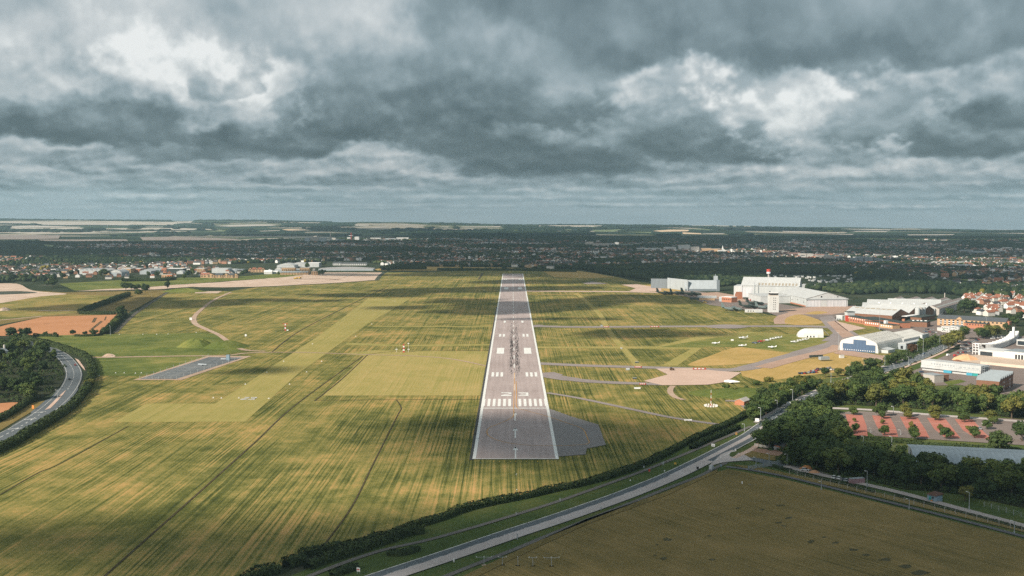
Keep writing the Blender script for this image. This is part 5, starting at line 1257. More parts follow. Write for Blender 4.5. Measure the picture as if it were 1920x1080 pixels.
# -- white hangar with wide doors
t, L = front('hangar', 'low white hangar with wide grey sliding doors facing the apron', (1512, 575.5), (1591, 575), 132)
L = 61.0
gable(t, 0, L, 0, 134, 12.0, 20.5, 'y', B_white, B_roofw, 0.7)
for k in range(6):
    b = MB(); x = 2.0 + k*9.5; b.box(x, x+9.2, -.5 - .15*(k % 2), -.1, 0, 10.2); part('sliding_door', b, B_lav if k != 2 else B_white, t)
b = MB(); b.box(-1, L+1, -1.4, -.1, 10.4, 11.2); part('door_canopy', b, B_steel, t)
window(t, 22, -.1, 14.6, 2.2, 2.2, B_dark, name='vent'); window(t, 46, -.1, 14.6, 1.4, 1.4, B_dark, name='vent')
for k in range(5): window(t, -.1, 12 + k*26, 6 + (k % 2)*2, 2, 1.6, B_glass, side=True)
b = MB(); b.box(-.35, -.05, 3, 110, 0, 1.8); part('plinth', b, B_brick, t)
b = MB(); b.box(-46, -0.5, 70, 134, 0, 10); part('side_wing', b, B_white, t)
b = MB(); b.box(-46.4, -0.2, 69.6, 134, 10.05, 10.7); part('wing_roof', b, B_roofw, t)
# -- white roofed works with three brick gables
S0 = Vector((471, 1383, 0)); ga = math.atan2(0.714, 0.70)
t = thing('factory', 'white roofed works with three dark brick gables in a row', 'building', (S0.x, S0.y, 0), ga); keep(t, 130, 66)
for k, (x0, x1, e, r) in enumerate(((0, 46, 7.4, 14), (46, 84, 7.4, 14), (84, 124, 6.5, 13.5))):
    gable(t, x0+.2, x1-.2, 0, 64, e, r, 'y', B_dbrick, B_roofw, 0.4, wall='gable_wall')
b = MB()
for k in range(8): b.face([(17 + .2, 3+k*7.2, 7.4 + 6.6*(17/23)+.42), (20 + .2, 3+k*7.2, 7.4 + 6.6*(20/23)+.42), (20.2, 8.6+k*7.2, 7.4 + 6.6*(20/23)+.42), (17.2, 8.6+k*7.2, 7.4 + 6.6*(17/23)+.42)])
part('rooflight_row', b, B_skyl, t)
b = MB(); b.box(124, 150, 4, 40, 0, 5.5); part('lean_to', b, B_dbrick, t)
b = MB(); b.face([(123.5, 3, 8), (151, 3, 5.4), (151, 41, 5.4), (123.5, 41, 8)]); b.face([(123.5, 3, 7.8), (151, 3, 5.2), (151, 3, 5.4), (123.5, 3, 8)]); part('lean_to_roof', b, B_roofw, t)
for k in range(3):
    b = MB(); x = 62 + k*8.2; b.cyl(x, -4.2, 0, 13.5, 3.2, n=16, cap=False); b.cyl(x, -4.2, 13.5, 14.6, 3.2, .8, 16); o = part('silo', b, B_conc if k == 1 else B_white, t)
    o.data.polygons.foreach_set('use_smooth', [True]*len(o.data.polygons))
b = MB(); b.box(30, 70, -24, -9, 0, 4.5); part('store_wall', b, B_dbrick, t)
b = MB(); b.box(29.5, 70.5, -24.5, -8.6, 4.5, 5.1); part('store_roof', b, B_dkroof, t)
b = MB(); b.box(22, 54, -9.5, -2, 5.2, 5.7); part('white_canopy', b, B_whitep, t)
# -- big white roofs behind
t = thing('works_shed', 'large white ridged roof spreading behind the brick gabled works', 'building', (470, 1500, 0), math.atan2(-0.35, 0.94)); keep(t, 96, 112)
gable(t, 0, 92, 0, 44, 8.5, 13.0, 'x', B_white, B_roofw, .2); gable(t, 4, 98, 44.2, 84, 9.0, 14.5, 'x', B_white, B_roofw, .2); gable(t, 30, 100, 84.2, 112, 9.0, 14.0, 'x', B_white, B_roofw, .2)
for k in range(5): b = MB(); b.box(20+k*15, 22+k*15, 20, 22, 12, 14.2); part('roof_vent', b, B_whitep, t)
# -- brown saw roofed works
g = Vector((0.55, 0.835, 0)); rv = Vector((-0.835, 0.55, 0))
t = thing('works_shed', 'sprawling brown saw-roofed works behind the white roofs', 'building', (562, 1468, 0), math.atan2(g.y, g.x)); keep(t, 172, 96)
for k, (s0, s1) in enumerate(((0, 172), (34, 172), (84, 172), (112, 165), (120, 150))):
    y0 = k*19.5
    gable(t, s0, s1, y0+.1, y0+19.3, 8.5, 12.4, 'x', B_conc, B_brownroof, .1)
    b = MB(); b.face([(s0+2, y0+3, 8.5+3*.40+.42), (s1-2, y0+3, 8.5+3*.40+.42), (s1-2, y0+5.4, 8.5+5.4*.40+.42), (s0+2, y0+5.4, 8.5+5.4*.40+.42)]); part('rooflight_strip', b, B_brownl, t)
b = MB(); b.cyl(168, 30, 0, 19, .7, .6); part('chimney', b, B_conc, t)
# -- brick offices stepping along the apron
t, L = front('office_block', 'orange brick office range with flat dark roofs in front of the works', (1584, 602), (1634, 611), 18)
flat(t, 0, L, 0, 15, 6.8, B_brick, B_dkroof); winrow(t, 2, L-2, 11, -.1, 5.2, 1.6, 1.5, B_whitep); winrow(t, 12, L-2, 8, -.1, 2.6, 1.5, 1.5)
flat(t, L*.30, L*1.55, 15.2, 30, 6.5, B_brick, B_dkroof, 'rear_wing_wall', 'rear_wing_roof')
b = MB(); b.box(-6, 1, 3, 13, 0, 11); part('stair_tower', b, B_white, t); b = MB(); b.box(-6.3, 1.3, 2.7, 13.3, 11, 11.7); part('tower_roof', b, B_dkroof, t)
b = MB()
for k in range(3): b.box(3 + k*2.6, 4.2 + k*2.6, -1.0, -.1, 0, 7.6)
part('red_fins', b, B_redp, t)
t, L = front('office_block', 'low brick office wing with white windows at the edge of the grass', (1620, 610), (1676, 617), 16)
flat(t, 0, L*.55, 0, 12, 5.6, B_brick, B_dkroof); winrow(t, 1, L*.5, 7, -.1, 3.4, 1.7, 1.5, B_whitep)
flat(t, L*.57, L, -2, 9, 4.6, B_tan, B_dkroof, 'east_wall', 'east_roof'); winrow(t, L*.6, L*.98, 5, -2.1, 2.8, 1.6, 1.4, B_whitep)
b = MB(); b.box(L*.6, L*.66, 3, 7, 4.8, 8.2); part('roof_plant', b, B_whitep, t)
t, L = front('office_block', 'dark roofed single-storey block beside the works yard', (1696, 612), (1738, 614), 26)
flat(t, 0, L, 0, 22, 6.2, B_dbrick, B_dkroof); b = MB(); b.box(-3, -.1, -.5, 5, 0, 8.6); part('brick_pier', b, B_brick, t)
for k in range(4): window(t, 8 + k*4.5, 10 + (k % 2)*3, 6.8, 2.4, .8, B_whitep, d=1.2, name='roof_vent')
t, L = front('white_lorry_shelter', 'white box shelter beside the brick office stair tower', (1568, 599.5), (1582, 601), 5); flat(t, 0, 10, 0, 6, 5.4, B_white, B_whitep); winrow(t, 1, 9, 3, -.1, 1, 1.4, 1.6, B_dark, 'opening')
# -- tan hotel
t, L = front('hotel', 'long tan brick hotel with a dark slate roof and rows of windows', (1757, 610), (1874, 617), 16)
L = 78.0
gable(t, 0, L, 0, 14, 8.6, 12.4, 'x', B_tan, B_slate, .5)
b = MB(); b.face([(22, -.6, 8.6), (29, -.6, 8.6), (25.5, -.6, 11.6)]); b.face([(22, -.6, 8.6), (25.5, -.6, 11.6), (25.5, 6, 11.6), (22, 0, 8.6)]); b.face([(29, -.6, 8.6), (25.5, -.6, 11.6), (25.5, 6, 11.6), (29, 0, 8.6)]); part('gablet', b, B_tan, t)
for z in (6.9, 4.4, 1.8): winrow(t, 2, 36, 7, -.1, z, 2.1, 1.5, B_glass)
winrow(t, 38, L-3, 8, -.1, 6.9, 2.1, 1.5, B_glass)
for z in (5.6, 3.2): winrow(t, 2, 36, 7, -.06, z, 2.3, .8, B_whitep, 'spandrel')
flat(t, 35, 60, -13, -.2, 6.2, B_brick, B_dkroof, 'front_wing_wall', 'front_wing_roof'); winrow(t, 37, 59, 7, -13.1, 4.6, 1.4, 1.1)
b = MB(); b.box(L+.1, L+3, 2, 12, 0, 9); part('end_bay', b, B_brick, t)
# -- white stepped building
t, L = front('white_block', 'white stepped flat-roofed building in front of the hotel', (1757, 620), (1796, 626), 14)
flat(t, 0, 11, 0, 9, 3.6, B_render, B_render, 'low_wall', 'low_roof'); flat(t, 11.2, 25, -3, 9, 6.2, B_render, B_render); flat(t, 25.2, 38, -1, 10, 8.4, B_render, B_greyroof, 'tall_wall', 'tall_roof')
winrow(t, 12, 24, 4, -3.1, 4.6, 1.2, 1.0); winrow(t, 12, 24, 4, -3.1, 1.8, 1.2, 1.0); winrow(t, 26, 37, 4, -1.1, 6.4, 1.2, 1.1); winrow(t, 26, 37, 4, -1.1, 3.2, 1.2, 1.1)
window(t, 16, -3.15, 3.3, 1.6, 1.6, B_green, name='green_sign')
# -- arched hangar with blue doors
f = Vector((0.75, -0.66, 0)).normalized(); FA = Vector((318.6, 1086, 0))
t = thing('hangar', 'white arched hangar with stepped blue doors', 'building', FA, math.atan2(f.y, f.x)); W_ = 40.0; Dp = 66.0
def arch(u): # half-width fraction -1..1 -> height of the curved roof
    return 15.4 - 6.2*abs(u)**1.35 if abs(u) < .80 else max(0.0, (15.4 - 6.2*.80**1.35)*math.sqrt(max(0, 1-((abs(u)-.80)/.20)**2)))
us = [-1, -.99, -.965, -.93, -.88, -.80, -.6, -.4, -.2, 0, .2, .4, .6, .80, .88, .93, .965, .99, 1]
pr = [(W_/2 + u*W_/2, arch(u)) for u in us]
b = MB(); b.face([(x, 0, z) for x, z in pr]); part('front_wall', b, B_render, t)
b = MB(); b.face([(x, Dp, z) for x, z in pr][::-1]); part('rear_wall', b, B_render, t)
b = MB(); nn = 24
for k in range(nn):     # ribbed shell
    for s_, (ya, yb, o) in enumerate(((k*Dp/nn, (k+.72)*Dp/nn, .0), ((k+.72)*Dp/nn, (k+1)*Dp/nn, .12))):
        for (x0, z0), (x1, z1) in zip(pr, pr[1:]): b.face([(x0, ya, z0+.12+o), (x1, ya, z1+.12+o), (x1, yb, z1+.12+o), (x0, yb, z0+.12+o)])
part('arched_roof', b, B_roofc, t)
b = MB()
for x0, x1, h in ((4.2, 15.0, 7.4), (15.0, 27.6, 11.6), (27.6, 37.0, 7.4)): b.box(x0, x1, -.4, -.1, 0, h)
part('blue_doors', b, B_blue, t)
for k in range(15): window(t, 5 + k*2.2, -.45, 1.6, .8, .7, B_whitep, name='door_window')
b = MB(); b.box(W_+.1, W_+7, 6, 22, 0, 3.2); b.face([(W_-.2, 5.6, 4.4), (W_+7.4, 5.6, 3.1), (W_+7.4, 22.4, 3.1), (W_-.2, 22.4, 4.4)]); part('lean_to', b, B_white, t)
t = thing('long_shed', 'cream roofed shed with white end wall behind the arched hangar', 'building', FA + f*34 + Vector((.66, .75, 0))*60, math.atan2(f.y, f.x)); 
gable(t, -26, 6, 0, 58, 8.5, 13.2, 'y', B_white, B_roofc, .4)
b = MB(); b.box(6.5, 9, 40, 58, 0, 10.2); part('end_tower', b, B_white, t)
t = thing('prefab_block', 'low grey prefab with a strip of windows beside the cream roofed shed', 'building', FA + f*48 + Vector((.66, .75, 0))*46, math.atan2(0.75, 0.66)); flat(t, 0, 52, 0, 8, 6.0, B_lgrey, B_roofw)
for k in range(16): window(t, 3 + k*3, -.1, 4.2, 1.9, 1.2, B_dark)
window(t, -.1, 4, 2.2, 2.4, 3, B_dark, side=True, name='door')
# -- white tent hangar
t, L = front('tent_hangar', 'small white tent hangar with a rounded left end on the grass', (1497, 633), (1544, 633.5), 20)
b = MB(); rings = []
for x, sc in ((0.2, .25), (1.2, .55), (3, .74), (5.5, .9), (8.5, 1.0), (16, 1.0), (26.5, 1.0)): rings.append([(x, 9 - 9*math.cos(a)*(.55 + .45*min(1, sc*1.1)), 9.2*sc*math.sin(a)**.72) for a in [math.pi*k/12 for k in range(13)]])
b.loft(rings, close=False, cap=False); b.face(rings[-1]); b.face(rings[0][::-1]); part('canvas', b, B_render, t)
for k in range(3): window(t, 9.5 + k*3.4, -.25, 1.3, 1.5, 1.6, B_dark)
window(t, 14, -.2, 1.2, 13, 2.4, B_whitep, name='porch')
b = MB(); b.tube((26.6, 9, 9), (34, 13, 2), .25); part('strut', b, B_whitep, t)
# -- control tower
t, L = front('control_tower', 'white control tower with two columns of small windows', (1442.5, 586), (1460, 586), 12)
b = MB(); L = 12.8; b.box(0, L, 0, 11, 0, 23.2); part('shaft', b, B_render, t)
for k in range(6):
    for x in (5.8, 8.0): window(t, x, -.06, 4.6 + k*3.0, .95, 1.0, B_dark)
b = MB(); b.loft([[(1.4, .8, 23.2), (L-1.2, .8, 23.2), (L-1.2, 10, 23.2), (1.4, 10, 23.2)], [(.9, .2, 26.2), (L-.6, .2, 26.2), (L-.6, 10.6, 26.2), (.9, 10.6, 26.2)]]); part('cab', b, B_glass, t)
b = MB(); b.box(1.2, L-.8, .4, 10.4, 26.25, 27.1); b.cyl(4, 5, 27.1, 29.5, .1); part('cab_roof', b, B_whitep, t)
b = MB(); b.box(1.0, L-.9, .6, 10.3, 22.9, 23.5); part('cab_base', b, B_tan, t)
t, L = front('site_cabin', 'long white site cabin on the apron left of the control tower', (1398, 586), (1430, 586), 6); flat(t, 0, 23, 0, 5, 3.6, B_render, B_whitep); winrow(t, 2, 12, 3, -.1, 2, 1.3, 1.2, B_dark)
t, L = front('fire_station', 'small salmon brick block with a white flat roof near the green transports', (1353, 566), (1377, 568), 14); flat(t, 0, 20, 0, 13, 8, B_brick, B_whitep); winrow(t, 1, 19, 5, -.1, 4.5, 1.4, 2, B_dark); flat(t, -7, -.2, 2, 13, 7, B_lgrey, B_whitep, 'annex_wall', 'annex_roof')
t, L = front('store_shed', 'long low tan store on the apron edge below the transports', (1311, 563), (1338, 563.5), 5); flat(t, 0, 24, 0, 5, 3.6, B_tan, B_conc)
t, L = front('store_shed', 'dark low store left of the tan one on the apron', (1293, 562), (1310, 562.5), 5); flat(t, 0, 17, 0, 5, 3.2, B_dkroof, B_dkroof)
t, L = front('store_shed', 'pale low shed behind the tan store', (1308, 558.5), (1346, 559), 6); flat(t, 0, 30, 0, 6, 3.2, B_lgrey, B_roofw)
# scaffolding-like red steel by the hangar corner
t, L = front('steel_rack', 'rust red steel rack beside the corner of the tall hangar', (1378, 560), (1390, 562), 10); b = MB()
for k in range(6): b.box(k*1.9, k*1.9+.5, 0, 8, 0, 8 + (k % 3)*1.6)
part('frame', b, B_brick, t)
# -- business park
t, L = front('sheeted_building', 'long white building wrapped in sheeting with blue hoarding below', (1729, 694), (1844, 707), 13)
L = 52.0
flat(t, 0, L, 0, 12, 8.6, B_white, B_roofw)
b = MB(); b.box(-.3, L+.3, -1.7, -.2, 2.6, 4.9); part('lower_sheeting', b, B_white, t); b = MB(); b.box(-.3, L+.3, -1.2, -.2, 5.0, 8.9); part('upper_sheeting', b, B_white, t)
winrow(t, 8, 30, 9, -1.25, 6.6, 1.3, 1.0, B_steel, 'gap'); winrow(t, 33, L-1, 5, -1.25, 6.2, 2.2, .7, B_steel, 'gap')
b = MB(); b.box(20, 27, -1.5, -.3, 0, 2.4); part('blue_hoarding', b, B_bluep, t); b = MB(); b.box(40, 45, -1.5, -.3, 0, 2.4); part('blue_hoarding', b, B_bluep, t); b = MB(); b.box(45.2, 50, -1.6, -.3, 0, 2.8); part('teal_hoarding', b, B_teal, t)
b = MB()
for k in range(5):
    for z in (2, 4, 6, 8): b.tube((L+.8, k*2.8, z), (L+2.6, k*2.8, z), .08, n=4)
    b.tube((L+2.6, k*2.8, 0), (L+2.6, k*2.8, 9.4), .1, n=4); b.tube((L+.8, k*2.8, 0), (L+.8, k*2.8, 9.4), .1, n=4)
for z in (2, 4, 6, 8): b.tube((L+2.6, 0, z), (L+2.6, 11.2, z), .1, n=4); b.box(L+.9, L+2.5, 0, 11, z, z+.12)
part('scaffold', b, B_steel, t)
t, L = front('workshop', 'brown roofed workshop block in front of the sheeted building', (1731, 712), (1764, 718), 12); flat(t, 0, 13, 4, 14, 5, B_dbrick, mat('brown_membrane', col=(0.36, 0.20, 0.155))); flat(t, 6, 18, -6, 3.6, 6.2, B_conc, B_steel, 'grey_wall', 'grey_roof'); flat(t, -6, 3, -8, -1, 3.6, B_brick, B_dbrick, 'brick_wall', 'brick_roof'); window(t, 8, -6.1, 1.4, 1.2, 2.6, B_dark, name='door')
# terrace of saw-tooth gables
A_, B_ = G(1873, 739), G(1925, 712); d = B_ - A_
t = thing('terrace', 'grey roofed terrace of saw-tooth gabled brick houses', 'building', (A_.x, A_.y, 0), math.atan2(d.y, d.x)); n = 7; w = 6.2
for k in range(n):
    x0 = k*w; b = MB(); b.box(x0+.05, x0+w-.05, 0, 16, 0, 9.2); b.f.pop(); b.m.pop()
    for y in (0, 16): b.face([(x0+.05, y, 9.2), (x0+w-.05, y, 9.2), (x0+w*.72, y, 12.2)])
    part('gable_wall', b, B_dbrick, t)
    b = MB(); q = [(x0, 9.2), (x0+w*.72, 12.3), (x0+w, 9.2)]
    for (xa, za), (xb, zb) in zip(q, q[1:]): b.face([(xa, -.3, za), (xb, -.3, zb), (xb, 16.3, zb), (xa, 16.3, za)])
    part('roof', b, B_greyroof, t)
    for z in (7.0, 4.2, 1.6): window(t, x0+w*.32, -.08, z, 1.2, 1.7, B_whitep if (k+int(z)) % 3 == 0 else B_glass); window(t, x0+w*.72, -.08, z, 1.0, 1.7, B_glass)
# showroom
t, L = front('car_showroom', 'white car showroom with an open lattice tower and curved canopy', (1834, 666), (1893, 672), 40)
L = 38
flat(t, 0, 26, 0, 24, 5.4, B_render, B_render); b = MB(); b.box(2, 14, -.2, -.05, .4, 4); part('shop_glass', b, B_glass, t)
flat(t, 26.2, 60, -2, 20, 7, B_render, B_greyroof, 'workshop_wall', 'workshop_roof')
for k in range(8): window(t, 37.5 + k*2.8, -2.1, 2.2, 1.7, 4.2, B_dark, name='bay_door')
b = MB()
for i in range(3):
    for j in range(2): b.box(-7 + i*3, -6.5 + i*3, 2 + j*4, 2.5 + j*4, 0, 10.5)
for z in (2.6, 5.2, 7.8, 10.1):
    b.box(-7, -.5, 2, 2.5, z, z+.5); b.box(-7, -.5, 6, 6.5, z, z+.5)
part('lattice_tower', b, B_whitep, t)
b = MB()
for k in range(16):
    a0, a1 = R(205 - k*6.0), R(205 - (k+.8)*6.0); cx, cy, r0, r1 = 34-26, 74, 46, 55
    P = lambda a, r_: (cx + 20 - math.cos(a)*-r_*.62, cy - math.sin(a)*-r_*-1*-1*.0 + math.sin(a)*r_*1.0 - 20)
    b.face([(*P(a0, r0), 5.5), (*P(a1, r0), 5.5), (*P(a1, r1), 6.1), (*P(a0, r1), 6.1)]); b.face([(*P(a0, r1), 6.1), (*P(a1, r1), 6.1), (*P(a1, r1), 3.0), (*P(a0, r1), 3.0)])
t2, L2 = front('canopy_building', 'curved white showroom canopy wrapping round the car lot', (1846, 657), (1902, 640), 12)
b = MB(); n = 22; b2 = MB()
cen = smooth_line([G(1842, 656), G(1858, 655), G(1876, 650), (G(1890, 644)), G(1898, 638), G(1902, 631)], 5)
inv = Matrix.Rotation(-t2.rotation_euler.z, 4, 'Z') @ Matrix.Translation(-t2.location)
Lf, Rt = strip_pts([Vector((p[0], p[1], 0)) for p in cen], 9.0); Lf = [inv @ p for p in Lf]; Rt = [inv @ p for p in Rt]
for i in range(len(Lf)-1):
    q = [Lf[i], Rt[i], Rt[i+1], Lf[i+1]]
    zz = [5.2, 5.2, 5.2, 5.2]; b.face([(p.x, p.y, 5.3) for p in q]); 
    for a_, c_ in ((Lf[i], Lf[i+1]), (Rt[i], Rt[i+1])): b.face([(a_.x, a_.y, 0.0), (c_.x, c_.y, 0.0), (c_.x, c_.y, 5.3), (a_.x, a_.y, 5.3)])
    if i % 2 == 0: b2.tube((Lf[i].x, Lf[i].y, 5.4), (Rt[i].x, Rt[i].y, 6.3), .55, .55, 6)
part('curved_roof', b, B_render, t2); part('roof_ribs', b2, B_whitep, t2)
b = MB(); p = inv @ G(1900, 642); b.box(p.x-1.4, p.x+1.4, p.y-1, p.y+1, 0, 16); part('sign_pylon', b, B_whitep, t2)
t, L = front('showroom_block', 'white showroom building with dark windows at the frame edge', (1906, 648), (1960, 653), 20); flat(t, 0, 34, 0, 18, 6.2, B_render, B_roofw); b = MB(); b.box(1, 9, -.2, -.05, 1, 5); part('shop_glass', b, B_glass, t)
t, L = front('site_wall', 'long beige site wall around the cleared plot', (1838, 683), (1960, 695), 1, cat='wall'); b = MB(); b.box(0, L, 0, .4, 0, 2.6); part('panel', b, mat('beige_hoarding', col=(0.60, 0.50, 0.42)), t)
def heap(px, w, d, h, m, label, seed, name='soil_heap', cat='heap'):
    c = G(*px); r = random.Random(seed); b = MB(); n = 14
    rings = [[(c.x + math.cos(2*math.pi*k/n)*w*q*r.uniform(.85, 1.12), c.y + math.sin(2*math.pi*k/n)*d*q*r.uniform(.85, 1.12), h*z*r.uniform(.88, 1.1) if z else 0) for k in range(n)] for q, z in ((1, 0), (.78, .42), (.5, .78), (.22, 1))]
    b.loft(rings, cap=False); b.face(rings[-1]); return tag(b.build(name, m, None, (c.x, c.y, 0)), label, cat)
heap((1810, 675), 12, 5.5, 5.2, B_sand, 'long orange sand heap on the cleared plot', 3); heap((1795, 678), 5, 3, 1.8, B_dbrick, 'low dark rubble heap left of the sand heap', 4)
heap((1512, 880), 4.2, 2.2, 2.0, mat('orange_spoil', col=(0.46, 0.21, 0.08)), 'left of two orange spoil heaps on the gravel yard', 5); heap((1527, 887.5), 3.6, 1.8, 1.6, mat('tan_spoil', col=(0.55, 0.30, 0.17)), 'right, paler orange spoil heap on the gravel yard', 6)
heap((203, 667.5), 5, 2.4, 1.6, M_bare, 'small pale chalk heap beside the gravel track', 8); heap((8, 582), 9, 12, 4, M_bare, 'pale dome-shaped heap on the far brown field', 9)
# -- huts near the road
def hut(name, label, pA, pB, D, h, r, mw, mr, axis='x'):
    t, L = front(name, label, pA, pB, D); L = max(L, 2.0); gable(t, 0, L, 0, D, h, r, axis, mw, mr, .25); return t, L
t, L = hut('brick_hut', 'small orange brick hut with a grey pitched roof behind the copse', (1395, 761), (1407, 757), 7, 2.8, 4.4, B_brick, B_conc); window(t, 2, -.05, 1.3, .9, 1.2, B_dark)
t, L = hut('lodge', 'small red brick lodge with a dark roof under the dark trees', (1451, 842), (1469, 846), 5, 2.6, 4.6, B_brick, B_slate); b = MB(); b.box(2.4, 5.2, -2.2, -.2, 0, .2); b.box(2.5, 2.7, -2.2, -2, 0, 2.2); b.box(5, 5.2, -2.2, -2, 0, 2.2); part('porch', b, B_whitep, t)
t, L = front('blue_shed', 'small blue-walled shed with a rusty brown roof beside the drive', (1738.5, 938), (1753, 942), 5); L = 4.6
b = MB(); b.box(0, L, 0, 4.6, 0, 3.0); part('wall', b, B_bluew, t); b = MB(); b.face([(-.3, -.4, 3.05), (L+.3, -.4, 3.05), (L+.3, 5, 3.75), (-.3, 5, 3.75)]); b.face([(-.3, -.4, 2.85), (L+.3, -.4, 2.85), (L+.3, -.4, 3.05), (-.3, -.4, 3.05)]); b.face([(L+.3, -.4, 2.85), (L+.3, 5, 3.0), (L+.3, 5, 3.75), (L+.3, -.4, 3.05)]); part('roof', b, B_rust, t)
window(t, 1.7, -.06, 1.1, 1.2, 2.2, B_teal, name='door'); window(t, 3.2, -.06, 1.9, .8, .9, B_glass); window(t, 2.9, -.5, .5, .9, .8, B_orange, d=.5, name='orange_bin')
t, L = front('shipping_container', 'faded pink container with a ribbed pale roof at the yard end', (1591, 906), (1597, 908.5), 8, cat='container'); b = MB(); b.box(0, 2.5, 0, 7.5, 0, 2.5); part('box', b, B_pink, t); b = MB()
for k in range(9): b.box(.05, 2.45, k*.83+.1, k*.83+.62, 2.52, 2.72)
part('roof_ribs', b, B_lgrey, t)
t, L = front('barn', 'wide low barn with a blue-grey sheet roof behind the trees', (1712, 898), (1960, 935), 40)
d_ = G(1950, 897) - G(1705, 862); t.location = (205, 561, 0); t.rotation_euler.z = R(-15)
gable(t, 0, 110, 0, 50, 5.0, 8.0, 'x', B_grey, B_barn, .6)
t, L = front('guard_hut', 'white fire training rig on the fenced pad', (424, 676), (431, 676), 4, cat='training rig'); b = MB(); b.box(0, 3, 0, 3, 0, 5); part('tower', b, B_bluew, t); b = MB(); b.tube((-5, 1, 1.2), (-.4, 1, 1.2), .9, .8, 8); part('tank', b, B_lgrey, t)  # fire training rig: blue tower with a pale tank
t, L = front('training_rig', 'low white mock aircraft on the fenced pad', (370, 686), (386, 686), 6, cat='training rig'); b = MB(); b.tube((0, 3, 1.0), (8, 1, 1.0), .8, .5, 8); b.box(3, 4.5, -2, 6, .8, 1.0); part('fuselage', b, B_lgrey, t)
t, L = front('cottage', 'pale cottage roof showing among the trees of the left wood', (-20, 672), (19, 667), 8); gable(t, 0, 20, 0, 8, 4.6, 7.2, 'x', B_conc, B_greyroof, .3); b = MB(); b.box(18.6, 20, 3, 4.6, 4, 10.5); part('chimney', b, B_conc, t)

# ------------------------------------------------------------------ aircraft
M_camo = mat('dark_green_paint', lambda N: N.ramp(N.noise(N.vec(*N.obj()), 0.18, 3), [(0.4, (0.022, 0.034, 0.032)), (0.6, (0.060, 0.078, 0.070))]), rough=0.55)
M_camo2 = mat('grey_green_paint', col=(0.14, 0.18, 0.18), rough=0.5); M_shell = mat('white_aircraft_paint', col=(0.82, 0.82, 0.82), rough=0.35, spec=0.5); M_redac = mat('red_aircraft_paint', col=(0.45, 0.05, 0.05), rough=0.35); M_navy = mat('navy_aircraft_paint', col=(0.06, 0.08, 0.13), rough=0.35)
def body_rings(prof, ny=10):
    return [[(x, w*math.cos(2*math.pi*k/ny), zc + h*math.sin(2*math.pi*k/ny)) for k in range(ny)] for x, w, h, zc in prof]
def slab(b, root, tip, ch0, ch1, z0, z1, th):
    """a wing half from (x,y) root to tip with chords"""
    (xr, yr), (xt, yt) = root, tip
    top = [(xr, yr, z0+th), (xr-ch0, yr, z0+th*.5), (xt-ch1, yt, z1+th*.3), (xt, yt, z1+th*.6)]; bot = [(xr, yr, z0), (xr-ch0, yr, z0), (xt-ch1, yt, z1), (xt, yt, z1)]
    b.face(top); b.face(bot[::-1])
    for k in range(4): b.face([bot[k], bot[(k+1) % 4], top[(k+1) % 4], top[k]])
def transport(label, px, rz, sc=1.0, m=None, loc=None):
    m = m or M_camo; t = thing('transport_plane', label, 'aircraft', loc or G(*px), rz); t.scale = (sc,)*3
    b = MB(); b.loft(body_rings([(15, .3, .3, 2.4), (14, 1.3, 1.3, 2.6), (12, 1.95, 2.0, 2.9), (9, 2.1, 2.2, 3.1), (-3, 2.1, 2.2, 3.1), (-8, 1.7, 1.6, 3.9), (-13, .8, .7, 4.9), (-15, .2, .3, 5.2)])); b.build('fuselage', m, t, smooth=True)
    b = MB(); slab(b, (4.5, 0), (3.2, 20), 5, 2.6, 5.2, 5.6, .6); slab(b, (4.5, 0), (3.2, -20), 5, 2.6, 5.2, 5.6, .6); b.build('wing', m, t)
    for y in (5, 10.4, -5, -10.4): b = MB(); b.tube((1, y, 5.0), (6.6, y, 5.0), .55, .5, 8); b.build('engine', m, t)
    b = MB(); slab(b, (-11.5, 0), (-12.6, 8), 3.4, 1.8, 5.2, 5.3, .35); slab(b, (-11.5, 0), (-12.6, -8), 3.4, 1.8, 5.2, 5.3, .35); b.build('tailplane', m, t)
    b = MB(); b.loft([[(-9.2, .3, 4.8), (-14.8, .3, 5), (-14.8, -.3, 5), (-9.2, -.3, 4.8)], [(-13, .12, 11.8), (-15.4, .12, 11.8), (-15.4, -.12, 11.8), (-13, -.12, 11.8)]]); b.build('fin', m, t)
    b = MB(); b.box(-1, 2, 1.4, 2.4, 0, 1.6); b.box(-1, 2, -2.4, -1.4, 0, 1.6); b.box(11, 12, -.3, .3, 0, 1.2); b.build('wheels', B_black, t); return t
transport('dark green transport plane with its fin nearest the taxiway at far left', (1247, 553), R(8)); transport('second dark green transport from the left behind the first', (1271, 553), R(12), .95)
transport('bulky dark green transport parked before the engine test pen', (1296, 555), R(-4), 1.15); transport('grey-green transport nearest the grass, left of the site cabin', (1372, 583), R(-14), .95, M_camo2)
transport('dark green transport behind the site cabin', (1404, 578), R(-6), .95); transport('grey transport with a pale fin beside the control tower', (1434, 580), R(-10), .9, M_camo2); transport('dark transport farthest back by the hangar wing', (1416, 572), R(4), .9)
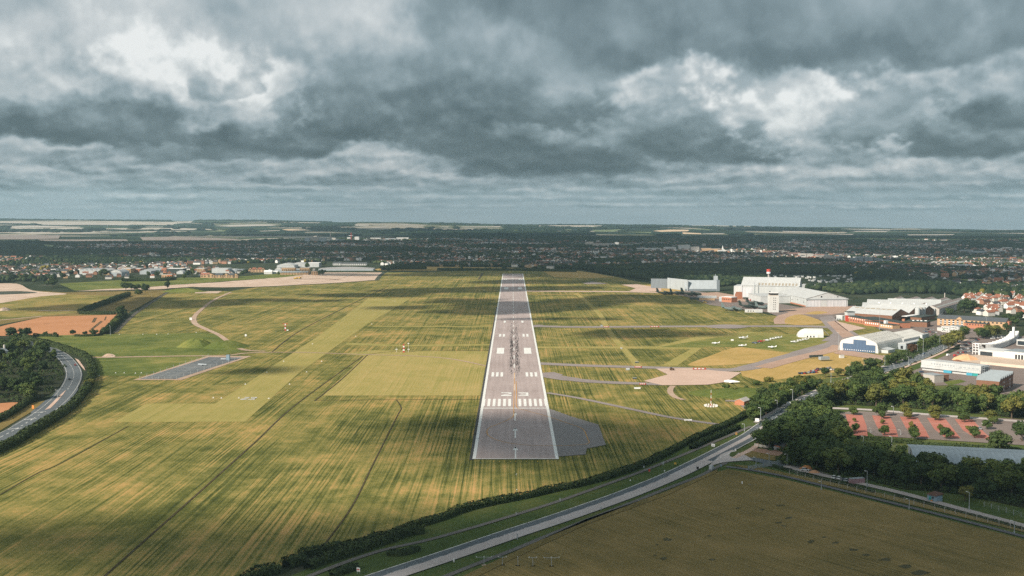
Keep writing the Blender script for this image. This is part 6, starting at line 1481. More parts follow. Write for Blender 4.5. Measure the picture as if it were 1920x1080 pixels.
def light_plane(label, px, rz, m=None, sc=1.0, high=False):
    m = m or M_shell; t = thing('light_plane', label, 'aircraft', G(*px), rz, 'light aircraft parked on the grass'); t.scale = (sc,)*3
    b = MB(); b.loft(body_rings([(3.6, .12, .12, 1.3), (3.3, .45, .42, 1.3), (2.0, .58, .55, 1.35), (.8, .62, .78, 1.5), (-.6, .58, .75, 1.5), (-1.8, .36, .42, 1.4), (-4.3, .1, .16, 1.45)], 8)); b.build('fuselage', m, t, smooth=True)
    z = 2.15 if high else 1.0
    b = MB(); slab(b, (1.3, 0), (1.1, 5.2), 1.7, 1.2, z, z+.25, .18); slab(b, (1.3, 0), (1.1, -5.2), 1.7, 1.2, z, z+.25, .18); b.build('wing', M_shell if m is M_navy else m, t)
    b = MB(); slab(b, (-3.3, 0), (-3.6, 1.7), 1.0, .7, 1.45, 1.5, .1); slab(b, (-3.3, 0), (-3.6, -1.7), 1.0, .7, 1.45, 1.5, .1); b.build('tailplane', M_shell, t)
    b = MB(); b.loft([[(-2.9, .07, 1.5), (-4.3, .07, 1.5), (-4.3, -.07, 1.5), (-2.9, -.07, 1.5)], [(-3.9, .04, 2.9), (-4.6, .04, 2.9), (-4.6, -.04, 2.9), (-3.9, -.04, 2.9)]]); b.build('fin', m, t)
    b = MB(); b.box(.9, 1.7, -.5, .5, 1.75, 2.2); b.build('canopy', B_glass, t)
    b = MB(); 
    for y in (.9, -.9): b.cyl(.4, y, 0, .5, .2, n=6); b.box(.35, .45, y-.05, y+.05, .4, 1.2)
    b.box(2.6, 2.8, -.1, .1, 0, 1); b.build('undercarriage', B_black, t); return t
for px, rz, m, s, l in [((1341, 645.5), 175, None, 1, 'white light aircraft standing alone at the left of the parking grass'), ((1393, 636), 200, None, 1.35, 'larger white light aircraft at the back left of the parking grass'), ((1391, 650), 175, None, 1, 'white light aircraft in front of the larger one'),
    ((1416, 645), 185, M_navy, 1.05, 'navy light aircraft at the front end of the slanting row'), ((1426, 642), 190, M_redac, 1, 'red light aircraft second in the slanting row'), ((1438, 640), 195, None, 1.05, 'white light aircraft third in the slanting row'), ((1449, 637), 200, None, 1.05, 'white light aircraft fourth in the slanting row'), ((1459, 635), 200, None, 1.05, 'white light aircraft at the back end of the slanting row'),
    ((1447, 653), 175, None, 1.05, 'white light aircraft alone at the right front of the parking grass'), ((1489, 643), 195, None, 1.1, 'white light aircraft at the front of the short row by the tent hangar'), ((1500, 640), 197, None, 1, 'white light aircraft in the middle of the short row by the tent hangar'), ((1510, 638), 197, None, 1, 'white light aircraft nearest the tent hangar')]: light_plane(l, px, R(rz), m, s)
t = thing('old_aircraft', 'old white wingless aircraft hull on the edge of the concrete apron', 'aircraft', G(1372, 719), R(150)); b = MB(); b.loft(body_rings([(6.4, .1, .1, 1.2), (5.6, .8, .9, 1.3), (3, 1.15, 1.3, 1.5), (-1, 1.1, 1.2, 1.6), (-4.5, .5, .6, 1.7), (-6.5, .1, .2, 1.9)], 10)); b.build('fuselage', M_shell, t, smooth=True)
b = MB(); slab(b, (1.5, 0), (.5, 4.6), 2.4, 1.6, 1.1, 1.2, .25); slab(b, (1.5, 0), (1.2, -2), 2.4, 2.2, 1.1, 1.1, .25); b.build('wing_stub', M_shell, t); b = MB(); b.box(0, 4.4, -1.22, 1.22, 1.75, 2.05); b.build('window_band', B_bluew, t)

# ------------------------------------------------------------------ vehicles
CARC = {'white': mat('car_white', col=(0.78, 0.78, 0.77), rough=0.3, spec=0.5), 'silver': mat('car_silver', col=(0.42, 0.44, 0.46), rough=0.3, spec=0.5), 'black': mat('car_black', col=(0.025, 0.027, 0.03), rough=0.25, spec=0.5), 'red': mat('car_red', col=(0.42, 0.04, 0.035), rough=0.3, spec=0.5), 'blue': mat('car_blue', col=(0.05, 0.11, 0.24), rough=0.3, spec=0.5), 'grey': mat('car_grey', col=(0.13, 0.14, 0.15), rough=0.3, spec=0.5)}
def car_proto(c, van=False):
    b = MB(); H = 1.0 if van else .86; pr_ = [(-2.1, .35), (-2.1, H-.1), (-1.9, H), (1.2, H), (2.0, H-.16), (2.12, .6), (2.12, .35)]
    b.loft([[(x, y, z) for x, z in pr_] for y in (-.86, .86)]); 
    r = [(-1.9, H), (-1.55, 2.1 if van else 1.42), (.5, 2.1 if van else 1.42), (1.25, H)]
    body = bpy.data.meshes.new('body'); b2 = MB(); b2.loft([[(x, y*k, z) for (x, z), k in zip(r, (1, .88, .88, 1))] for y in (-.82, .82)])
    nb = len(b.f); b.face([(-1.5, -.70, (2.1 if van else 1.42)+.02), (.45, -.70, (2.1 if van else 1.42)+.02), (.45, .70, (2.1 if van else 1.42)+.02), (-1.5, .70, (2.1 if van else 1.42)+.02)])
    body.from_pydata(b.v, [], b.f); body.materials.append(CARC[c]); body.update()
    cab = bpy.data.meshes.new('cabin'); cab.from_pydata(b2.v, [], b2.f); cab.materials.append(CARC[c] if van else B_glass); cab.update()
    return body, cab
b = MB(); b.tube((0, -.1, 0), (0, .1, 0), .33, .33, 10); WHEEL = bpy.data.meshes.new('wheel'); WHEEL.from_pydata(b.v, [], b.f); WHEEL.materials.append(B_black); WHEEL.update()
PROTO = {}
def car(px, rz, c, label, group=None, van=False, loc=None, z=0.45):
    if (c, van) not in PROTO: PROTO[c, van] = car_proto(c, van)
    p = loc or G(*px); t = thing('van' if van else 'car', label, 'van' if van else 'car', (p[0], p[1], z), rz, group)
    link('body', PROTO[c, van][0], t); link('cabin', PROTO[c, van][1], t)
    for x in (-1.35, 1.35):
        for y in (-.80, .80): link('wheel', WHEEL, t, (x, y, .33))
    return t
rd = lambda a, b_: math.atan2((G(*b_)-G(*a)).y, (G(*b_)-G(*a)).x)
car((1334.5, 881), rd((1310, 894), (1345, 876)), 'silver', 'silver people carrier parked on the verge beside the junction', van=True, z=.1)
car((1693, 691), rd((1690, 683), (1740, 664)), 'grey', 'dark grey car on the main road, last of three before the sheeted building'); car((1706, 685.5), rd((1690, 683), (1740, 664)), 'silver', 'silver car on the main road, middle of three before the sheeted building'); car((1716, 680.5), rd((1690, 683), (1740, 664)), 'black', 'black car on the main road, first of three before the sheeted building')
car((1732, 665), rd((1740, 664), (1690, 683)), 'blue', 'blue car on the far main road beside the roadside trees'); car((1745, 667), rd((1690, 683), (1740, 664)), 'grey', 'grey car on the far main road farther than the three')
car((141, 686), rd((137, 712), (138, 697)), 'red', 'dark red car rounding the left bend'); car((130, 713), rd((138, 697), (137, 712)), 'black', 'black car following the left bend in the shade'); car((1420, 808), rd((1408, 815), (1440, 792)), 'silver', 'silver car half hidden by the dark trees on the main road')
car((1728, 699), R(20), 'blue', 'blue car parked before the sheeted building', z=.3); car((1860, 794.5), R(-6), 'white', 'white car parked beside the last red bay', z=.4); car((1848, 797), R(-6), 'white', 'white car parked at the right end of the car park', z=.4); car((1714, 801), R(80), 'black', 'lone black car in the middle of a red bay', z=.4); car((1836, 806), R(85), 'silver', 'silver car alone right of the red bays', z=.4)
TR2 = random.Random(17); ORD = ['first', 'second', 'third', 'fourth', 'fifth', 'sixth', 'seventh', 'eighth', 'ninth', 'tenth', 'eleventh', 'twelfth', 'thirteenth', 'fourteenth', 'fifteenth', 'sixteenth', 'seventeenth', 'eighteenth', 'nineteenth', 'twentieth']
def car_row(pA, pB, n, where, group, rot, jitter=.6, cols=('white', 'silver', 'black', 'grey', 'white', 'blue', 'red'), van=False):
    A, Bq = G(*pA), G(*pB)
    for k in range(n):
        p = A.lerp(Bq, (k+.5)/n) + Vector((TR2.uniform(-jitter, jitter), TR2.uniform(-jitter, jitter), 0)); c = TR2.choice(cols)
        car(None, rot + TR2.uniform(-.15, .15), c, f"{c} {'van' if van else 'car'}, {ORD[k]} from the left in {where}", group, van, p, .32)
car_row((1497, 702), (1533, 699), 9, 'the front row on the dry grass', 'cars parked on the dry grass', R(70)); car_row((1516, 698), (1560, 691), 9, 'the middle row on the dry grass', 'cars parked on the dry grass', R(70), cols=('red', 'silver', 'white', 'red', 'grey')); car_row((1530, 693), (1582, 696), 8, 'the back row on the dry grass', 'cars parked on the dry grass', R(60))
car_row((1793, 663), (1822, 660), 9, 'the front row of the showroom lot', 'cars on the showroom lot', R(75)); car_row((1800, 657), (1823, 654), 8, 'the second row of the showroom lot', 'cars on the showroom lot', R(75)); car_row((1803, 651), (1836, 637), 12, 'the curved showroom row', 'cars on the showroom lot', R(20))
car_row((1856, 636), (1894, 633), 12, 'the back row of the showroom lot', 'cars on the showroom lot', R(80), cols=('white', 'white', 'silver', 'black')); car_row((1860, 633), (1892, 631), 9, 'the farthest row of the showroom lot', 'cars on the showroom lot', R(80), cols=('white', 'silver', 'grey')); car_row((1828, 648), (1842, 646), 4, 'the middle of the showroom lot', 'cars on the showroom lot', R(30))
car_row((1730, 622), (1756, 625), 7, 'the hotel car park row', 'cars in the hotel car park', R(80)); car_row((1734, 618), (1752, 619.5), 4, 'the rear hotel car park row', 'cars in the hotel car park', R(80), cols=('black', 'grey', 'silver')); car_row((1788, 613), (1808, 616), 4, 'the forecourt row by the white stepped building', 'cars in the hotel car park', R(60))
car_row((1504, 882), (1516, 886), 1, 'the gravel yard', 'cars on the gravel yard', R(-20), cols=('white',)); car_row((1562, 897), (1590, 904), 4, 'the shaded row beside the pink container', 'cars beside the container', R(60), cols=('white', 'black', 'silver'))
car((1791, 669), R(30), 'red', 'red lorry cab beside the sand heap', van=True, z=.35); car((1778, 668), R(30), 'white', 'white van left of the red cab by the sand heap', van=True, z=.35); car((1700, 705), R(10), 'white', 'white minibus beside the filling station forecourt', van=True, z=.35); car((1688, 703), R(80), 'blue', 'blue van at the roadside before the sheeted building', van=True, z=.35)
car((1320, 566), R(10), 'white', 'white car on the apron below the tan store', z=.35); t = car((1320, 565), R(5), 'silver', 'silver car on the apron', z=.35)
for i, (px, c) in enumerate((((1402, 563), 'red'), ((1408, 564), 'red'), ((1414, 565), 'white'), ((1421, 565), 'red'), ((1428, 565), 'grey'))): car(px, R(10), c, f"{c} ground vehicle, {ORD[i]} from the left in the row before the hangar wing", 'ground vehicles before the hangar wing', True, z=.35)
t = thing('tractor', 'brown ground tractor on the concrete apron', 'tractor', (*G(1260, 695).xy, .4), R(10)); b = MB(); b.box(-1.8, 1.8, -.9, .9, .6, 1.5); b.build('body', mat('brown_paint', col=(.16, .09, .04)), t); b = MB(); b.box(-1.6, 0, -.8, .8, 1.5, 2.4); b.build('cab', B_glass, t)
for x in (-1.2, 1.2):
    for y in (-.9, .9): o = link('wheel', WHEEL, t, (x, y, .5)); o.scale = (1.5, 1.5, 1.5)
t = thing('loader', 'yellow loader on the apron below the tan store', 'loader', (*G(1321, 568).xy, .3), 0); b = MB(); b.box(-2, 2, -1, 1, .6, 1.9); b.box(2, 3.2, -1.2, 1.2, .3, 1.2); b.build('body', B_yellow, t); b = MB(); b.box(-1, .6, -.9, .9, 1.9, 3); b.build('cab', B_glass, t)
for i, px in enumerate(((553, 523.5), (557, 523), (563, 522.5))): 
    t = thing('excavator', f"yellow excavator on the far dirt strip, {ORD[i]} from the left", 'excavator', (*G(*px).xy, .3), R(20*i), 'excavators on the dirt strip'); b = MB(); b.box(-2, 2, -1.4, 1.4, 1, 2.9); b.tube((1.6, 0, 2.4), (4.6, 0, 5), .35, .3, 5); b.tube((4.6, 0, 5), (6.4, 0, 1.4), .3, .25, 5); b.build('body', B_yellow, t); b = MB(); b.box(-2.2, 2.2, -1.6, -.8, 0, 1); b.box(-2.2, 2.2, .8, 1.6, 0, 1); b.build('tracks', B_black, t)
# ------------------------------------------------------------------ posts, masts, signs, fences
M_post = mat('galvanised_post', col=(0.36, 0.39, 0.40), rough=0.5); M_lamp = mat('lamp_housing', col=(0.72, 0.73, 0.72), rough=0.4)
b = MB(); b.cyl(0, 0, 0, .2, .24, n=8); b.cyl(0, 0, .2, 1, .14, .09, n=8); POLE = bpy.data.meshes.new('pole'); POLE.from_pydata(b.v, [], b.f); POLE.materials.append(M_post); POLE.update()
b = MB(); b.tube((0, 0, 0), (1.1, 0, .12), .06, .05, 5); b.box(.7, 1.6, -.18, .18, .06, .26, bottom=True); HEAD = bpy.data.meshes.new('lamp_head'); HEAD.from_pydata(b.v, [], b.f); HEAD.materials.append(M_lamp); HEAD.update()
def lamp_post(px, pyb, pyt, rz, label):
    p = G(px, pyb); h = (pyb-pyt)*mpp(pyb); t = thing('lamp_post', label, 'lamp post', p, rz, 'street and floodlight posts')
    o = link('pole', POLE, t); o.scale = (1.25, 1.25, h); link('lamp_head', HEAD, t, (0, 0, h-.1))
for (px, b_, t_), l in [((1703.5, 687, 669), 'lamp post on the main road beside the three cars'), ((1659, 686, 667), 'lamp post at the corner of the arched hangar'), ((1620, 694, 673), 'lamp post in front of the large dark roadside tree'), ((1592, 704, 684), 'lamp post left of the two roadside trees'), ((1558, 719, 699), 'lamp post rising from the belt below the parked cars'), ((1640, 712, 694), 'lamp post at the main road where the trees end'), ((1676, 700, 682), 'lamp post on the near side of the main road'),
    ((1486, 758, 730), 'tall lamp post above the copse beside the white board'), ((1524, 748, 738), 'short lamp post among the belt trees'), ((1457, 774, 750), 'lamp post at the edge of the copse by the main road'), ((1426, 794, 764), 'tall lamp post beside the roadside board at the copse'), ((1396, 809, 795), 'short lamp post where the second hedge ends'),
    ((1730.6, 669, 634), 'tall lamp post beside the far main road'), ((1767.5, 640, 622), 'lamp post at the far road bend'), ((1700, 668, 647), 'lamp post among the hangar side trees'), ((1720, 661, 646), 'lamp post beside the russet tree'), ((1762, 647, 628), 'lamp post in the far roadside bushes'), ((1769, 655, 638), 'lamp post in front of the showroom trees'), ((1849, 621, 594), 'tall white lamp post in front of the hotel'),
    ((1572, 657, 623), 'white floodlight mast left of the blue doors'), ((1649, 619, 578), 'tall floodlight mast before the works roof'), ((1625.5, 913, 882), 'lamp post beside the pink container'), ((1817, 957, 922), 'lamp post beside the drive near the blue shed'), ((1704.7, 955, 935), 'slim camera post on the lower side of the drive'), ((1901.5, 1002, 976), 'slim post on the fence line at the frame edge'), ((1540, 919, 902), 'slim post on the fence line below the spoil heaps'), ((1417.5, 873, 857), 'slim post at the left end of the steel gate'), ((1442, 871, 850), 'tall post behind the steel gate'), ((1475.6, 873, 851), 'post at the yard end of the steel fence'), ((108, 748, 731), 'lamp post beside the left bend traffic island'), ((207, 629, 611), 'pale post at the foot of the orange field hedge'),
    ((1672, 834, 818), 'post behind the car park hedge'), ((1619, 828, 818), 'short lamp at the left end of the car park hedge'), ((1675, 778, 762), 'lamp in the belt behind the car park'), ((1633, 812, 802), 'slim lamp in the first grey bay'), ((1689, 816, 806), 'slim lamp in the second grey bay')]:
    lamp_post(px, b_, t_, TR2.uniform(2.2, 3.6), l)
# antenna masts with red and white bands
def banded(t, h, w, n, name='mast'):
    for k in range(n):
        z0, z1 = h*k/n, h*(k+1)/n; b = MB(); q0, q1 = w*(1-.35*k/n), w*(1-.35*(k+1)/n)
        for sx in (-1, 1):
            for sy in (-1, 1): b.tube((sx*q0, sy*q0, z0), (sx*q1, sy*q1, z1), .14, .14, 5)
        b.box(-q1*.9, q1*.9, -q1*.9, q1*.9, z0+.1, z1-.1); b.build(name, B_redp if k % 2 == 0 else B_whitep, t)
t = thing('antenna_mast', 'banded red and white aerial tower with a fenced base on the left grass', 'mast', G(757, 661)); banded(t, 8.2, .75, 5, 'band'); b = MB()
for x in (-7, 4.5): b.cyl(x, 1, 0, 4.4, .1); b.box(x-1.2, x+1.2, .9, 1.1, 2.8, 3.2)
b.cyl(4.2, 3, 0, 9, .1); b.box(3.5, 5.0, 2.9, 3.1, 8.2, 8.8); b.build('side_aerials', B_whitep, t)
t = thing('antenna_mast', 'small banded red and white aerial on the far left grass', 'mast', G(535, 620)); banded(t, 8, .7, 4, 'band'); b = MB(); b.box(-3, 3, -.1, .1, 7.6, 8.2); b.build('crossbar', B_redp, t); b = MB(); b.box(1.6, 3.6, -.6, .6, 0, 1.2); b.build('hut', B_whitep, t)
t = thing('radio_mast', 'slender red and white mast in a small fenced ring', 'mast', G(1333, 762))
for k in range(6):
    b = MB(); b.cyl(0, 0, k*1.9, (k+1)*1.9, .24 - k*.02, .22 - k*.02, 6); b.build('band', B_redp if k % 2 == 0 else B_whitep, t)
b = MB()
for k in range(14):
    a = 2*math.pi*k/14; b.box(4.2*math.cos(a)-.5, 4.2*math.cos(a)+.5, 4.2*math.sin(a)-.06, 4.2*math.sin(a)+.06, .1, 1.2)
b.build('ring_fence', B_whitep, t); b = MB(); b.cyl(0, 0, 0, .3, 3.2, n=14); b.build('base_slab', M_apron, t)
t = thing('water_tower', 'red and white striped tank on a pale stem above the dark trees', 'tower', G(1441, 533)); b = MB(); b.cyl(0, 0, 0, 21, 2, 1.6, 10); b.build('stem', B_conc, t); b = MB(); b.cyl(0, 0, 24, 29, 4, 4, 12); b.build('red_tank', B_redp, t); b = MB(); b.cyl(0, 0, 20.5, 24, 4, 4, 12); b.build('white_tank', B_whitep, t)
# small airfield units
def unit(name, px, sx, sy, h, m, label, cat, legs=True, rz=0.0, top=None):
    p = G(*px); t = thing(name, label, cat, p, rz); b = MB(); b.box(-sx/2, sx/2, -sy/2, sy/2, h*.35 if legs else 0, h, bottom=True); b.build('cabinet' if name != 'road_sign' else 'panel', m, t)
    if legs:
        b = MB()
        for x in (-sx*.36, sx*.36): b.cyl(x, 0, 0, h*.35, .07, n=5)
        b.build('legs', M_post, t)
    if top: b = MB(); b.box(-sx/2-.1, sx/2+.1, -sy/2-.1, sy/2+.1, h+.01, h+.16); b.build('lid', top, t)
    return t
unit('equipment_cabinet', (1177, 694), 3, 1.6, 1.5, B_lgrey, 'grey cabinet on the grass between the two taxiways', 'cabinet', False, 0, B_whitep); unit('equipment_cabinet', (1190, 711), 3, 1.4, 1.2, B_dkroof, 'dark cabinet on the taxiway edge by the apron', 'cabinet', False, 0, B_steel); unit('equipment_cabinet', (1195, 729), 4.6, 1.8, .9, B_whitep, 'flat white cabinet below the lower taxiway', 'cabinet', False, 0, B_whitep)
unit('equipment_cabinet', (1194, 681), 3, 1.6, 1.2, B_dkroof, 'dark cabinet by the worn track on the upper taxiway', 'cabinet', False, 0, B_steel); unit('equipment_cabinet', (1165, 654.5), 1.8, 1.4, 1.2, B_steel, 'pale cabinet on the worn track', 'cabinet', False, 0, B_whitep); unit('equipment_cabinet', (1128, 612), 2.4, 1.6, 1.6, B_steel, 'grey cabinet where the worn track meets the upper road', 'cabinet', False, 0, B_greyroof)
unit('equipment_cabinet', (1373, 639), 2.4, 2, 1.6, B_whitep, 'tiny white cabinet by the parking grass', 'cabinet', False); unit('equipment_cabinet', (1578, 671.5), 4, 2.6, 2.8, B_render, 'white kiosk on the dry grass before the blue doors', 'kiosk', False, .2, B_roofw); unit('equipment_cabinet', (1290, 789), 5, 1.2, 1, B_whitep, 'white marker unit on the dark perimeter path', 'cabinet', False); unit('equipment_cabinet', (461, 632.5), 1.8, 1.4, 3.4, B_whitep, 'small white post unit beside the gravel track', 'cabinet'); unit('equipment_cabinet', (358, 600), 3, 2, 3, B_whitep, 'tiny white box beside the track bend', 'cabinet', False)
unit('generator_frame', (1545, 677), 9, 4, 4, B_steel, 'dark open steel frame on the dry grass', 'frame', True, .3); unit('generator_frame', (1530, 672), 14, 1, 3.2, B_dkroof, 'long dark blast screen on the dry grass', 'screen', True, .3)
t, L = front('tin_store', 'pinkish sheet roofed store beside the roadside trees', (1645, 682), (1659, 680), 9); gable(t, 0, 9, 0, 9, 2.6, 4.4, 'x', B_conc, mat('pinkish_sheet', col=(0.50, 0.37, 0.32)), .3)
# traffic signs and boards by the main road
def board(px, w, z0, z1, m, label, rz=-.35, legs=2, mark=None, name='sign_board', cat='sign'):
    p = G(*px); t = thing(name, label, cat, p, rz); b = MB(); b.box(-w/2, w/2, -.08, .08, z0, z1, bottom=True); b.build('panel', m, t)
    for k in range(legs): x = 0 if legs == 1 else (-w*.35 + w*.7*k); b = MB(); b.cyl(x, .14, 0, z1-.1, .07, n=6); b.build('post', M_post, t)
    if mark: b = MB(); b.box(-w*.36, w*.36, -.12, -.085, z0 + (z1-z0)*.35, z0 + (z1-z0)*.65); b.build('stripe', mark, t)
board((1337, 840), 2.0, .9, 2.4, B_whitep, 'white board on two posts beside the second hedge', mark=B_lgrey); board((1419.5, 795), 2.4, 1.6, 3.6, B_whitep, 'white board on two legs below the tall lamp at the copse'); board((672, 1077), 1.5, 1.1, 2.5, B_whitep, 'white notice board on two green posts at the bottom of the verge', rz=-.5, mark=B_redp); board((1479, 762), 3, 1.4, 3.2, B_whitep, 'white board beside the tall lamp post above the copse')
board((1308, 882), 1.2, .7, 1.9, B_black, 'black-backed road sign on the near verge', legs=1); board((1266, 872), 1.2, .4, 1.4, B_yellow, 'yellow roadside warning sign on the verge', legs=1); board((1380.5, 817), 1.2, .7, 1.9, B_orange, 'orange road sign on a green post by the hedge end', legs=1, mark=B_green); board((1217.5, 886), .9, .5, 1.8, B_redp, 'small red sign beside the roadside path', legs=1); board((1243, 874), 1.0, .9, 2.2, B_steel, 'grey-backed sign beside the roadside path', legs=1)
board((1207, 879), .8, .5, 1.6, B_lgrey, 'small grey sign at the hedge above the path', legs=1); board((1182, 902), .6, .1, .7, B_whitep, 'tiny white marker beside the roadside path', legs=1); board((1246, 886), .5, .6, 1.2, B_whitep, 'tiny white marker post nearest the yellow sign', legs=1); board((62, 768), 1.8, .6, 3, B_orange, 'orange sign board left of the bend road', legs=2); board((112, 660.5), 1.6, .4, 1.6, B_whitep, 'white sign beside the far side of the bend', legs=1); board((1352, 876), .8, .4, 1.5, B_bluew, 'small blue sign by the footpath crossing', legs=1); board((1379, 847), .8, .6, 1.6, B_whitep, 'round white sign on the junction island', legs=1)
for i, px in enumerate(((970, 1013), (1127, 957), (1232, 912), (968, 967), (1050, 940))): board(px, .35, .3, 1.6 + (i == 0)*1.2, B_steel, ('tall slim marker post on the near verge below the runway', 'slim marker post on the near verge, middle of three', 'slim marker post on the near verge nearest the black sign', 'slim post beside the roadside path below the runway', 'slim post beside the roadside path, second from the bottom')[i], legs=1, name='marker_post', cat='post')
board((851, 1056), .5, .5, 1.9, B_whitep, 'slim white sign on the near verge beside the worn lane', legs=1)
# a white figure-like buoy in the brown field and a small white box beside it
board((1391.5, 908), .6, .2, 1.5, B_whitep, 'white marker standing in the brown field', legs=1); board((1406, 909), 1.4, .02, .25, B_lgrey, 'flat grey box lying in the brown field', legs=0, name='flat_box', cat='box')
# approach light bars
def tbar(px, pyb, pyt, w, n, label):
    p = G(px, pyb); h = (pyb-pyt)*mpp(pyb); t = thing('approach_light', label, 'approach light', p, 0, 'approach light masts in the brown field'); b = MB(); b.cyl(0, 0, 0, h, .10, n=6); b.build('pole', M_post, t)
    if w: b = MB(); b.box(-w/2, w/2, -.05, .05, h-.1, h+.05, bottom=True); b.build('crossbar', M_post, t)
    for k in range(n): x = -w/2 + w*k/max(1, n-1) if n > 1 else 0; b = MB(); b.cyl(x, 0, h+.05, h+.35, .16, .12, 6); b.build('lamp', M_lamp, t)
    b = MB(); b.obox((0, 0), .2, .9, .5, 0, .12); b.build('base', M_conc, t)
tbar(907.5, 1060, 1044, 5.8, 3, 'approach light mast with three lamps, leftmost of the row'); tbar(942, 1060, 1044, 3.0, 2, 'approach light mast with two lamps, second from the left'); tbar(971, 1061, 1044, 0, 1, 'single approach light mast in the middle of the row'); tbar(999, 1062, 1045, 2.8, 2, 'approach light mast with two lamps, fourth from the left'); tbar(1034, 1062, 1045, 5.6, 3, 'approach light mast with three lamps, rightmost of the row')
for i in range(9):
    p = G(926 + i*10.3, 867); t = thing('runway_end_light', f"small runway end light on the grass, {ORD[i]} from the left", 'runway light', p, 0, 'runway end lights'); b = MB(); b.cyl(0, 0, 0, .45, .06, n=5); b.build('stem', M_post, t); b = MB(); b.cyl(0, 0, .45, .75, .2, .16, 6); b.build('lamp', B_yellow, t)
for i, (px, py) in enumerate(((968, 893), (969, 922))):
    t = thing('approach_light', ('single low approach light between the runway end and the hedge', 'single low approach light close to the hedge')[i], 'approach light', G(px, py)); b = MB(); b.cyl(0, 0, 0, 1.0, .07, n=5); b.build('pole', M_post, t); b = MB(); b.cyl(0, 0, 1.0, 1.3, .2, .16, 6); b.build('lamp', M_lamp, t)
# white grass-runway markers, left field
GM = [(217, 700), (233, 700), (254, 700.5), (265, 700), (186, 705), (415, 747), (400, 746.5), (448, 747), (460, 721), (532, 678), (575, 698), (603, 678), (500, 699), (543, 721), (504, 748), (586, 645.5), (667, 631), (697, 608), (737, 565), (740, 565), (867, 527), (224, 627.5), (268, 627.5), (294, 627.5), (315, 627), (368, 624)]
b = MB(); b.box(-.6, .6, -.3, .3, 0, .35); b.box(-.2, .2, -.2, .2, .5, .9); MK = bpy.data.meshes.new('grass_marker'); MK.from_pydata(b.v, [], b.f); MK.materials.append(B_whitep); MK.update()
for i, p in enumerate(GM): o = link('grass_marker', MK, None, G(*p)); tag(o, f"small white marker block on the left grass, {'near the fenced pad' if i < 5 else 'on the mown strip' if i < 20 else 'along the meadow fence' if i > 20 else 'far beside the runway'}", 'marker', 'white marker blocks on the grass')
# fences
def fence(name, px, gap, h, label, m, rail=True, seed=1, mesh=None):
    P = smooth_line([G(*p) for p in px], 4) if len(px) > 2 else [G(*p) for p in px]; t = thing(name, label, 'fence', P[0]); pts = []; acc = 0; nxt = 0
    for a, c in zip(P, P[1:]):
        L = (c-a).length
        while nxt <= acc + L: pts.append(a.lerp(c, (nxt-acc)/L)); nxt += gap
        acc += L
    b = MB(); b.box(-.09, .09, -.09, .09, 0, h); b.tube((0, 0, h), (.35, 0, h+.4), .07, .05, 4); pm = bpy.data.meshes.new('post'); pm.from_pydata(b.v, [], b.f); pm.materials.append(m); pm.update()
    for p in pts[:98]: link('post', pm, t, p - P[0])
    if rail:
        b = MB()
        for z in (h*.33, h*.66, h*.98):
            for a, c in zip(pts, pts[1:]): b.tube(Vector((a.x, a.y, z))-P[0], Vector((c.x, c.y, z))-P[0], .025, .025, 3)
        b.build('wire', m, t)
    return t
fence('wire_fence', [(1480, 890), (1560, 910), (1680, 939), (1800, 968), (1940, 1003)], 5.2, 2.3, 'long wire fence with concrete posts between the brown field and the drive', B_conc)
fence('wire_fence', [(262, 712), (392, 669.5)], 13, 3.2, 'wire fence on the far long side of the grey pad', M_post); fence('wire_fence', [(331, 712), (458, 671)], 13, 3.2, 'wire fence on the near long side of the grey pad', M_post); fence('wire_fence', [(262, 712), (331, 712)], 5, 2.6, 'wire fence across the near end of the grey pad', M_post)
fence('wire_fence', [(1845, 950), (1890, 963), (1940, 978)], 4, 2.2, 'steel fence beside the belt right of the last lamp post', M_post); fence('wire_fence', [(1660, 838), (1760, 850)], 6, 1.6, 'low wire fence below the car park hedge', M_post)
A_, B_ = G(1403, 882), G(1472, 869)
t = thing('palisade_gate', 'grey steel palisade gate and fence across the yard drive', 'gate', A_, math.atan2((B_-A_).y, (B_-A_).x)); L = (B_-A_).length; b = MB()
for k in range(int(L/.32)): b.box(k*.32, k*.32+.13, -.03, .03, .05, 2.3)
b.build('pales', M_post, t); b = MB(); b.box(0, L, .04, .1, .5, .62); b.box(0, L, .04, .1, 1.8, 1.92); b.build('rails', M_post, t)
for k in range(6): b = MB(); b.box(L*k/5-.1, L*k/5+.1, -.1, .1, 0, 2.6); b.build('gate_post', B_bluew, t)
A_, B_ = G(1414, 837), G(1466, 845)
t = thing('site_hoarding', 'pale panelled fence in front of the lodge', 'fence', A_, math.atan2((B_-A_).y, (B_-A_).x)); L = (B_-A_).length
for k in range(6): b = MB(); b.box(L*k/6+.05, L*(k+1)/6-.3, 0, .08, .1, 1.7); b.build('panel', B_lgrey if k > 2 else B_conc, t)

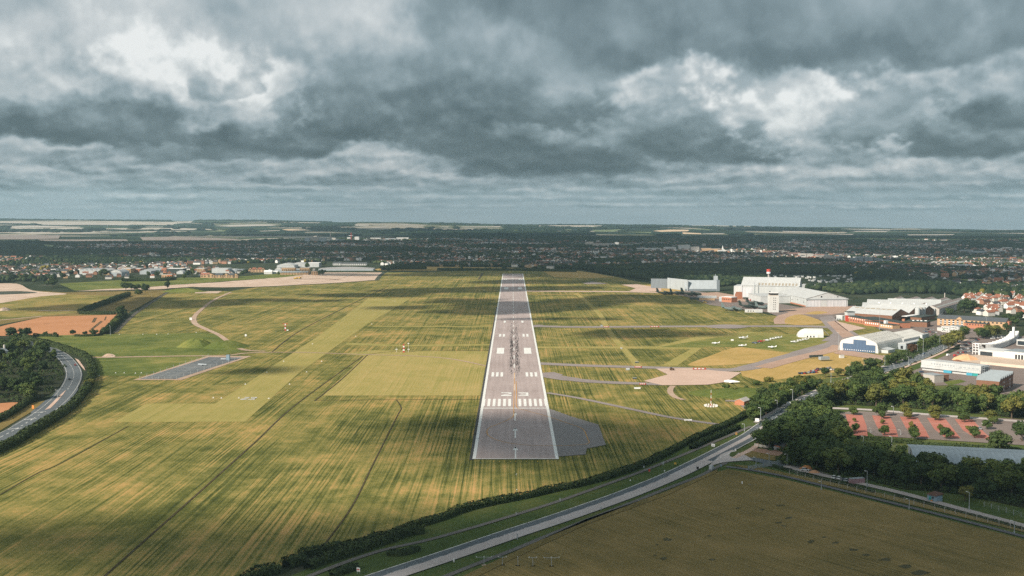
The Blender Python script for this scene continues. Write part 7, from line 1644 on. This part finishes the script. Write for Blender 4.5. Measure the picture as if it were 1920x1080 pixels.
# ------------------------------------------------------------------ middle distance and far buildings
def far_block(pxl, pxr, pyb, pyt, D, mw, mr, label, kind='flat', rdg=3.0, name='building', nw=0, cat='building'):
    A, Bq = G(pxl, pyb), G(pxr, pyb); A.z = terrain(A.x, A.y); h = (pyb-pyt)*mpp(pyb); L = Bq.x - A.x
    t = thing(name, label, cat, (A.x, A.y, float(A.z)), 0); keep(t, L, D)
    if kind == 'gx': gable(t, 0, L, 0, D, max(2, h-rdg), h, 'x', mw, mr, .4)
    elif kind == 'gy': gable(t, 0, L, 0, D, max(2, h-rdg), h, 'y', mw, mr, .4)
    elif kind == 'arch':
        b = MB(); b.box(0, L, 0, D, 0, h*.6); b.f.pop(); part('wall', b, mw, t); b = MB(); n = 10; q = [(L*k/n, h*(.6+.4*math.sin(math.pi*k/n))) for k in range(n+1)]
        for (xa, za), (xb, zb) in zip(q, q[1:]): b.face([(xa, -.4, za), (xb, -.4, zb), (xb, D+.4, zb), (xa, D+.4, za)])
        for y in (-.2, D+.2): b.face([(0, y, h*.58)] + [(x, y, z-.05) for x, z in q] + [(L, y, h*.58)])
        part('roof', b, mr, t)
    elif kind == 'saw':
        b = MB(); b.box(0, L, 0, D, 0, h*.7); part('wall', b, mw, t); n = 6
        b = MB()
        for k in range(n): x0, x1 = L*k/n, L*(k+1)/n; b.face([(x0, -.3, h), (x1, -.3, h*.7), (x1, D, h*.7), (x0, D, h)]); b.face([(x0, -.3, h*.7), (x1, -.3, h*.7), (x0, -.3, h)])
        part('roof', b, mr, t)
    else: flat(t, 0, L, 0, D, h, mw, mr)
    if nw:
        for k in range(nw): window(t, L*(k+.5)/nw, -.3, h*.62, L/nw*.5, h*.16, B_glass); window(t, L*(k+.5)/nw, -.3, h*.28, L/nw*.5, h*.16, B_glass)
    return t
FB = far_block
FB(149, 200, 514, 504.5, 60, B_white, B_roofw, 'long white saw-roofed warehouse in the left town', 'saw'); FB(205, 228, 518, 506, 50, B_lgrey, B_roofw, 'pale rounded warehouse right of the saw-roofed one', 'arch'); FB(227, 245, 512, 503.5, 40, B_tan, B_roofw, 'tan block with a white roof in the left town', 'flat', nw=4); FB(242, 263, 511, 503.8, 40, B_brick, B_roofw, 'pink brick block with a white roof in the left town', 'flat', nw=6)
FB(262, 283, 514.5, 505, 45, B_lgrey, B_roofw, 'grey gabled shed between the brick block and the green shed', 'gy', 4); FB(284, 301, 511.5, 504, 40, mat('green_cladding', col=(0.07, 0.12, 0.11)), B_greyroof, 'dark green shed with a grey roof in the left town', 'gx', 3); FB(303, 312, 512, 503, 25, B_brick, B_brick, 'small orange brick tower block beside the green shed', 'flat', nw=2); FB(313, 343, 512, 503.6, 30, B_dkroof, B_whitep, 'dark glazed hall under a thin white canopy roof', 'flat')
FB(303, 313, 522, 515, 14, B_tan, B_conc, 'pale end of the orange brick corner block', 'flat', nw=2); FB(313, 322, 522.5, 515, 14, mat('bright_orange_brick', col=(0.52, 0.20, 0.09)), B_conc, 'bright orange brick corner block beside the grass', 'flat', nw=2); FB(331, 343, 514, 507, 20, B_white, B_roofw, 'white house-like shed left of the tall bushes', 'gy', 3)
FB(367, 383, 510, 503.5, 30, B_tan, B_roofw, 'tan block with a bright white roof near the tan houses', 'flat', nw=4); FB(397, 427, 512, 503.6, 36, B_white, B_roofw, 'white ribbed shed behind the tan houses', 'flat'); FB(427, 441, 511, 505, 30, B_lgrey, B_roofw, 'grey lower shed joined right of the white ribbed shed', 'flat'); FB(441, 455, 512, 505.5, 30, B_lgrey, B_greyroof, 'pale grey shed with small windows right of the ribbed shed', 'flat', nw=3)
FB(519, 552, 503, 494, 50, B_white, B_roofw, 'large white hall with a shallow curved roof behind the tan flats', 'arch'); FB(540, 575, 501, 492.8, 50, B_white, B_roofw, 'second white curved hall behind the tan flats', 'arch'); FB(576, 598, 501, 493, 40, B_white, B_whitep, 'white flat-roofed hall right of the curved halls', 'flat')
FB(515, 529, 511, 501.5, 20, B_lgrey, B_roofw, 'grey glazed corner building left of the tan flats', 'arch')
FB(528, 553, 513, 502, 16, B_tan, B_conc, 'left half of the tan flats above the dirt strip', 'flat', nw=7, name='apartment_block'); FB(553, 562, 512, 504, 16, B_greyroof, B_conc, 'grey link between the two tan blocks of flats', 'flat'); FB(562, 580, 513, 502, 16, B_tan, B_conc, 'right half of the tan flats above the dirt strip', 'flat', nw=6, name='apartment_block')
for i in range(9): FB(526 + i*5.8, 530.8 + i*5.8, 515.5, 508.6, 9, B_tan, B_greyroof, f"tan terraced house in front of the flats, {ORD[i]} from the left", 'gx', 2.4, 'terraced_house', 1, 'house')
FB(584, 596, 516, 508.5, 14, B_tan, B_conc, 'small tan block right of the flats', 'flat', nw=3); FB(586, 590, 513, 504, 12, B_conc, B_conc, 'grey stair tower right of the flats'); FB(495, 510, 514, 507, 12, B_render, B_whitep, 'white cluster of small houses left of the tan flats', 'gx', 3); FB(502, 508, 511, 504, 10, B_render, B_greyroof, 'taller white house left of the tan flats', 'gy', 3); FB(510, 521, 513.5, 508, 12, B_render, B_whitep, 'low white house beside the grey glazed corner', 'gx', 2)
FB(597, 700, 507.5, 501.6, 40, B_lgrey, mat('grey_curved_roof', col=(0.40, 0.39, 0.40)), 'very long low grey curved roof beyond the bare earth', 'arch'); FB(624, 640, 497.5, 491.5, 24, B_render, B_slate, 'left wing of the long white far building', 'gx', 3, nw=4); FB(641, 687, 497.5, 492.2, 24, B_render, B_slate, 'long white far building with a slate roof', 'gx', 3, nw=12)
FB(376, 392, 521, 512, 16, B_tan, mat('salmon_roof', col=(0.36, 0.17, 0.12)), 'salmon roofed house at the left of the tan house row', 'gx', 4, 'house', 3, 'house')
for i, (x, w) in enumerate(((388, 14), (404, 13), (419, 10), (430, 9), (438, 8))): FB(x, x+w, 521.5, 512.5, 10, B_tan, B_slate if i % 2 else M_hr[2], f"tan house in the row facing the green field, {ORD[i]} from the left", 'gx' if i % 2 else 'gy', 3.6, 'house', 2, 'house')
for i, (x, w) in enumerate(((466, 6), (473, 6), (479, 5), (484, 6), (490, 6))): FB(x, x+w, 510.5, 502, 10, B_tan, M_hr[0], f"tan house with a red roof beside the far field, {ORD[i]} from the left", 'gx' if i % 2 else 'gy', 4, 'house', 1, 'house')
# hospital on the skyline
for i, (x0, x1, yb, yt, m, l) in enumerate([(541, 556, 456, 453, B_lgrey, 'low grey hospital wing at far left'), (552, 568, 454, 449.5, B_render, 'white hospital block with a bright roof'), (571, 580, 456, 446, B_lgrey, 'tall grey hospital block left'), (581, 597, 455.5, 444, B_conc, 'wide pale hospital slab'), (588, 594, 451, 442.5, B_conc, 'upper storey block on the pale slab'), (599, 610, 456, 446, B_lgrey, 'grey hospital block beside the chimney'), (610, 621, 455, 448, B_render, 'white hospital block under the chimney'), (622, 629, 453, 446, B_conc, 'pale block right of the chimney'), (630, 634, 455, 448, B_render, 'narrow white tower right of the chimney'), (634, 646, 455, 449, B_greyroof, 'grey slab between chimney and crane'),
    (651, 657, 452, 445, B_render, 'white block behind the red crane'), (665, 673, 454, 444, B_render, 'white tower block with a dark strip right of the crane'), (694, 714, 450, 446, B_render, 'white stepped block right of the tower block'), (722, 742, 451, 447, B_lgrey, 'grey long block at the right of the hospital'), (743, 766, 450, 445.5, B_render, 'bright white far block ending the hospital row'), (828, 842, 450, 447, B_render, 'pale far laboratory block, left'), (846, 862, 450, 447.4, B_render, 'pale far laboratory block, right'),
    (1065, 1085, 464, 459.5, B_tan, 'low tan block at the left of the town centre'), (1098, 1112, 463, 453.8, B_conc, 'grey stone block with a stepped top in the town centre'), (1119, 1124, 457, 451, B_conc, 'grey tower behind the town centre'), (1112, 1142, 465.5, 456.5, B_conc, 'wide grey town centre slab'), (1142, 1154, 463, 457, B_lgrey, 'grey town centre block with a flat top'), (1154, 1160, 462, 454.5, B_render, 'bright white angular town centre block'), (1160, 1188, 464, 459, B_lgrey, 'long grey block right of the white angular one'), (1190, 1216, 461, 458, B_render, 'long low white far block'),
    (1172, 1192, 468, 465.6, B_render, 'thin white roof in front of the town centre'), (1195, 1238, 470, 465.6, B_render, 'long white roofed hall in front of the town centre'), (1211, 1216, 474, 468.5, mat('salmon_brick', col=(.45, .22, .15)), 'salmon brick block in front of the white hall'), (1246, 1268, 470, 463.5, B_render, 'white row of flats right of the hall'), (1274, 1294, 470, 459.5, B_render, 'stepped white tower group'), (1297, 1311, 473, 463, B_conc, 'square grey-green block left of the tan range'), (1316, 1334, 473, 465.5, B_tan, 'left part of the sunlit tan range'), (1334, 1352, 473, 466.5, B_tan, 'right part of the sunlit tan range'), (1319, 1323, 465, 457, B_conc, 'pale tower above the tan range'), (1401, 1403.6, 467, 460, B_conc, 'slim pale tower right of the church'),
    (1478, 1500, 481, 474, mat('rose_brick', col=(.36, .22, .19)), 'rose brick flats at the left of the pale flats row'), (1501, 1512, 484, 475.5, B_conc, 'first pale block of the flats row'), (1513, 1525, 484, 476, B_conc, 'second pale block of the flats row'), (1526, 1546, 483, 477, mat('rose_brick', col=(.36, .22, .19)), 'rose block inside the pale flats row'), (1535, 1549, 486, 479.5, B_conc, 'third pale block of the flats row'), (1549, 1565, 488, 480, B_conc, 'fourth pale block of the flats row'), (1566, 1580, 487, 481, B_greyroof, 'grey block ending the flats row'),
    (1600, 1608, 494, 484, B_greyroof, 'grey-green tower, first of the tower group'), (1611, 1619, 494, 482, B_greyroof, 'grey-green tower, second of the tower group'), (1621, 1627, 494, 483, B_greyroof, 'grey-green tower, third of the tower group'), (1628, 1637, 494, 482.5, B_greyroof, 'grey-green tower, fourth of the tower group'), (1645, 1653, 494, 485, B_greyroof, 'grey-green tower standing a little right of the group'), (1664, 1672, 494, 488, B_greyroof, 'low grey-green tower right of the group'), (1634, 1648, 470, 461, B_dkroof, 'dark far block on the wooded skyline'),
    (1680, 1704, 494, 490.5, B_conc, 'long low pale building in the right town'), (1726, 1752, 480, 475.5, B_lgrey, 'pale far building among dark trees'), (1775, 1794, 473, 466.5, B_conc, 'pale far building with a sloping roof'), (1805, 1824, 475, 469, B_lgrey, 'grey far block with rows of windows'), (1825, 1850, 478, 471, B_lgrey, 'wide grey far block with rows of windows'), (1798, 1820, 481, 478, B_lgrey, 'low grey far block below the wide ones'), (1830, 1850, 483, 480, B_lgrey, 'low pale far block below the wide ones'), (1885, 1898, 469, 464, B_render, 'white far building near the right edge'),
    (1755, 1820, 497, 491.5, B_render, 'broad white retail shed with a low roof'), (1790, 1822, 505, 497, B_lgrey, 'white fronted retail shed with a glazed tower'), (1822, 1870, 504, 499, B_lgrey, 'long grey retail shed'), (1880, 1930, 507, 501, B_roofw, 'white retail shed at the right edge'), (1760, 1775, 505, 499, B_tan, 'tan block beside the retail sheds')]):
    FB(x0, x1, yb, yt, 30, m, m if m is not B_tan else B_conc, l, 'flat', nw=0)
def spike(px, pyb, pyt, r, m, name, label, cat, spire=False):
    p = G(px, pyb); z = float(terrain(p.x, p.y)); h = (pyb-pyt)*mpp(pyb); t = thing(name, label, cat, (p.x, p.y, z)); b = MB()
    if spire: b.box(-r, r, -r, r, 0, h*.55); b.build('tower', m, t); b = MB(); b.cyl(0, 0, h*.55, h, r*1.1, .1, 8); b.build('spire', m, t); BUILT.append((p.x, p.y, 12))
    else: b.cyl(0, 0, 0, h, r, r*.8, 10); b.build('shaft', m, t); b = MB(); b.cyl(0, 0, h*.96, h*1.01, r*.95, r*.95, 10); b.build('cap', B_conc, t)
    return t
spike(620, 455, 436, 3.4, B_conc, 'chimney', 'tall pale hospital chimney on the skyline', 'chimney'); spike(1355, 474, 460, 3.2, B_render, 'church', 'white church spire beside the sunlit tan range', 'church', True)
p = G(658.5, 455); t = thing('tower_crane', 'red tower crane beside the hospital', 'crane', p); h = 19*mpp(455); b = MB(); b.box(-1.3, 1.3, -1.3, 1.3, 0, h); b.build('mast', B_redp, t); b = MB(); b.box(-12, 9, -.8, .8, h*.68, h*.68+2); b.build('jib', B_whitep, t)
for i, (x0, x1) in enumerate(((1497, 1530), (1531, 1546), (1546, 1556), (1562, 1580), (1580, 1598))): FB(x0, x1, 541, 533.5 + (i % 2), 22, B_white if i != 1 else B_conc, B_roofw, ('white arched shed behind the hangars, leftmost of five', 'pale gabled shed with a pinkish front behind the hangars', 'small pale shed beside the gabled one behind the hangars', 'long white roofed shed fourth behind the hangars', 'white roofed shed at the right end behind the hangars')[i], 'arch' if i == 0 else 'gx', 3)
# pale vans and caravans parked among the trees behind the hangars
r3 = random.Random(5); VANS = [(r3.uniform(1440, 1600), r3.uniform(517, 531)) for _ in range(75)]
vb = MB(); vb.box(-3.2, 3.2, -1.3, 1.3, .5, 3.2, bottom=True); vb.box(-3.3, 3.3, -1.25, 1.25, 3.2, 3.35); CV = bpy.data.meshes.new('caravan'); CV.from_pydata(vb.v, [], vb.f); CV.materials.append(B_render); CV.update()
for px, py in VANS:
    p = G(px, py); o = link('caravan', CV, None, p); o.rotation_euler.z = r3.uniform(0, 3.1); BUILT.append((p.x, p.y, 6)); tag(o, 'white caravan parked in the clearing behind the hangars', 'caravan', 'caravans behind the hangars')
# houses with their own roofs: right slope and left estate
def house_mesh(seed):
    r = random.Random(seed); W_, D_, e, rg = r.uniform(8, 13), r.uniform(7, 9), r.uniform(4.6, 5.6), r.uniform(2.4, 3.4); wb, rb_ = MB(), MB()
    wb.box(-W_/2, W_/2, -D_/2, D_/2, 0, e); wb.f.pop(); wb.m.pop()
    hip = r.random() < .5; k = 2.2 if hip else 0
    if not hip:
        for x in (-W_/2, W_/2): wb.face([(x, -D_/2, e), (x, D_/2, e), (x, 0, e+rg)])
    o = .4; A = [(-W_/2-o, -D_/2-o, e-.1), (W_/2+o, -D_/2-o, e-.1), (W_/2+o, D_/2+o, e-.1), (-W_/2-o, D_/2+o, e-.1)]; R0, R1 = (-W_/2-o+k, 0, e+rg+.1), (W_/2+o-k, 0, e+rg+.1)
    rb_.face([A[0], A[1], R1, R0]); rb_.face([A[2], A[3], R0, R1])
    if hip: rb_.face([A[1], A[2], R1]); rb_.face([A[3], A[0], R0])
    wb.box(-W_*.28, -W_*.28+.9, -.4, .5, e, e+rg+1.3)
    def mk(n, b):
        me = bpy.data.meshes.new(n); me.from_pydata(b.v, [], b.f); me.update(); return me
    return mk('wall', wb), mk('roof', rb_)
HM = []
for s in range(5):
    for wi, ri in ((0, 0), (3, 0), (1, 2), (0, 1), (2, 2), (3, 1)):
        w_, r_ = house_mesh(s); w_.materials.append(M_hw[wi]); r_.materials.append(M_hr[ri]); HM.append((w_, r_, ('white', 'brick', 'tan brick', 'pale')[wi], ('red', 'slate', 'brown', 'pale')[ri]))
def house(x, y, rz, idx, where, group):
    w_, r_, wn, rn = HM[idx % len(HM)]; t = thing('house', f"{wn} house with {rn} roof {where}", 'house', (x, y, 0), rz, group); link('wall', w_, t); link('roof', r_, t); BUILT.append((x, y, 7)); return t
hr = random.Random(23)
red = [i for i, h in enumerate(HM) if h[3] == 'red']
RP = poisson([(1786, 556), (1830, 557), (1880, 553), (1940, 555), (1960, 612), (1905, 590), (1860, 597), (1830, 590), (1826, 572), (1800, 562)], 14, 9, 3000, 62)
RP.sort(key=lambda q: q[1])
for i, (x, y) in enumerate(RP): house(x, y, hr.choice((.35, .35, 1.9)) + hr.uniform(-.1, .1), hr.choice(red) if hr.random() < .75 else hr.randrange(len(HM)), f"on the right slope, {'near' if i < len(RP)/3 else 'middle' if i < 2*len(RP)/3 else 'far'} rows", 'red-roofed houses on the right slope')
LP = poisson([(-40, 528), (104, 527), (140, 520), (205, 524), (235, 524), (300, 523), (460, 515), (460, 512), (380, 500), (300, 497), (180, 490), (60, 486), (-40, 488)], 17, 31, 14000, 230)
for i, (x, y) in enumerate(LP):
    if any((x-a)**2 + (y-b_)**2 < (rr+6)**2 for a, b_, rr in BUILT if rr > 8): continue
    px, py = proj(x, y); house(x, y, hr.choice((.2, .2, 1.75)) + hr.uniform(-.15, .15), hr.randrange(len(HM)), f"in the left estate, {'front' if py > 514 else 'middle' if py > 503 else 'back'} rows {'far left' if px < 80 else 'below the yellow tree' if px < 160 else 'near the white sheds' if px < 300 else 'near the tan houses'}", 'houses of the left estate')
single(82, 510, 15, 'round', 'yellow', 'bright yellow tree among the houses of the left estate'); single(88, 509, 14, 'round', 'yellow', 'second bright yellow tree joined to the first in the left estate'); single(76, 513, 11, 'round', 'yellow', 'smaller yellow tree left of the bright pair in the left estate')
for i, (px, py, h) in enumerate(((25, 527, 15), (45, 526, 15), (60, 525, 13), (118, 523, 12), (196, 518, 16), (190, 519, 14), (279, 519, 12), (295, 519, 12), (360, 518, 18), (352, 519, 15), (246, 525, 9), (346, 524, 11), (460, 516, 12), (455, 517, 11), (522, 517, 9), (600, 517, 11), (605, 516, 13), (576, 504, 15), (607, 500, 14), (790, 507, 14), (865, 507, 12), (945, 506.5, 12), (1045, 506, 12))):
    single(px, py, h, ('round', 'spread', 'tall')[i % 3], ('dark', 'dark', 'mid')[i % 3], f"{('round', 'broad', 'narrow')[i % 3]} tree on the far edge of the airfield, {'beside the left estate houses' if i < 9 else 'between the estate and the tan flats' if i < 19 else 'by the far hedgerow'}", 'trees along the far edge of the airfield')
for i, px in enumerate((1288, 1296, 1308, 1318, 1327, 1336, 1346)):
    y = 13800.0; x = (px-960)/FOC*y; t = thing('wind_turbine', f"white wind turbine on the horizon, {ORD[i]} from the left", 'wind turbine', (x, y, -82), 0, 'wind turbines on the horizon'); b = MB(); b.cyl(0, 0, 0, 80, 3.0, 2.0, 8); b.build('tower', B_whitep, t)
    for k in range(3): a = k*2.094 + i; b = MB(); b.tube((0, -3, 80), (math.cos(a)*34, -3, 80+math.sin(a)*34), 1.8, .5, 5); b.build('blade', B_whitep, t)
print('estate houses', len(LP), 'right houses', len(RP))
nt, nh = far_trees(), far_houses()
print('individual trees', NTREE[0], 'far tree faces', nt, 'far houses', nh)
